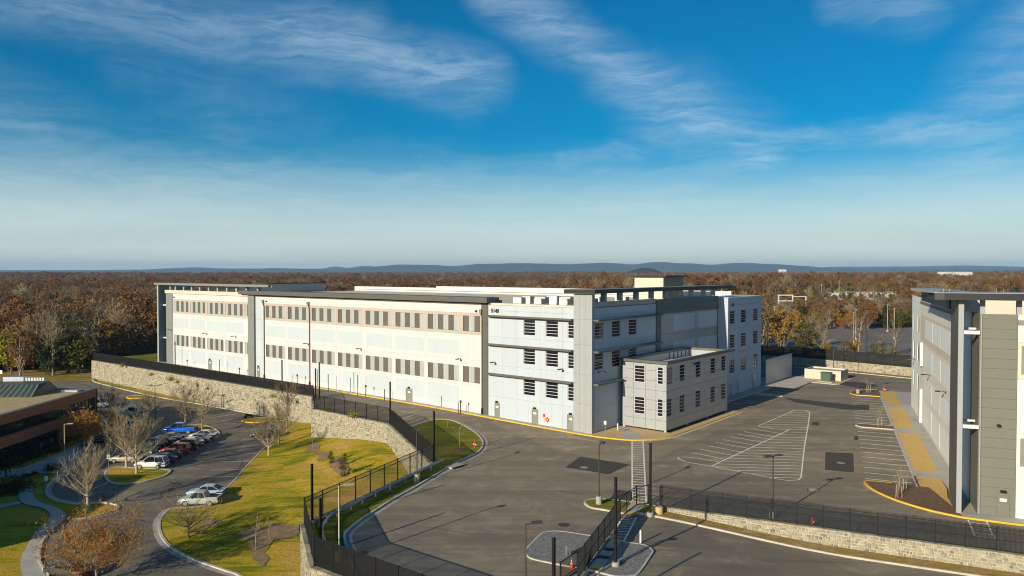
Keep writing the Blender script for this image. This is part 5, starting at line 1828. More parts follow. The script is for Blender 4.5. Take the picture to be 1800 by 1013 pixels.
MB().box(-1.1, 1.1, -0.6, 0.6, -0.1, 0.12).build('slab', M['concrete'], db)
MB().box(-0.9, 0.9, -0.66, -0.60, -0.05, 0.08).build('mouth', M['sign_dark'], db)

# ================================================================== lamp posts and camera posts
def lamp_post(label, p, h, ang, base_h=0.75, mat='pole_grey', heads=1, group=None, arm=0.55):
    root = thing('lamp_post', label, 'lamp post', p, ang, group)
    if base_h:
        MB().lathe([(0.32, -0.1), (0.32, base_h), (0.29, base_h + 0.04)], sides=16).build('base', M['concrete'], root)
    MB().tube([(0, 0, base_h), (0, 0, h)], [0.085, 0.06], 8).build('pole', M[mat], root)
    for k in range(heads):
        s = 1 if k == 0 else -1
        MB().tube([(0, 0, h - 0.08), (arm * s, 0, h + 0.02)], 0.045, 6).build('arm', M[mat], root)
        hd = MB().prism([((arm - 0.1) * s, -0.17), ((arm + 0.62) * s, -0.20), ((arm + 0.62) * s, 0.20), ((arm - 0.1) * s, 0.17)], h - 0.04, h + 0.09).build('head', M[mat], root)
        MB().box(arm * s, (arm + 0.52) * s, -0.14, 0.14, h - 0.06, h - 0.042).build('lens', M['lens'], hd)
    return root


lamp_post('lamp post on the small grass island by the gate', G(1053, 886, 0.1), 6.0, rad(60))
lamp_post('lamp post standing behind the palisade fence by the hatched paint', G(1358, 910, 0.1), 5.9, rad(20), arm=0.35, heads=2)
lamp_post('near lamp post rising from the bottom edge left of the gravel island', Vector((0.93, 50.9, 0.0)), 6.2, rad(15))
lamp_post('pale lamp post beside the middle of the guard rail', G(733, 846, 0.1), 5.6, rad(80), mat='pole_grey')
lamp_post('lamp post inside the bend of the guard rail near the bottom fence', Vector((-14.0, 60.0, 0.1)), 6.1, rad(25), mat='pole_tan')
lamp_post('lamp post on the far verge below the screened fence', G(1465, 656, 0.1), 6.2, rad(-90), base_h=0.9)
lamp_post('lamp post in the far mulch bed by the car bays', G(1508, 692, 0.1), 6.2, rad(-90))
p = GL(114, 819); lamp_post('lamp post on the footpath in front of the brown office', p, 6.3, rad(15), base_h=0.1, mat='pole_tan')
p = GL(273, 738); lamp_post('twin-headed lamp post in the middle of the lower car park', p, 6.7, rad(10), base_h=0.1, heads=2)
p = GL(389, 716); lamp_post('small twin lamp post at the foot of the long stone wall', p, 2.6, rad(20), base_h=0.1, heads=2, arm=0.3)


def camera_post(label, p, h, group=None, base=True, w=0.09):
    root = thing('camera_post', label, 'post', p, RA, group)
    MB().box(-w, w, -w, w, 0, h).build('shaft', M['black'], root)
    MB().box(-w - 0.02, w + 0.02, -w - 0.02, w + 0.02, h, h + 0.05).build('cap', M['black'], root)
    if base:
        MB().lathe([(0.34, -0.1), (0.34, 0.25), (0.30, 0.30)], sides=14).build('base', M['concrete'], root)
    return root


camera_post('black post at the left corner of the long see-through fence', Vector((-18.6, 69.0, 0.1)), 5.5)
camera_post('black post beside the fence corner at the bottom left of the yard', Vector((-15.9, 61.5, 0.1)), 4.6)
camera_post('tall black post at the right end of the guard rail', G(763, 816, 0.1), 6.4)
camera_post('black post where the short stone wall turns', G(686, 737, 0.1), 5.9)
camera_post('tall black post at the left end of the palisade fence', G(1143, 906, 0.1), 6.9)
camera_post('tall black post beside the footpath on the gravel island', G(1082, 994, 0.1), 7.0)
camera_post('black post cut off by the bottom edge left of the traffic cone', Vector((2.66, 47.2, 0.0)), 6.5)
camera_post('black post on the long wall beside the bare tree', G(496, 692, 0.2), 6.4, base=False)
camera_post('left of two black posts at the jog in the fence', G(555, 702, 0.2), 5.6, base=False)
camera_post('right of two black posts at the jog in the fence', G(561.5, 703, 0.2), 6.8, base=False)
camera_post('black post on the long wall near its far left end', G(308, 646, 0.2), 6.2, base=False)
camera_post('black post against the grey pilaster of the white hall', G(449, 664, 0.3), 4.0, base=False)
camera_post('tall black post behind the far right screened fence', Vector((84.8, 178.0, 2.0)), 7.5, base=False)
camera_post('black post behind the screened fence left of the trees', Vector((66.5, 194.0, 2.0)), 7.0, base=False)
for u, top, base, lab in ((329, 629, 644, 'leftmost small bollard light in front of the white hall'), (386, 627, 652, 'thin post in front of the left louvre bays'), (421, 644, 660, 'bollard light right of the far door'), (522.5, 658, 679, 'bollard light before the first bay right of the pilaster'), (577, 655, 686, 'thin post right of the tall downpipe'), (629, 657, 695, 'thin tall post in front of the fourth louvre bay'), (643, 677, 699, 'bollard light in front of the fourth louvre bay'), (676, 682, 702, 'thin post left of the grey door in the middle bays'), (805.5, 703, 722, 'thin post nearest the corner pipe'), (809.5, 701, 725, 'bollard light near the right end of the louvre bays')):
    q = Aw(0, -1.9)
    d = view_ray(u, base)
    # stands 1.9 m in front of the long facade
    n = Vector((0.63195, 0.77501))
    k = (OA.x * n.x + OA.y * n.y - 1.9) / (d.x * n.x + d.y * n.y)
    p = Vector((d.x * k, d.y * k, 0))
    p.z = yard_z(p.x, p.y)
    h = max(1.6, (base - top) / F * p.y * 0.98)
    bright = 'bollard' in lab
    root = thing('bollard_light' if bright else 'thin_post', lab, 'post', p, RA)
    MB().box(-0.05, 0.05, -0.05, 0.05, 0, h).build('shaft', M['black'], root)
    if bright:
        MB().box(-0.14, 0.14, -0.10, 0.10, h - 0.35, h + 0.05).build('head', M['pole_grey'], root)
    else:
        MB().box(-0.06, 0.06, -0.06, 0.06, h, h + 0.04).build('cap', M['black'], root)

# ================================================================== small street furniture
def hydrant(label, p):
    root = thing('fire_hydrant', label, 'hydrant', p, 0.6)
    MB().lathe([(0.19, 0), (0.19, 0.06), (0.13, 0.09), (0.13, 0.62), (0.17, 0.65), (0.17, 0.70), (0.12, 0.80), (0.05, 0.88), (0.05, 0.93)], sides=14).build('barrel', M['red'], root)
    for a, b in (((-0.26, 0, 0.5), (0.26, 0, 0.5)), ((0, 0, 0.42), (0, -0.27, 0.42))):
        MB().tube([a, b], 0.075, 8).build('outlet', M['sign_white'], root)


hydrant('red fire hydrant near the kerb of the lawn with saplings', G(835, 787, 0.1))
hydrant('red fire hydrant on the verge behind the palisade fence', G(1428, 925, 0.12))
hydrant('red fire hydrant on the far gravel bed by the grey hall', Bw(-1.7, 79.0, 0.15))
q = GL(495, 758, 0.3); hydrant('red fire hydrant at the top corner of the lower car park', q)
cone = thing('traffic_cone', 'orange traffic cone with white collars beside the gravel island', 'cone', G(1005, 999, 0.05), 0.3)
MB().box(-0.2, 0.2, -0.2, 0.2, 0, 0.04).build('base', M['orange'], cone)
MB().lathe([(0.15, 0.04), (0.035, 0.78), (0.03, 0.80)], sides=16).build('body', M['orange'], cone)
for z0, z1 in ((0.36, 0.46), (0.56, 0.68)):
    r = lambda z: 0.15 - 0.115 * (z - 0.04) / 0.74 + 0.004
    MB().lathe([(r(z0), z0), (r(z1), z1)], sides=16).build('collar', M['sign_white'], cone)
mk = thing('marker_post', 'white marker post on the entrance road by the gravel island', 'post', G(1126, 955, 0.0), 0.2)
MB().lathe([(0.085, 0), (0.085, 1.05), (0.05, 1.15)], sides=12).build('tube', M['sign_white'], mk)
MB().lathe([(0.12, 0), (0.12, 0.05)], sides=12).build('foot', M['galv'], mk)
ut = thing('utility_post', 'short grey utility posts standing in the gravel island', 'post', G(1000, 975, 0.08), 0.2)
MB().box(-0.28, -0.16, -0.06, 0.06, 0, 0.75).build('stub', M['galv'], ut)
MB().box(0.05, 0.18, -0.06, 0.06, 0, 0.95).build('stub', M['panel_dark'], ut)
pb = thing('planter_barrel', 'round concrete barrel at the left end of the low rubble wall', 'barrel', G(1158, 901, 0.12), 0)
MB().lathe([(0.42, -0.1), (0.44, 0.5), (0.40, 0.58)], sides=18).build('drum', M['gravel_pale'], pb)
MB().lathe([(0.36, 0.56), (0.36, 0.60)], sides=18).build('lid', M['concrete'], pb)


def sign_post(label, p, h, w, hh, mat, ang=0.0):
    root = thing('sign', label, 'sign', p, ang)
    MB().tube([(0, 0, 0), (0, 0, h)], 0.035, 6).build('post', M['galv'], root)
    MB().box(-w / 2, w / 2, -0.06, -0.04, h - hh, h).build('plate', M[mat], root)


sign_post('white parking sign in the middle of the lower car park', GL(278, 735), 2.3, 0.55, 0.7, 'sign_white')
sign_post('white sign beside the curved kerb of the car park', GL(82, 866), 2.2, 0.45, 0.6, 'sign_white')
sign_post('white sign between the two bare trees on the grass island', GL(191, 827), 2.3, 0.45, 0.6, 'sign_white')
sign_post('nearest blue parking sign beside the brown office', GL(73, 800), 1.9, 0.4, 0.55, 'sign_blue', 0.4)
sign_post('middle blue parking sign beside the brown office', GL(92, 791), 1.9, 0.4, 0.55, 'sign_blue', 0.4)
sign_post('farthest blue parking sign beside the brown office', GL(104, 783), 1.9, 0.4, 0.55, 'sign_blue', 0.4)
sign_post('white sign on the corner of the gravel apron', Aw(2.4, -0.3, 0.12), 2.2, 0.4, 0.5, 'sign_white', RA)
sign_post('white notice on a post by the far edge of the lower car park', GL(2, 672), 3.0, 0.7, 0.9, 'sign_white')
for k, (u, v, lab) in enumerate(((85, 828, 'low path light beside the office footpath near the shrub'), (10, 838, 'low path light at the left edge of the office footpath'))):
    root = thing('path_light', lab, 'path light', GL(u, v), 0)
    MB().lathe([(0.10, 0), (0.10, 0.8)], sides=10).build('tube', M['black'], root)
    MB().lathe([(0.13, 0.8), (0.13, 0.95), (0.05, 1.0)], sides=10).build('cap', M['black'], root)
bw_ = thing('bollard', 'short white bollard at the end of the footpath to the annex', 'bollard', Aw(1.6, 4.4, 0.14), 0)
MB().lathe([(0.10, 0), (0.10, 0.9), (0.06, 0.98)], sides=12).build('tube', M['sign_white'], bw_)
MB().lathe([(0.15, 0), (0.15, 0.03)], sides=12).build('flange', M['galv'], bw_)

# ================================================================== cars
def loft(mb, sts, mi=0):
    """sts: (x, half width, z bottom, z top) from rear to front"""
    ring = lambda x, w, zb, zt: [(x, -w * 0.90, zb), (x, -w, zb + (zt - zb) * 0.30), (x, -w, zb + (zt - zb) * 0.72), (x, -w * 0.90, zt - 0.02), (x, -w * 0.45, zt + 0.015),
                                 (x, w * 0.45, zt + 0.015), (x, w * 0.90, zt - 0.02), (x, w, zb + (zt - zb) * 0.72), (x, w, zb + (zt - zb) * 0.30), (x, w * 0.90, zb)]
    vs, fs = [], []
    for s in sts:
        vs += ring(*s)
    n = 10
    for i in range(len(sts) - 1):
        for k in range(n):
            fs.append((i * n + k, i * n + (k + 1) % n, (i + 1) * n + (k + 1) % n, (i + 1) * n + k))
    fs.append(tuple(range(n)))
    fs.append(tuple((len(sts) - 1) * n + k for k in range(n - 1, -1, -1)))
    mb.add(vs, fs, mi)


CARS = {
    'sedan': dict(L=4.75, body=[(-2.37, .74, .40, .86), (-2.22, .84, .30, .98), (-1.6, .90, .24, 1.00), (0.9, .91, .22, .96), (1.5, .90, .24, .90), (2.1, .84, .26, .80), (2.37, .66, .36, .66)],
                  cab=[(-1.95, .98), (1.10, .96)], roof=[(-1.05, 1.42), (0.20, 1.44)], wheels=(-1.40, 1.42), r=.33),
    'suv': dict(L=4.65, body=[(-2.32, .80, .42, .95), (-2.2, .88, .32, 1.06), (-1.5, .92, .26, 1.08), (0.9, .92, .26, 1.06), (1.5, .91, .28, 1.02), (2.1, .85, .30, .90), (2.32, .70, .40, .74)],
                cab=[(-2.18, 1.08), (1.15, 1.07)], roof=[(-1.85, 1.74), (0.30, 1.77)], wheels=(-1.36, 1.40), r=.37),
    'van': dict(L=4.9, body=[(-2.45, .86, .42, 1.05), (-2.35, .92, .32, 1.10), (-1.5, .94, .26, 1.12), (1.0, .94, .26, 1.08), (1.7, .91, .28, 1.0), (2.2, .85, .30, .88), (2.45, .70, .40, .74)],
                cab=[(-2.40, 1.09), (1.45, 1.05)], roof=[(-2.25, 1.90), (0.75, 1.90)], wheels=(-1.50, 1.55), r=.36),
    'pickup': dict(L=5.7, body=[(-2.85, .90, .50, 1.10), (-2.75, .96, .42, 1.16), (-0.9, .98, .34, 1.16), (1.0, .98, .34, 1.14), (1.5, .97, .36, 1.14), (2.5, .93, .38, 1.06), (2.85, .80, .46, .90)],
                   cab=[(-0.85, 1.15), (1.55, 1.13)], roof=[(-0.70, 1.88), (0.75, 1.90)], wheels=(-1.80, 1.85), r=.42, bed=(-2.68, -0.98)),
    'small_pickup': dict(L=5.0, body=[(-2.5, .86, .45, 1.02), (-2.4, .92, .36, 1.08), (-0.9, .95, .28, 1.09), (1.0, .95, .28, 1.06), (1.5, .93, .30, 1.02), (2.2, .88, .32, .92), (2.5, .74, .40, .78)],
                         cab=[(-0.95, 1.08), (1.25, 1.05)], roof=[(-0.62, 1.68), (0.45, 1.70)], wheels=(-1.50, 1.52), r=.39, bed=(-2.36, -1.02)),
}
PAINT = {}


def paint(key):
    cols = {'white': (.74, .75, .76), 'silver': (.42, .44, .45), 'grey': (.16, .17, .18), 'black': (.012, .012, .014), 'navy': (.012, .030, .10), 'red': (.36, .012, .018),
            'blue': (.012, .13, .62), 'tan': (.40, .34, .20), 'green': (.035, .045, .035), 'pale_blue': (.33, .42, .52), 'sage': (.40, .43, .39), 'charcoal': (.05, .052, .055)}
    if key not in PAINT:
        PAINT[key] = paint_material(key + '_car_paint', cols[key])
    return PAINT[key]


_wheel = {}


def car(label, kind, col, p, ang, group=None, word='car'):
    c = CARS[kind]
    root = thing({'sedan': 'parked_car', 'suv': 'parked_suv', 'van': 'parked_van'}.get(kind, 'pickup_truck'), label, word, p, ang, group)
    root.rotation_euler = (0, 0, ang)
    mb = MB()
    loft(mb, c['body'])
    body = mb.build('body', paint(col), root, True)
    # greenhouse
    (xb, zb0), (xf, zf0) = c['cab']
    (rb, zr0), (rf, zr1) = c['roof']
    wb, wr = 0.84 * max(s[1] for s in c['body']) + 0.04, 0.68 * max(s[1] for s in c['body'])
    g = MB()
    xm0, xm1 = rb + 0.25, rf - 0.25
    vs = [(xb, -wb, zb0 - .04), (xf, -wb * .94, zf0 - .04), (xf, wb * .94, zf0 - .04), (xb, wb, zb0 - .04), (rb, -wr, zr0), (rf, -wr, zr1), (rf, wr, zr1), (rb, wr, zr0)]
    g.add(vs, [(0, 1, 5, 4), (1, 2, 6, 5), (2, 3, 7, 6), (3, 0, 4, 7), (4, 5, 6, 7)])
    g.build('windows', M['car_glass'], root)
    rm = MB()
    e = 0.05
    rm.add([(rb - e, -wr - .02, zr0 - .03), (rf + e, -wr - .02, zr1 - .03), (rf + e, wr + .02, zr1 - .03), (rb - e, wr + .02, zr0 - .03),
            (rb + .05, -wr * .85, zr0 + .05), (rf - .05, -wr * .85, zr1 + .05), (rf - .05, wr * .85, zr1 + .05), (rb + .05, wr * .85, zr0 + .05)],
           [(0, 1, 5, 4), (1, 2, 6, 5), (2, 3, 7, 6), (3, 0, 4, 7), (4, 5, 6, 7), (3, 2, 1, 0)])
    rm.build('roof', paint(col), root)
    # pillars
    def bar(a, b, w=0.045):
        return MB().tube([a, b], w, 4)
    for s in (-1, 1):
        xm = (rb + rf) / 2 + 0.05
        for a, b in (((xb, s * wb, zb0 - .03), (rb, s * wr, zr0)), ((xf, s * wb * .94, zf0 - .03), (rf, s * wr, zr1)), ((xm - .05, s * wb * .985, zb0 - .02), (xm, s * wr, zr0))):
            bar(a, b).build('pillar', paint(col), root)
        MB().box(xf - .55, xf - .37, s * (wb + .03), s * (wb + .20), zf0 - .02, zf0 + .12).build('mirror', paint(col), root)
        x, w, z0, z1 = c['body'][-1]
        MB().box(x - .16, x + .012, s * w * .55, s * w * 1.06, z1 - .20, z1 - .06).build('headlight', M['headlamp'], root)
        x, w, z0, z1 = c['body'][0]
        MB().box(x - .012, x + .10, s * w * .62, s * w * 1.06, z1 - .24, z1 - .06).build('tail_light', M['taillamp'], root)
    if 'bed' in c:
        b0, b1 = c['bed']
        zt = c['body'][1][3]
        MB().box(b0, b1, -.74, .74, zt + .004, zt + .024).build('bed', M['sign_dark'], root)
        for y in (-.86, .86):
            MB().box(b0, b1, y - .08, y + .08, zt - .05, zt + .09).build('bed_side', paint(col), root)
        MB().box(b0 - .13, b0, -.92, .92, zt - .05, zt + .09).build('tailgate', paint(col), root)
    r = c['r']
    if r not in _wheel:
        _wheel[r] = (MB().tube([(0, -.12, 0), (0, -.10, 0), (0, .10, 0), (0, .12, 0)], [r * .92, r, r, r * .92], 20).mesh('tyre', M['tyre']),
                     MB().tube([(0, -.125, 0), (0, .125, 0)], r * .66, 14).mesh('rim', M['rim']))
    for x in c['wheels']:
        for s in (-1, 1):
            w = link('wheel', _wheel[r][0], root, (x, s * .82, r))
            link('rim', _wheel[r][1], w)
    return root


def row_car(x, y, *a, **k):
    return dict(p=Vector((x, y, lot_z(y) + 0.005)))


PI = math.pi
G1 = 'cars in the right-hand parked row'
right_row = [(-53.5, 110.3, 'suv', 'white', 'white sport utility car at the near end of the parked row by the grass island'),
             (-53.4, 113.0, 'sedan', 'navy', 'dark blue car next to the white one at the near end of the row'),
             (-53.6, 115.6, 'sedan', 'charcoal', 'dark grey car between the dark blue and the red car'),
             (-53.5, 118.2, 'suv', 'red', 'red car in the parked row'),
             (-53.3, 120.8, 'suv', 'black', 'black car right behind the red one'),
             (-53.7, 123.4, 'sedan', 'white', 'white saloon behind the red and black cars'),
             (-53.4, 126.0, 'sedan', 'grey', 'grey saloon between the two pale saloons'),
             (-53.5, 128.7, 'sedan', 'silver', 'silver saloon at the far end of the row by the tree island')]
for x, y, k, c, lab in right_row:
    car(lab, k, c, Vector((x, y, lot_z(y))), PI + random.uniform(-.03, .03), G1)
left_row = [(-59.0, 113.6, 'sedan', 'tan', 'tan saloon half hidden behind the bare tree'),
            (-58.8, 118.9, 'sedan', 'green', 'dark green saloon behind the bare tree'),
            (-58.9, 121.5, 'suv', 'black', 'black car in the far row left of the red one'),
            (-58.7, 124.1, 'sedan', 'charcoal', 'charcoal saloon in the far row nearer than the blue pickup'),
            (-58.6, 126.8, 'sedan', 'grey', 'grey car parked right beside the blue pickup')]
for x, y, k, c, lab in left_row:
    car(lab, k, c, Vector((x, y, lot_z(y))), PI + random.uniform(-.03, .03), 'cars in the left-hand parked row')
q = GL(316, 762)
car('bright blue pickup truck at the head of the parked rows', 'pickup', 'blue', q, PI + 0.05, word='pickup')
q = GL(352, 887)
car('pale grey-green small pickup beside the grass bank', 'small_pickup', 'sage', q, PI + 0.02, word='pickup')
car('silver-grey saloon just behind the pale small pickup', 'sedan', 'pale_blue', GL(363, 872), PI + 0.02)
car('silver sport utility car driving across the shaded middle of the car park', 'suv', 'silver', GL(233, 731), PI - 0.35)
car('silver estate car by the corner of the brown office', 'suv', 'silver', GL(173, 716), 0.15)
car('pale blue van in the shade beside the office footpath', 'van', 'pale_blue', GL(199, 763), PI + 0.5, word='van')
car('silver car behind the pale blue van', 'sedan', 'silver', GL(226, 753), PI + 0.45)
car('navy car in deep shade left of the two dark cars', 'sedan', 'navy', GL(188, 771), PI + 0.55)
car('black car in deep shade nearest the footpath', 'suv', 'black', GL(178, 780), PI + 0.55)
car('black car parked under the bare trees at the top of the bank', 'sedan', 'black', GL(467, 769), PI + 0.1)
car('dark car hidden by the brown-leaved tree at the lower left', 'suv', 'charcoal', GL(130, 965), PI * 0.86)
car('dark grey car under the brown-leaved tree at the bottom edge', 'sedan', 'charcoal', GL(118, 1012), PI * 0.9)
mc = thing('motorcycle', 'black motorcycle parked by the yellow kerb', 'motorcycle', GL(438, 736), 0.35)
for x in (-.68, .68):
    MB().tube([(x, -.06, .31), (x, .06, .31)], [.31, .31], 16).build('wheel', M['tyre'], mc)
MB().prism([(-.75, -.13), (-.1, -.17), (.45, -.13), (.45, .13), (-.1, .17), (-.75, .13)], .48, .86).build('body', M['black'], mc)
MB().prism([(-.75, -.12), (.0, -.14), (.0, .14), (-.75, .12)], .86, .95).build('seat', M['tyre'], mc)
MB().tube([(.68, 0, .31), (.48, 0, .95), (.42, -.34, 1.02)], .03, 6).build('fork', M['galv'], mc)
MB().tube([(.42, -.36, 1.02), (.42, .36, 1.02)], .025, 6).build('handlebar', M['black'], mc)

# ================================================================== trees
def limb(mb, rnd, p, d, length, r0, r1, seg=4, bend=0.25, sides=5, up=0.15):
    pts, rr = [p.copy()], [r0]
    d = d.normalized()
    for k in range(seg):
        d = (d + Vector((rnd.uniform(-bend, bend), rnd.uniform(-bend, bend), rnd.uniform(-bend, bend) * 0.6 + up))).normalized()
        p = p + d * (length / seg)
        pts.append(p.copy())
        rr.append(r0 + (r1 - r0) * (k + 1) / seg)
    mb.tube(pts, rr, sides, cap=False)
    return pts, d


def twig_quad(mb, a, b, w):
    d = b - a
    s = d.cross(Vector((0.3, 0.5, 1.0)))
    if s.length < 1e-6:
        s = Vector((1, 0, 0))
    s = s.normalized() * w * 0.5
    mb.add([a - s, a + s, b + s * 0.35, b - s * 0.35], [(0, 1, 2, 3)])


def leaf_quad(mb, rnd, c, s):
    n = Vector((rnd.gauss(0, 1), rnd.gauss(0, 1), rnd.gauss(0, 1) + 0.4)).normalized()
    a = n.orthogonal().normalized()
    b = n.cross(a)
    t = rnd.uniform(0, PI)
    u, v = a * math.cos(t) + b * math.sin(t), b * math.cos(t) - a * math.sin(t)
    u *= s * rnd.uniform(0.7, 1.3)
    v *= s * rnd.uniform(0.45, 0.9)
    mb.add([c - u, c - v * 0.9, c + u, c + v], [(0, 1, 2, 3)])


def bare_tree(seed, h, spread, trunk_h=0.25, n_limb=6, n_sub=7, n_twig=9, wt=0.035, leaves=0, leaf_s=0.10, droop=0.0, r=None, up=0.05, el0=0.42, lead_k=0.80):
    rnd = random.Random(seed)
    tk, tw, lf = MB(), MB(), MB()
    r = r or h * 0.018
    pts, d = limb(tk, rnd, Vector((0, 0, -0.1)), Vector((0, 0, 1)), h * trunk_h, r * 1.25, r, 3, 0.05, 8)
    tops = [(pts[-1], r)]
    # central leader
    lead, _ = limb(tk, rnd, pts[-1], Vector((0, 0, 1)), h * (lead_k - trunk_h), r * 0.85, r * 0.12, 7, 0.10, 6)
    starts = []
    for k in range(n_limb):
        t = rnd.uniform(0.0, 0.75)
        i = int(t * (len(lead) - 1))
        a = 2 * PI * (k + rnd.uniform(-.3, .3)) / n_limb * (1 if k % 2 else 1.0) + k * 2.4
        el = el0 + 0.85 * t
        starts.append((lead[i], Vector((math.cos(a) * math.cos(el), math.sin(a) * math.cos(el), math.sin(el))), spread * (1.05 - 0.28 * t), r * (0.55 - 0.3 * t)))
    subs = [(lead, 0.5)]
    for p, d, L, rr in starts:
        lp, _ = limb(tk, rnd, p, d, L, rr, rr * 0.2, 5, 0.22, 5, up)
        subs.append((lp, 0.9))
    for lp, sc_ in subs:
        for k in range(n_sub):
            i = rnd.randrange(1, len(lp))
            d = (lp[i] - lp[i - 1]).normalized()
            d = (d + Vector((rnd.gauss(0, .6), rnd.gauss(0, .6), rnd.gauss(0, .35) + .25 - droop))).normalized()
            sp, _ = limb(tw, rnd, lp[i], d, spread * rnd.uniform(.30, .62) * sc_, r * 0.16, r * 0.05, 3, 0.28, 3, 0.10 - droop)
            for q in range(n_twig):
                j = rnd.randrange(1, len(sp))
                o = sp[j].lerp(sp[j - 1], rnd.random())
                dd = ((sp[j] - sp[j - 1]).normalized() + Vector((rnd.gauss(0, .7), rnd.gauss(0, .7), rnd.gauss(0, .5) + .15 - droop))).normalized()
                e = o + dd * spread * rnd.uniform(.10, .26)
                twig_quad(tw, o, e, wt)
                e2 = o.lerp(e, .5) + Vector((rnd.gauss(0, .5), rnd.gauss(0, .5), rnd.gauss(0, .4) + .2 - droop)) * spread * .12
                twig_quad(tw, o.lerp(e, .5), e2, wt * .8)
                for _ in range(leaves):
                    leaf_quad(lf, rnd, e + Vector((rnd.gauss(0, .2), rnd.gauss(0, .2), rnd.gauss(0, .2))), leaf_s)
    return tk, tw, lf


def leafy_tree(seed, h, rx, n_clump, n_leaf, leaf_s, base=0.28, cone=False, r=None):
    """a clumped crown of leaf-sized faces with gaps, on a trunk with limbs"""
    rnd = random.Random(seed)
    tk, lf = MB(), MB()
    r = r or h * 0.016
    lead, _ = limb(tk, rnd, Vector((0, 0, -0.2)), Vector((0, 0, 1)), h * 0.86, r * 1.2, r * 0.2, 6, 0.05, 6)
    cz, rz = h * (base + (1 - base) * 0.5), h * (1 - base) * 0.5
    for k in range(n_clump):
        while True:
            v = Vector((rnd.uniform(-1, 1), rnd.uniform(-1, 1), rnd.uniform(-1, 1)))
            if 0.10 < v.length < 1:
                break
        v = v.normalized() * (v.length ** 0.5)
        if cone:
            t = (v.z + 1) / 2
            k2 = (1 - t) * 0.92 + 0.06
            c = Vector((v.x * rx * k2, v.y * rx * k2, h * base * 0.5 + t * h * (1 - base * 0.5)))
            cr = rx * 0.30 * k2 + 0.2
        else:
            c = Vector((v.x * rx, v.y * rx, cz + v.z * rz))
            cr = rx * rnd.uniform(0.20, 0.36)
        if k % 3 == 0:
            i = min(len(lead) - 1, max(1, int((c.z / h) * 5)))
            tk.tube([lead[i - 1], lead[i - 1].lerp(c, .5) + Vector((0, 0, -.2)), c], [r * .4, r * .25, r * .06], 4, cap=False)
        for q in range(n_leaf):
            g = Vector((rnd.gauss(0, .45), rnd.gauss(0, .45), rnd.gauss(0, .36)))
            leaf_quad(lf, rnd, c + g * cr, leaf_s)
    return tk, lf


def tree_thing(label, p, mats, meshes, ang=0.0, scale=1.0, group=None, name='tree', cat='tree'):
    root = thing(name, label, cat, p, ang, group)
    root.scale = (scale,) * 3
    for nm, me in meshes:
        if me is not None and len(me.vertices):
            link(nm, me, root)
    return root


def bare_meshes(seed, h, spread, bark='bark', twig='twig', leafmat=None, **k):
    tk, tw, lf = bare_tree(seed, h, spread, **k)
    out = [('trunk', tk.mesh('trunk', M[bark])), ('crown', tw.mesh('crown', M[twig]))]
    if leafmat:
        out.append(('foliage', lf.mesh('foliage', M[leafmat])))
    return out


bank_ray = lambda u, v: None


def GB(u, v):
    """point of the grass bank seen at a photo pixel"""
    d = view_ray(u, v)
    k0, k1 = 50 / d.y, 160 / d.y
    for _ in range(40):
        k = (k0 + k1) / 2
        x, y, z = d.x * k, d.y * k, CAM_H + d.z * k
        if z > bank_z(x, y):
            k0 = k
        else:
            k1 = k
    return Vector((d.x * k, d.y * k, bank_z(d.x * k, d.y * k)))


# mulch patches on the bank
for pix in ([(541, 790), (546, 781), (560, 782), (558, 797), (542, 796)], [(558, 796), (577, 796), (575, 805), (566, 811), (559, 806)], [(578, 812), (600, 805), (614, 824), (606, 836), (590, 832), (584, 822)],
            [(420, 935), (460, 925), (500, 922), (520, 925), (519, 945), (480, 950), (470, 970), (466, 995), (448, 992), (440, 960), (420, 945)], [(355, 920), (370, 914), (387, 917), (383, 924), (362, 926)]):
    jr = random.Random(int(pix[0][0]))
    bank_patch([q + Vector((jr.uniform(-.3, .3), jr.uniform(-.3, .3), 0)) for q in catmull([GB(u, v) for u, v in pix], 4, True)], M['bare_soil'], 'bare_soil')

tm1 = bare_meshes(11, 7.4, 4.2, 'bark_pale', 'twig', n_limb=15, n_sub=10, n_twig=12, trunk_h=0.22, wt=0.034, el0=0.3, lead_k=0.7)
tree_thing('bare spreading tree on the near island of the lower car park', GL(154, 893, .1), None, tm1, 0.0, 0.92)
tm2 = bare_meshes(12, 8.6, 3.9, 'bark_pale', 'twig', n_limb=15, n_sub=10, n_twig=12, trunk_h=0.22, wt=0.034)
tree_thing('bare tree with a mulch ring beside the white car', GL(240, 833, .1), None, tm2)
tm3 = bare_meshes(13, 8.4, 4.0, 'bark_pale', 'twig', n_limb=15, n_sub=10, n_twig=12, trunk_h=0.22, wt=0.034)
tree_thing('bare tree left of the white car in front of the tan saloon', GL(222, 822, .1), None, tm3)
tm4 = bare_meshes(14, 8.4, 3.3, 'bark', 'twig', 'leaf_brown', n_limb=13, n_sub=9, n_twig=9, trunk_h=0.25, leaves=1, leaf_s=0.08, el0=0.25)
tree_thing('sparse tree with a few brown leaves just behind the blue pickup', GL(326, 753, .1), None, tm4)
tm5 = bare_meshes(15, 8.6, 3.8, 'bark', 'twig', n_limb=13, n_sub=9, n_twig=10, trunk_h=0.25, el0=0.25)
tree_thing('bare tree on the right end of the tree island', GL(355, 762, .1), None, tm5)
tree_thing('bare tree by the corner of the brown office', GL(193, 748, .1), None, tm2, 1.3, 0.85)
tree_thing('bare tree beside the twin-headed lamp post', GL(262, 742, .1), None, tm4, 2.2, 0.75)
tm6 = bare_meshes(16, 9.2, 3.4, 'bark', 'twig_grey', n_limb=12, n_sub=9, n_twig=10, trunk_h=0.25)
tree_thing('tall bare tree at the top of the grass bank against the stone wall', GB(505, 762), None, tm6)
tree_thing('bare tree on the edge of the bank by the black car', GB(490, 781), None, tm5, 2.0, 0.80)
tree_thing('nearest of the bare trees along the edge of the bank', GB(472, 801), None, tm3, 0.8, 0.70)
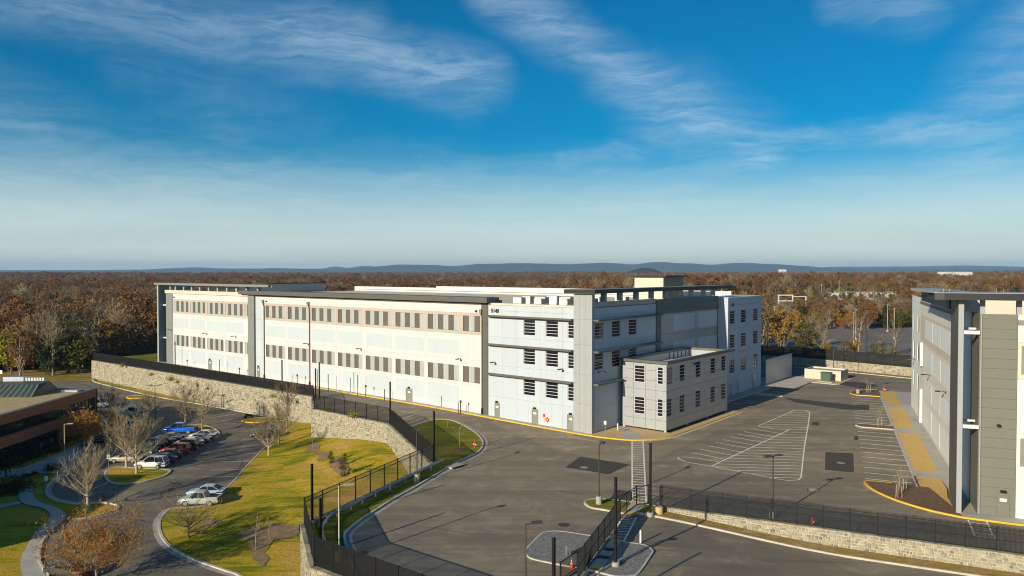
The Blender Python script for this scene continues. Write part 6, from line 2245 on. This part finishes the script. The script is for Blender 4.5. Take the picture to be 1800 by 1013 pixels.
tm7 = bare_meshes(17, 4.4, 3.4, 'bark_dark', 'twig', n_limb=12, n_sub=10, n_twig=10, trunk_h=0.16, wt=0.03, up=0.05, r=0.13, el0=0.15, lead_k=0.6)
tree_thing('low wide bare ornamental tree on the near grass corner', GL(331, 945, .1), None, tm7)
tm8 = bare_meshes(18, 7.0, 4.7, 'bark', 'twig', 'leaf_orange', n_limb=18, n_sub=11, n_twig=10, trunk_h=0.2, leaves=5, leaf_s=0.085, up=0.03, el0=0.15, lead_k=0.66)
tree_thing('wide tree with orange-brown leaves at the lower left edge', GL(170, 1022, .1), None, tm8, 0.0, 0.90)
tk, lf = leafy_tree(19, 6.2, 3.1, 46, 46, 0.16, 0.25)
om = [('trunk', tk.mesh('trunk', M['bark_dark'])), ('crown', lf.mesh('crown', M['leaf_orange']))]
tree_thing('orange-brown leafy tree in front of the brown office windows', Vector((-71.0, 122.5, lot_z(122))), None, om)
tree_thing('smaller russet tree at the right corner of the brown office', Vector((-70.3, 128.5, lot_z(128))), None, om, 1.4, 0.72)
# saplings
sap = bare_meshes(21, 3.6, 1.0, 'bark', 'twig', n_limb=6, n_sub=4, n_twig=5, trunk_h=0.35, wt=0.02, r=0.035)
sap2 = bare_meshes(22, 3.0, 0.8, 'bark', 'twig', n_limb=6, n_sub=4, n_twig=5, trunk_h=0.4, wt=0.02, r=0.03)


def stakes(root, h=1.3):
    for a in (0.3, 2.4, 4.5):
        MB().tube([(math.cos(a) * .4, math.sin(a) * .4, -0.1), (math.cos(a) * .33, math.sin(a) * .33, h)], .03, 5).build('stake', M['pole_tan'], root)


for u, v, lab, me_, s in ((786, 752, 'farther sapling on the lawn beside the drive', sap2, 1.0), (808, 790, 'nearer sapling on the lawn beside the drive', sap, 1.15)):
    p = G(u, v, 0.1)
    tree_thing(lab, p, None, me_, 0.4, s, name='sapling')
    struct(MB().lathe([(0.9, p.z), (0.7, p.z + 0.10)], p.x, p.y, 16).build('mulch_ring', M['mulch']))
for x, y, lab, me_, s in ((-5.0, 3.3, 'front staked sapling in the kidney-shaped mulch bed', sap, 0.95), (-4.3, 6.3, 'rear staked sapling in the kidney-shaped mulch bed', sap2, 1.05), (-4.6, 42.2, 'staked sapling on the narrow mulch strip between the bays', sap, 0.95), (-4.6, 76.5, 'staked sapling in the far mulch bed', sap2, 1.1)):
    stakes(tree_thing(lab, Bw(x, y, 0.14), None, me_, x, s, name='sapling'))
for u, v, lab, s in ((550, 789, 'thin sapling in the upper mulch patch on the bank', 1.0), (450, 968, 'pale sapling in the mulch near the bottom of the bank', 1.3), (474, 950, 'sapling left of the near stone wall corner', 1.0), (369, 920, 'small sapling in the mulch ring on the near grass corner', 0.9)):
    tree_thing(lab, GB(u, v), None, sap if s > 1 else sap2, u * .1, s, name='sapling')
tk, lf = leafy_tree(23, 2.3, 0.55, 26, 22, 0.07, 0.05, cone=True)
pinem = [('trunk', tk.mesh('trunk', M['bark_dark'])), ('crown', lf.mesh('crown', M['leaf_olive']))]
for u, v, lab, s in ((582, 815, 'small young conifer left of the pair on the bank', 0.9), (606, 817, 'young conifer at the back of the bank mulch patch', 0.8), (602, 838, 'larger young conifer close to the long fence', 1.25)):
    tree_thing(lab, GB(u, v), None, pinem, u, s, name='young_conifer')
# shrubs by the office and along the walls
def shrub_mesh(seed, r, h, n, leaf, mat):
    rnd = random.Random(seed)
    lf = MB()
    for k in range(n):
        v = Vector((rnd.gauss(0, .42), rnd.gauss(0, .42), abs(rnd.gauss(0, .5))))
        leaf_quad(lf, rnd, Vector((v.x * r, v.y * r, v.z * h + .1)), leaf)
    st_ = MB()
    for k in range(5):
        st_.tube([(0, 0, -.1), (rnd.uniform(-.4, .4) * r, rnd.uniform(-.4, .4) * r, h * .7)], [.03, .01], 4, cap=False)
    return [('stems', st_.mesh('stems', M['bark_dark'])), ('foliage', lf.mesh('foliage', M[mat]))]


sh1 = shrub_mesh(31, 2.2, 1.5, 900, 0.13, 'shrub')
sh2 = shrub_mesh(32, 1.2, 0.9, 500, 0.10, 'shrub')
sh3 = shrub_mesh(33, 0.7, 0.7, 240, 0.09, 'leaf_lime')
GS = 'shrubs in the shade round the office footpaths'
for k, (u, v, s, lab) in enumerate(((12, 868, 1.2, 'big round shrub at the left edge below the office footpath'), (35, 858, 0.9, 'round shrub left of the curving footpath'), (92, 827, 0.6, 'leafy shrub beside the lamp post on the office footpath'), (60, 834, 0.5, 'low shrub on the kerb side of the office footpath'), (45, 838, 0.5, 'low shrub beside the big dark bed'), (120, 775, 0.9, 'shrub under the orange-brown tree'), (135, 765, 0.9, 'shrub between the orange-brown tree and the dark cars'), (90, 795, 0.9, 'shrub under the office windows by the blue signs'), (60, 805, 0.9, 'shrub below the office strip windows'), (30, 815, 0.9, 'shrub at the foot of the office wall'), (205, 742, 0.7, 'shrub on the corner bed by the pale van'), (150, 752, 0.8, 'shrub at the foot of the office corner'), (10, 822, 0.9, 'leftmost shrub at the foot of the office wall'))):
    root = tree_thing(lab, GL(u, v), None, sh1 if s > .55 else sh2, k * 1.3, s, GS, name='shrub', cat='shrub')
for k, (u, v, s, lab) in enumerate(((266, 661, 1.0, 'yellow-green weed on the long wall left of the middle'), (300, 670, 1.3, 'tall yellow-green weed on top of the long wall'), (312, 674, 1.0, 'bushy yellow-green weed beside the tall one on the long wall'), (575, 722, 1.1, 'green weed hanging over the short wall near its left end'), (620, 735, 1.2, 'green weed on the coping in the middle of the short wall'), (215, 645, 0.9, 'green weed on the far end of the long wall'), (480, 700, 1.1, 'brown-green weed at the foot of the fence by the bare tree'))):
    p = G(u, v, 0.2)
    tree_thing(lab, p, None, sh3, k, s, 'weeds on the stone walls', name='weed', cat='plant')
for k, (s_, t_) in enumerate(((-141, 6), (-144, 13), (-146, 22), (-138, 17))):
    tk, lf = leafy_tree(40 + k, 3.4, 0.9, 16, 22, 0.12, 0.3)
    p = Aw(s_, t_)
    tree_thing(('young yellow-green tree nearest the far left fin', 'second young yellow-green tree beyond the hall end', 'farthest young yellow-green tree by the corner fence', 'young yellow-green tree between the hall end and the others')[k], Vector((p.x, p.y, yard_z(p.x, p.y) + .1)), None,
               [('trunk', tk.mesh('trunk', M['bark'])), ('crown', lf.mesh('crown', M['leaf_lime']))], 0, 1.0, 'young trees beyond the left end of the white hall', name='young_tree')

# ================================================================== the woods
KINDS = []                                                # (word, trunk mesh, crown mesh, share)


def kind_leafy(word, seed, h, rx, nc, nl, ls, bark, leaf, base=.25, cone=False):
    tk, lf = leafy_tree(seed, h, rx, nc, nl, ls, base, cone)
    KINDS.append((word, tk.mesh('trunk', M[bark]), lf.mesh('crown', M[leaf])))


def kind_bare(word, seed, h, sp, bark, twig):
    tk, tw, lf = bare_tree(seed, h, sp, n_limb=12, n_sub=8, n_twig=9, trunk_h=0.22, wt=0.10, r=h * .012)
    KINDS.append((word, tk.mesh('trunk', M[bark]), tw.mesh('crown', M[twig])))


kind_leafy('rust', 101, 15, 4.6, 60, 26, .36, 'bark', 'leaf_rust')
kind_leafy('rust', 102, 16, 4.0, 56, 26, .36, 'bark', 'leaf_rust', .3)
kind_leafy('brown', 103, 15, 4.8, 60, 24, .36, 'bark', 'leaf_brown')
kind_leafy('brown', 104, 16, 4.2, 54, 24, .34, 'bark', 'leaf_brown', .3)
kind_bare('bare', 105, 16, 5.0, 'bark_pale', 'twig_grey')
kind_bare('bare', 106, 15, 5.4, 'bark', 'twig_grey')
kind_bare('bare', 107, 17, 4.6, 'bark', 'twig')
kind_leafy('olive', 108, 12, 4.2, 52, 26, .34, 'bark_dark', 'leaf_olive', .15)
kind_leafy('pine', 109, 16, 3.6, 70, 26, .34, 'bark_dark', 'leaf_green', .15, True)
kind_leafy('cedar', 110, 11, 3.2, 50, 26, .34, 'bark_dark', 'leaf_green', .08)
kind_leafy('gold', 111, 12, 4.0, 50, 24, .34, 'bark', 'leaf_gold', .25)
kind_leafy('orange', 112, 11, 4.2, 50, 26, .34, 'bark', 'leaf_orange', .22)
kind_leafy('lime', 113, 10, 3.4, 44, 24, .32, 'bark', 'leaf_lime', .2)
W_NEAR = [5, 4, 7, 6, 11, 11, 10, 12, 3, 6, 9, 5, 5]
W_FAR = [12, 10, 14, 12, 9, 8, 8, 8, 2.5, 4, 4.5, 3.5, 0.6]
WORDS = {'rust': 'rust-brown oak', 'brown': 'brown-leaved tree', 'bare': 'leafless grey tree', 'olive': 'olive-green tree', 'pine': 'dark green pine', 'cedar': 'dark green cedar', 'gold': 'golden-leaved tree', 'orange': 'orange-leaved tree', 'lime': 'yellow-green tree'}

far_lot_poly = [Vector(p) for p in ((72, 192, 0), (84, 186, 0), (99, 180, 0), (152, 178, 0), (170, 240, 0), (150, 272, 0), (118, 276, 0), (90, 252, 0), (78, 226, 0))]
meadow_poly = [Vector(p) for p in ((90, 465, 0), (330, 425, 0), (425, 480, 0), (300, 550, 0), (115, 565, 0))]


def free(x, y):
    if y < 197 and x < -95:
        return False
    if x < 60 and y < 196:
        return False
    if in_poly(x, y, yard_outline) or in_poly(x, y, far_lot_poly) or in_poly(x, y, meadow_poly):
        return False
    a = MAi @ Vector((x, y, 0))
    if -162 < a.x < 20 and -12 < a.y < 78:
        return False
    if x > 50 and y < 190 + 0.1 * (150 - x):
        return False
    if in_poly(x + 4, y - 5, yard_outline) or in_poly(x - 5, y - 3, yard_outline):
        return False
    return True


rnd = random.Random(5)
spots = []


def scatter(y0, y1, step, s0, s1, weights):
    y = y0
    while y < y1:
        x = -0.76 * y - 25
        while x < 0.76 * y + 25:
            px, py = x + rnd.uniform(-.48, .48) * step, y + rnd.uniform(-.48, .48) * step
            x += step
            if not free(px, py):
                continue
            # stands of one kind, with taller and lower patches
            pt = math.sin(px * .0125 + 1.1) * math.cos(py * .0105) + .6 * math.sin(px * .031 - py * .027)
            w = [q * (2.2 if (i in (0, 1, 11)) == (pt > 0.45) and pt > 0.45 else 2.4 if i in (7, 9, 10) and pt < -0.55 else 1.0) for i, q in enumerate(weights)]
            k = rnd.choices(range(len(KINDS)), w)[0]
            s = rnd.uniform(s0, s1) * (1 + .16 * math.sin(px * .02 - py * .017 + 2)) * (1.12 if rnd.random() < .06 else 1.0)
            if k in (8, 9):
                s *= 0.8
            # the low planted belt beyond the old car park
            if px > 40 and py < 430:
                s *= 0.62
                k = rnd.choices(range(len(KINDS)), [3, 2, 5, 4, 6, 6, 5, 7, 3, 4, 3, 6, 0.5])[0]
                if rnd.random() < 0.12:
                    continue
            spots.append((px, py, k, s, rnd.uniform(0, 6.28)))
        y += step * 0.9


scatter(197, 520, 6.6, 0.78, 1.12, W_NEAR)
near_n = len(spots)
scatter(520, 1500, 10.0, 0.82, 1.15, W_FAR)
scatter(1500, 4800, 22.0, 0.95, 1.30, W_FAR)
scatter(4800, 11000, 70.0, 1.1, 1.5, W_FAR)


def in_view(x, y, z):
    v = Vector((x, y, z - CAM_H))
    d = v.dot(CAM_R)
    return d > 0 and abs(v.x / d) < 0.70


def hidden_by_hall(x, y):
    """behind the white hall as seen from the camera"""
    u = 900 + F * x / y
    return 300 < u < 1335 and y < 480 and (MAi @ Vector((x, y, 0))).y > 60 or (u > 1612 and y > 120)


near = [s for s in spots[:near_n] if in_view(s[0], s[1], 5) and not hidden_by_hall(s[0], s[1])]
near.sort(key=lambda s: math.hypot(s[0], s[1]))
picked = near[:280]
pk = set(id(s) for s in picked)
ONES = 'zeroth first second third fourth fifth sixth seventh eighth ninth tenth eleventh twelfth thirteenth fourteenth fifteenth sixteenth seventeenth eighteenth nineteenth'.split()
TENS = {2: 'twenty', 3: 'thirty', 4: 'forty', 5: 'fifty', 6: 'sixty'}


def ordinal(n):
    if n < 20:
        return ONES[n]
    return (TENS[n // 10][:-1] + 'ieth') if n % 10 == 0 else TENS[n // 10] + '-' + ONES[n % 10]


DEPTHS = ((212, 'front edge'), (224, 'second rank'), (238, 'third rank'), (254, 'fourth rank'), (272, 'fifth rank'), (292, 'sixth rank'), (314, 'seventh rank'), (340, 'eighth rank'), (372, 'ninth rank'), (9999, 'back'))
count = {}
for s in sorted(picked, key=lambda s: s[0] / s[1]):
    x, y, k, sc_, a = s
    word = KINDS[k][0]
    wood = 'left-hand wood' if x < 0 else 'belt round old car park'
    rank = next(n for lim, n in DEPTHS if math.hypot(x, y) < lim)
    count[(word, wood, rank)] = count.get((word, wood, rank), 0) + 1
    o_ = ordinal(count[(word, wood, rank)])
    root = thing('woodland_tree', f'{o_} {WORDS[word]} from the left, {rank} of the {wood}', 'tree', (x, y, max(terrain(x, y), 1.9 if x > 50 and y < 215 else -20)), a, f'{word} trees of the {wood}')
    root.scale = (sc_,) * 3
    link('trunk', KINDS[k][1], root)
    link('crown', KINDS[k][2], root)
# everything farther away: one wood, instanced on points
kinds_col = bpy.data.collections.new('tree_kinds')
for i, (word, tk, cr) in enumerate(KINDS):
    mb_v, mb_f, mi = [], [], []
    for m_i, me_ in enumerate((tk, cr)):
        o = len(mb_v)
        mb_v += [tuple(v.co) for v in me_.vertices]
        mb_f += [tuple(o + q for q in p.vertices) for p in me_.polygons]
        mi += [m_i] * len(me_.polygons)
    me_ = bpy.data.meshes.new('tree_kind')
    me_.from_pydata(mb_v, [], mb_f)
    me_.materials.append(tk.materials[0])
    me_.materials.append(cr.materials[0])
    me_.polygons.foreach_set('material_index', mi)
    ob = bpy.data.objects.new(f'tree_kind_{i:02d}', me_)
    kinds_col.objects.link(ob)
rest = [s for s in spots if id(s) not in pk]
me_ = bpy.data.meshes.new('woods')
me_.from_pydata([(s[0], s[1], max(terrain(s[0], s[1]), -20) - 0.1) for s in rest], [], [])
for nm, ty, vals in (('kind', 'INT', [s[2] for s in rest]), ('size', 'FLOAT', [s[3] for s in rest]), ('turn', 'FLOAT', [s[4] for s in rest])):
    at_ = me_.attributes.new(nm, ty, 'POINT')
    at_.data.foreach_set('value', vals)
woods = stuff(link('woods', me_))
ng = bpy.data.node_groups.new('plant_woods', 'GeometryNodeTree')
ng.interface.new_socket('Geometry', in_out='INPUT', socket_type='NodeSocketGeometry')
ng.interface.new_socket('Geometry', in_out='OUTPUT', socket_type='NodeSocketGeometry')
gi_, go_ = ng.nodes.new('NodeGroupInput'), ng.nodes.new('NodeGroupOutput')
ci = ng.nodes.new('GeometryNodeCollectionInfo')
ci.inputs['Collection'].default_value = kinds_col
ci.inputs['Separate Children'].default_value = True
ci.inputs['Reset Children'].default_value = True
ip = ng.nodes.new('GeometryNodeInstanceOnPoints')
ip.inputs['Pick Instance'].default_value = True


def named(nm, ty):
    nd = ng.nodes.new('GeometryNodeInputNamedAttribute')
    nd.data_type = ty
    nd.inputs['Name'].default_value = nm
    return nd.outputs['Attribute']


cx = ng.nodes.new('ShaderNodeCombineXYZ')
ng.links.new(named('turn', 'FLOAT'), cx.inputs[2])
ng.links.new(gi_.outputs[0], ip.inputs['Points'])
ng.links.new(ci.outputs[0], ip.inputs['Instance'])
ng.links.new(named('kind', 'INT'), ip.inputs['Instance Index'])
ng.links.new(cx.outputs[0], ip.inputs['Rotation'])
ng.links.new(named('size', 'FLOAT'), ip.inputs['Scale'])
ng.links.new(ip.outputs[0], go_.inputs[0])
md = woods.modifiers.new('plant', 'NODES')
md.node_group = ng

# single trees that stand out beyond the far right fence
def place(word, label, p, s, a=0.0):
    for w_, tk, cr in KINDS:
        if w_ == word:
            root = thing('tree', label, 'tree', p, a)
            root.scale = (s,) * 3
            link('trunk', tk, root)
            link('crown', cr, root)
            return
place('brown', 'brown-leaved tree left of the pair behind the grey screen wall', Vector((66.5, 198, 2)), 0.85)
place('gold', 'golden-brown tree rising above the grey screen wall', Vector((71.5, 196, 2)), 0.95, 1.0)
place('bare', 'bare pale tree behind the dark screened fence', Vector((79.5, 190, 2)), 0.62, 2.0)
place('olive', 'olive-green tree right of the pair by the fence', Vector((76, 193, 2)), 0.7, 2.0)
place('gold', 'golden sapling just behind the screened fence', Vector((86, 187, 2)), 0.40, 1.0)
place('bare', 'tall bare tree on the near side of the old car park', Vector((93, 200, 2)), 0.75, 0.5)
place('bare', 'bare grey tree close to the left wall of the grey hall', Vector((106, 190, 2)), 0.7, 1.5)
place('bare', 'pale bare tree left of the golden-brown one behind the fence', Vector((68.5, 206, 2)), 0.7, 1.1)
place('brown', 'brown tree behind the olive one at the left of the old car park', Vector((75, 208, 2)), 0.7, 0.4)
place('bare', 'grey bare tree in the left half of the old car park', Vector((83, 206, 2)), 0.66, 2.6)
place('gold', 'small golden tree in the left half of the old car park', Vector((80, 199, 2)), 0.5, 2.6)
place('olive', 'olive tree at the back left of the old car park', Vector((72, 220, 2)), 0.75, 0.6)
place('bare', 'slender bare tree right of the golden sapling', Vector((97.5, 190, 2)), 0.5, 0.6)
place('lime', 'low yellow-green bush against the right end of the screened fence', Vector((100, 178, 2)), 0.28, 1.5)
place('olive', 'low olive bush in the middle of the screened fence', Vector((93.5, 182, 2)), 0.26, 1.5)
BW = ('first', 'second', 'third', 'fourth', 'fifth', 'sixth', 'seventh', 'eighth')
for k, (x, y, s, kd) in enumerate(((78.5, 186.5, .34, 'gold'), (82.5, 184, .30, 'brown'), (88.5, 180.5, .36, 'olive'), (91, 184, .42, 'bare'), (96, 176, .34, 'brown'), (103, 180, .40, 'bare'), (107, 170, .36, 'gold'), (110, 176, .42, 'bare'))):
    place(kd, f'{BW[k]} low bush from the left along the far right screened fence', Vector((x, y, 1.95)), s, k * 1.7)
for k, (x, y, lab) in enumerate(((99, 216, 'first tall tan pole on the old car park'), (107, 232, 'second tall tan pole on the old car park'), (121, 236, 'third tall tan pole in the middle of the old car park'), (133, 264, 'tall tan pole at the back of the old car park'), (88, 250, 'tall tan pole among the orange trees'), (76, 232, 'leftmost tall tan pole on the old car park'))):
    r_ = thing('lamp_post', lab, 'lamp post', (x, y, 2.25), 0)
    MB().tube([(0, 0, 0), (0, 0, 9.5)], [.12, .08], 8).build('pole', M['pole_tan'], r_)
    MB().lathe([(.4, -.2), (.4, .7)], sides=12).build('base', M['concrete'], r_)
    MB().box(-.5, .5, -.12, .12, 9.5, 9.62).build('crossarm', M['pole_tan'], r_)
bt = thing('boat_trailer', 'pale covered boat trailer parked on the old car park', 'trailer', (126, 202, 2.25), 0.3)
MB().prism([(-2.6, -.9), (1.6, -1.0), (2.8, 0), (1.6, 1.0), (-2.6, .9)], .7, 1.7).build('hull', M['panel_light_grey'], bt)
for y in (-1.0, 1.0):
    MB().tube([(-.6, y - .1, .35), (-.6, y + .1, .35)], .35, 14).build('wheel', M['tyre'], bt)
MB().tube([(2.2, 0, .5), (3.8, 0, .45)], .06, 6).build('drawbar', M['galv'], bt)
# white gantry frame and distant roofs
gf = thing('gantry_frame', 'white steel goalpost frame in the trees right of the white hall', 'frame', (134, 375, 0), 0.12)
for x in (0, 7.5, 14.5):
    MB().box(x - .22, x + .22, -.22, .22, 0, 12.0 if x < 10 else 11.2).build('post', M['white_metal'], gf)
for z in (8.6, 11.5):
    MB().box(.3, 7.2, -.2, .2, z, z + .5).build('beam', M['white_metal'], gf)
MB().box(7.8, 14.2, -.2, .2, 10.8, 11.2).build('beam', M['white_metal'], gf)


def house(label, x, y, w, d, h, wall, roof, ang, pitched=True):
    r_ = thing('house' if pitched else 'warehouse', label, 'house' if pitched else 'warehouse', (x, y, terrain(x, y)), ang)
    MB().box(-w / 2, w / 2, -d / 2, d / 2, -1, h).build('wall', M[wall], r_)
    if pitched:
        MB().add([(-w / 2 - .4, -d / 2 - .5, h), (w / 2 + .4, -d / 2 - .5, h), (w / 2 + .4, d / 2 + .5, h), (-w / 2 - .4, d / 2 + .5, h), (-w / 2 - .4, 0, h + d * .35), (w / 2 + .4, 0, h + d * .35)],
                 [(0, 1, 5, 4), (2, 3, 4, 5), (0, 4, 3), (1, 2, 5), (0, 3, 2, 1)]).build('roof', M[roof], r_)
        for k in (-1, 0, 1):
            MB().box(k * w * .3 - .6, k * w * .3 + .6, -d / 2 - .06, -d / 2, h * .45, h * .8).build('window', M['glass'], r_)
    else:
        MB().box(-w / 2 - .3, w / 2 + .3, -d / 2 - .3, d / 2 + .3, h, h + .5).build('roof', M[roof], r_)
        for k in range(6):
            MB().box(-w / 2 + w * (k + .3) / 6, -w / 2 + w * (k + .7) / 6, -d / 2 - .06, -d / 2, h * .3, h * .75).build('window', M['glass'], r_)


house('left of the two pale houses far beyond the white hall', 330, 800, 16, 11, 13, 'panel_warm', 'roof_gravel', 0.2)
house('right of the two pale houses far beyond the white hall', 352, 790, 15, 11, 12, 'cream', 'panel_stone', -0.3)
house('small cream house at the edge of the meadow', 190, 640, 13, 10, 12, 'cream', 'panel_stone', 0.4)
house('long pale flat-roofed shed beyond the meadow', 262, 560, 46, 14, 6, 'white_metal', 'panel_light_grey', 0.05, False)
house('distant white tower block on the horizon', 1195, 3300, 26, 22, 34, 'white_metal', 'panel_light_grey', 0.1, False)
house('long white building on the ridge above the right-hand wood', 700, 1180, 46, 18, 22, 'white_metal', 'panel_light_grey', 0.1, False)
for k, (x, y, h) in enumerate(((195, 470, 16), (206, 470, 18), (118, 420, 14))):
    r_ = thing('utility_pole', ('left of two wooden utility poles by the pale shed', 'right of two wooden utility poles by the pale shed', 'wooden utility pole behind the orange trees')[k], 'pole', (x, y, 0), .3)
    MB().tube([(0, 0, 0), (0, 0, h)], [.2, .14], 6).build('shaft', M['pole_tan'], r_)
    MB().box(-1.2, 1.2, -.08, .08, h - 1.2, h - 1.0).build('crossarm', M['pole_tan'], r_)

# ================================================================== hills on the horizon
M['far_wood'] = material('far_wooded_slope', (0.060, 0.052, 0.034), 0.95, var=0.3, scale=0.006, col2=(0.085, 0.060, 0.036))


def ridge(name, prof, dist, depth, seed):
    rnd = random.Random(seed)
    vs, fs = [], []
    us = [x for x in range(-450, 2251, 10)]
    def top(u):
        if u <= prof[0][0]:
            return prof[0][1]
        for (a, va), (b, vb) in zip(prof, prof[1:]):
            if a <= u <= b:
                t = smooth(u, a, b)
                return va + (vb - va) * t
        return prof[-1][1]
    rows = ((0.0, -0.06), (0.30, 0.42), (0.62, 0.80), (1.0, 1.0), (1.5, 0.6), (2.0, -0.06))
    for u in us:
        v = top(u) + rnd.uniform(-.25, .25)
        hz_ = max(4.0, (HORIZON - v) / F * dist) + CAM_H
        for t, k in rows:
            y = dist - depth + depth * t
            x = (u - 900) / F * y
            z = hz_ * k if k > 0 else -16.0
            if 0 < t < 1:
                z += rnd.uniform(-.06, .06) * hz_
            vs.append((x, y, z))
    n = len(rows)
    for i in range(len(us) - 1):
        for k in range(n - 1):
            fs.append((i * n + k, (i + 1) * n + k, (i + 1) * n + k + 1, i * n + k + 1))
    me_ = bpy.data.meshes.new(name)
    me_.from_pydata(vs, [], fs)
    me_.materials.append(M['far_wood'])
    me_.polygons.foreach_set('use_smooth', [True] * len(me_.polygons))
    struct(link(name, me_))


ridge('hills', [(-700, 476), (0, 475.5), (160, 475), (260, 474), (330, 473), (430, 473.5), (480, 471.5), (540, 472.5), (600, 474), (650, 469), (710, 465), (760, 466), (795, 468), (850, 464), (920, 463), (1000, 464.5), (1060, 462), (1115, 465), (1152, 460.5), (1205, 463), (1250, 465.5), (1300, 462), (1360, 464.5), (1420, 468), (1450, 471), (1600, 473), (1800, 473), (2500, 474)], 11500, 1500, 1)
ridge('hills', [(-700, 475), (250, 475), (290, 472), (340, 470), (400, 472), (560, 473), (590, 468.5), (610, 471), (640, 467.5), (680, 470), (760, 473), (1400, 473), (1470, 469), (1600, 468.5), (1700, 467), (1800, 469), (2500, 472)], 15500, 1200, 2)
# a wooded knoll in the middle distance
kn_v, kn_f = [], []
for j in range(9):
    for i in range(24):
        a = i / 24 * 2 * PI
        r_ = 170 * j / 8
        kn_v.append((640 + r_ * 1.25 * math.cos(a), 3600 + r_ * math.sin(a), -14 + 56 * (1 - smooth(r_, 0, 170)) + random.Random(i * 31 + j).uniform(-2, 2)))
for j in range(8):
    for i in range(24):
        kn_f.append((j * 24 + i, (j + 1) * 24 + i, (j + 1) * 24 + (i + 1) % 24, j * 24 + (i + 1) % 24))
me_ = bpy.data.meshes.new('hill')
me_.from_pydata(kn_v, [], kn_f)
M['knoll'] = material('dark_wooded_knoll', (0.030, 0.036, 0.018), 0.95, var=0.5, scale=0.08)
me_.materials.append(M['knoll'])
struct(link('hill', me_))

# ================================================================== haze: the air between here and the hills
hm = bpy.data.materials.new('haze_air')
hm.use_nodes = True
hm.node_tree.nodes.clear()
ho_ = hm.node_tree.nodes.new('ShaderNodeOutputMaterial')
pv = hm.node_tree.nodes.new('ShaderNodeVolumePrincipled')
pv.inputs['Color'].default_value = (0.34, 0.64, 1.0, 1)
pv.inputs['Density'].default_value = 5.6e-5
pv.inputs['Anisotropy'].default_value = 0.0
hm.node_tree.links.new(pv.outputs[0], ho_.inputs['Volume'])
hz = MB().box(-19000, 19000, -420, 19500, -17.5, 240).build('haze', hm)
stuff(hz)
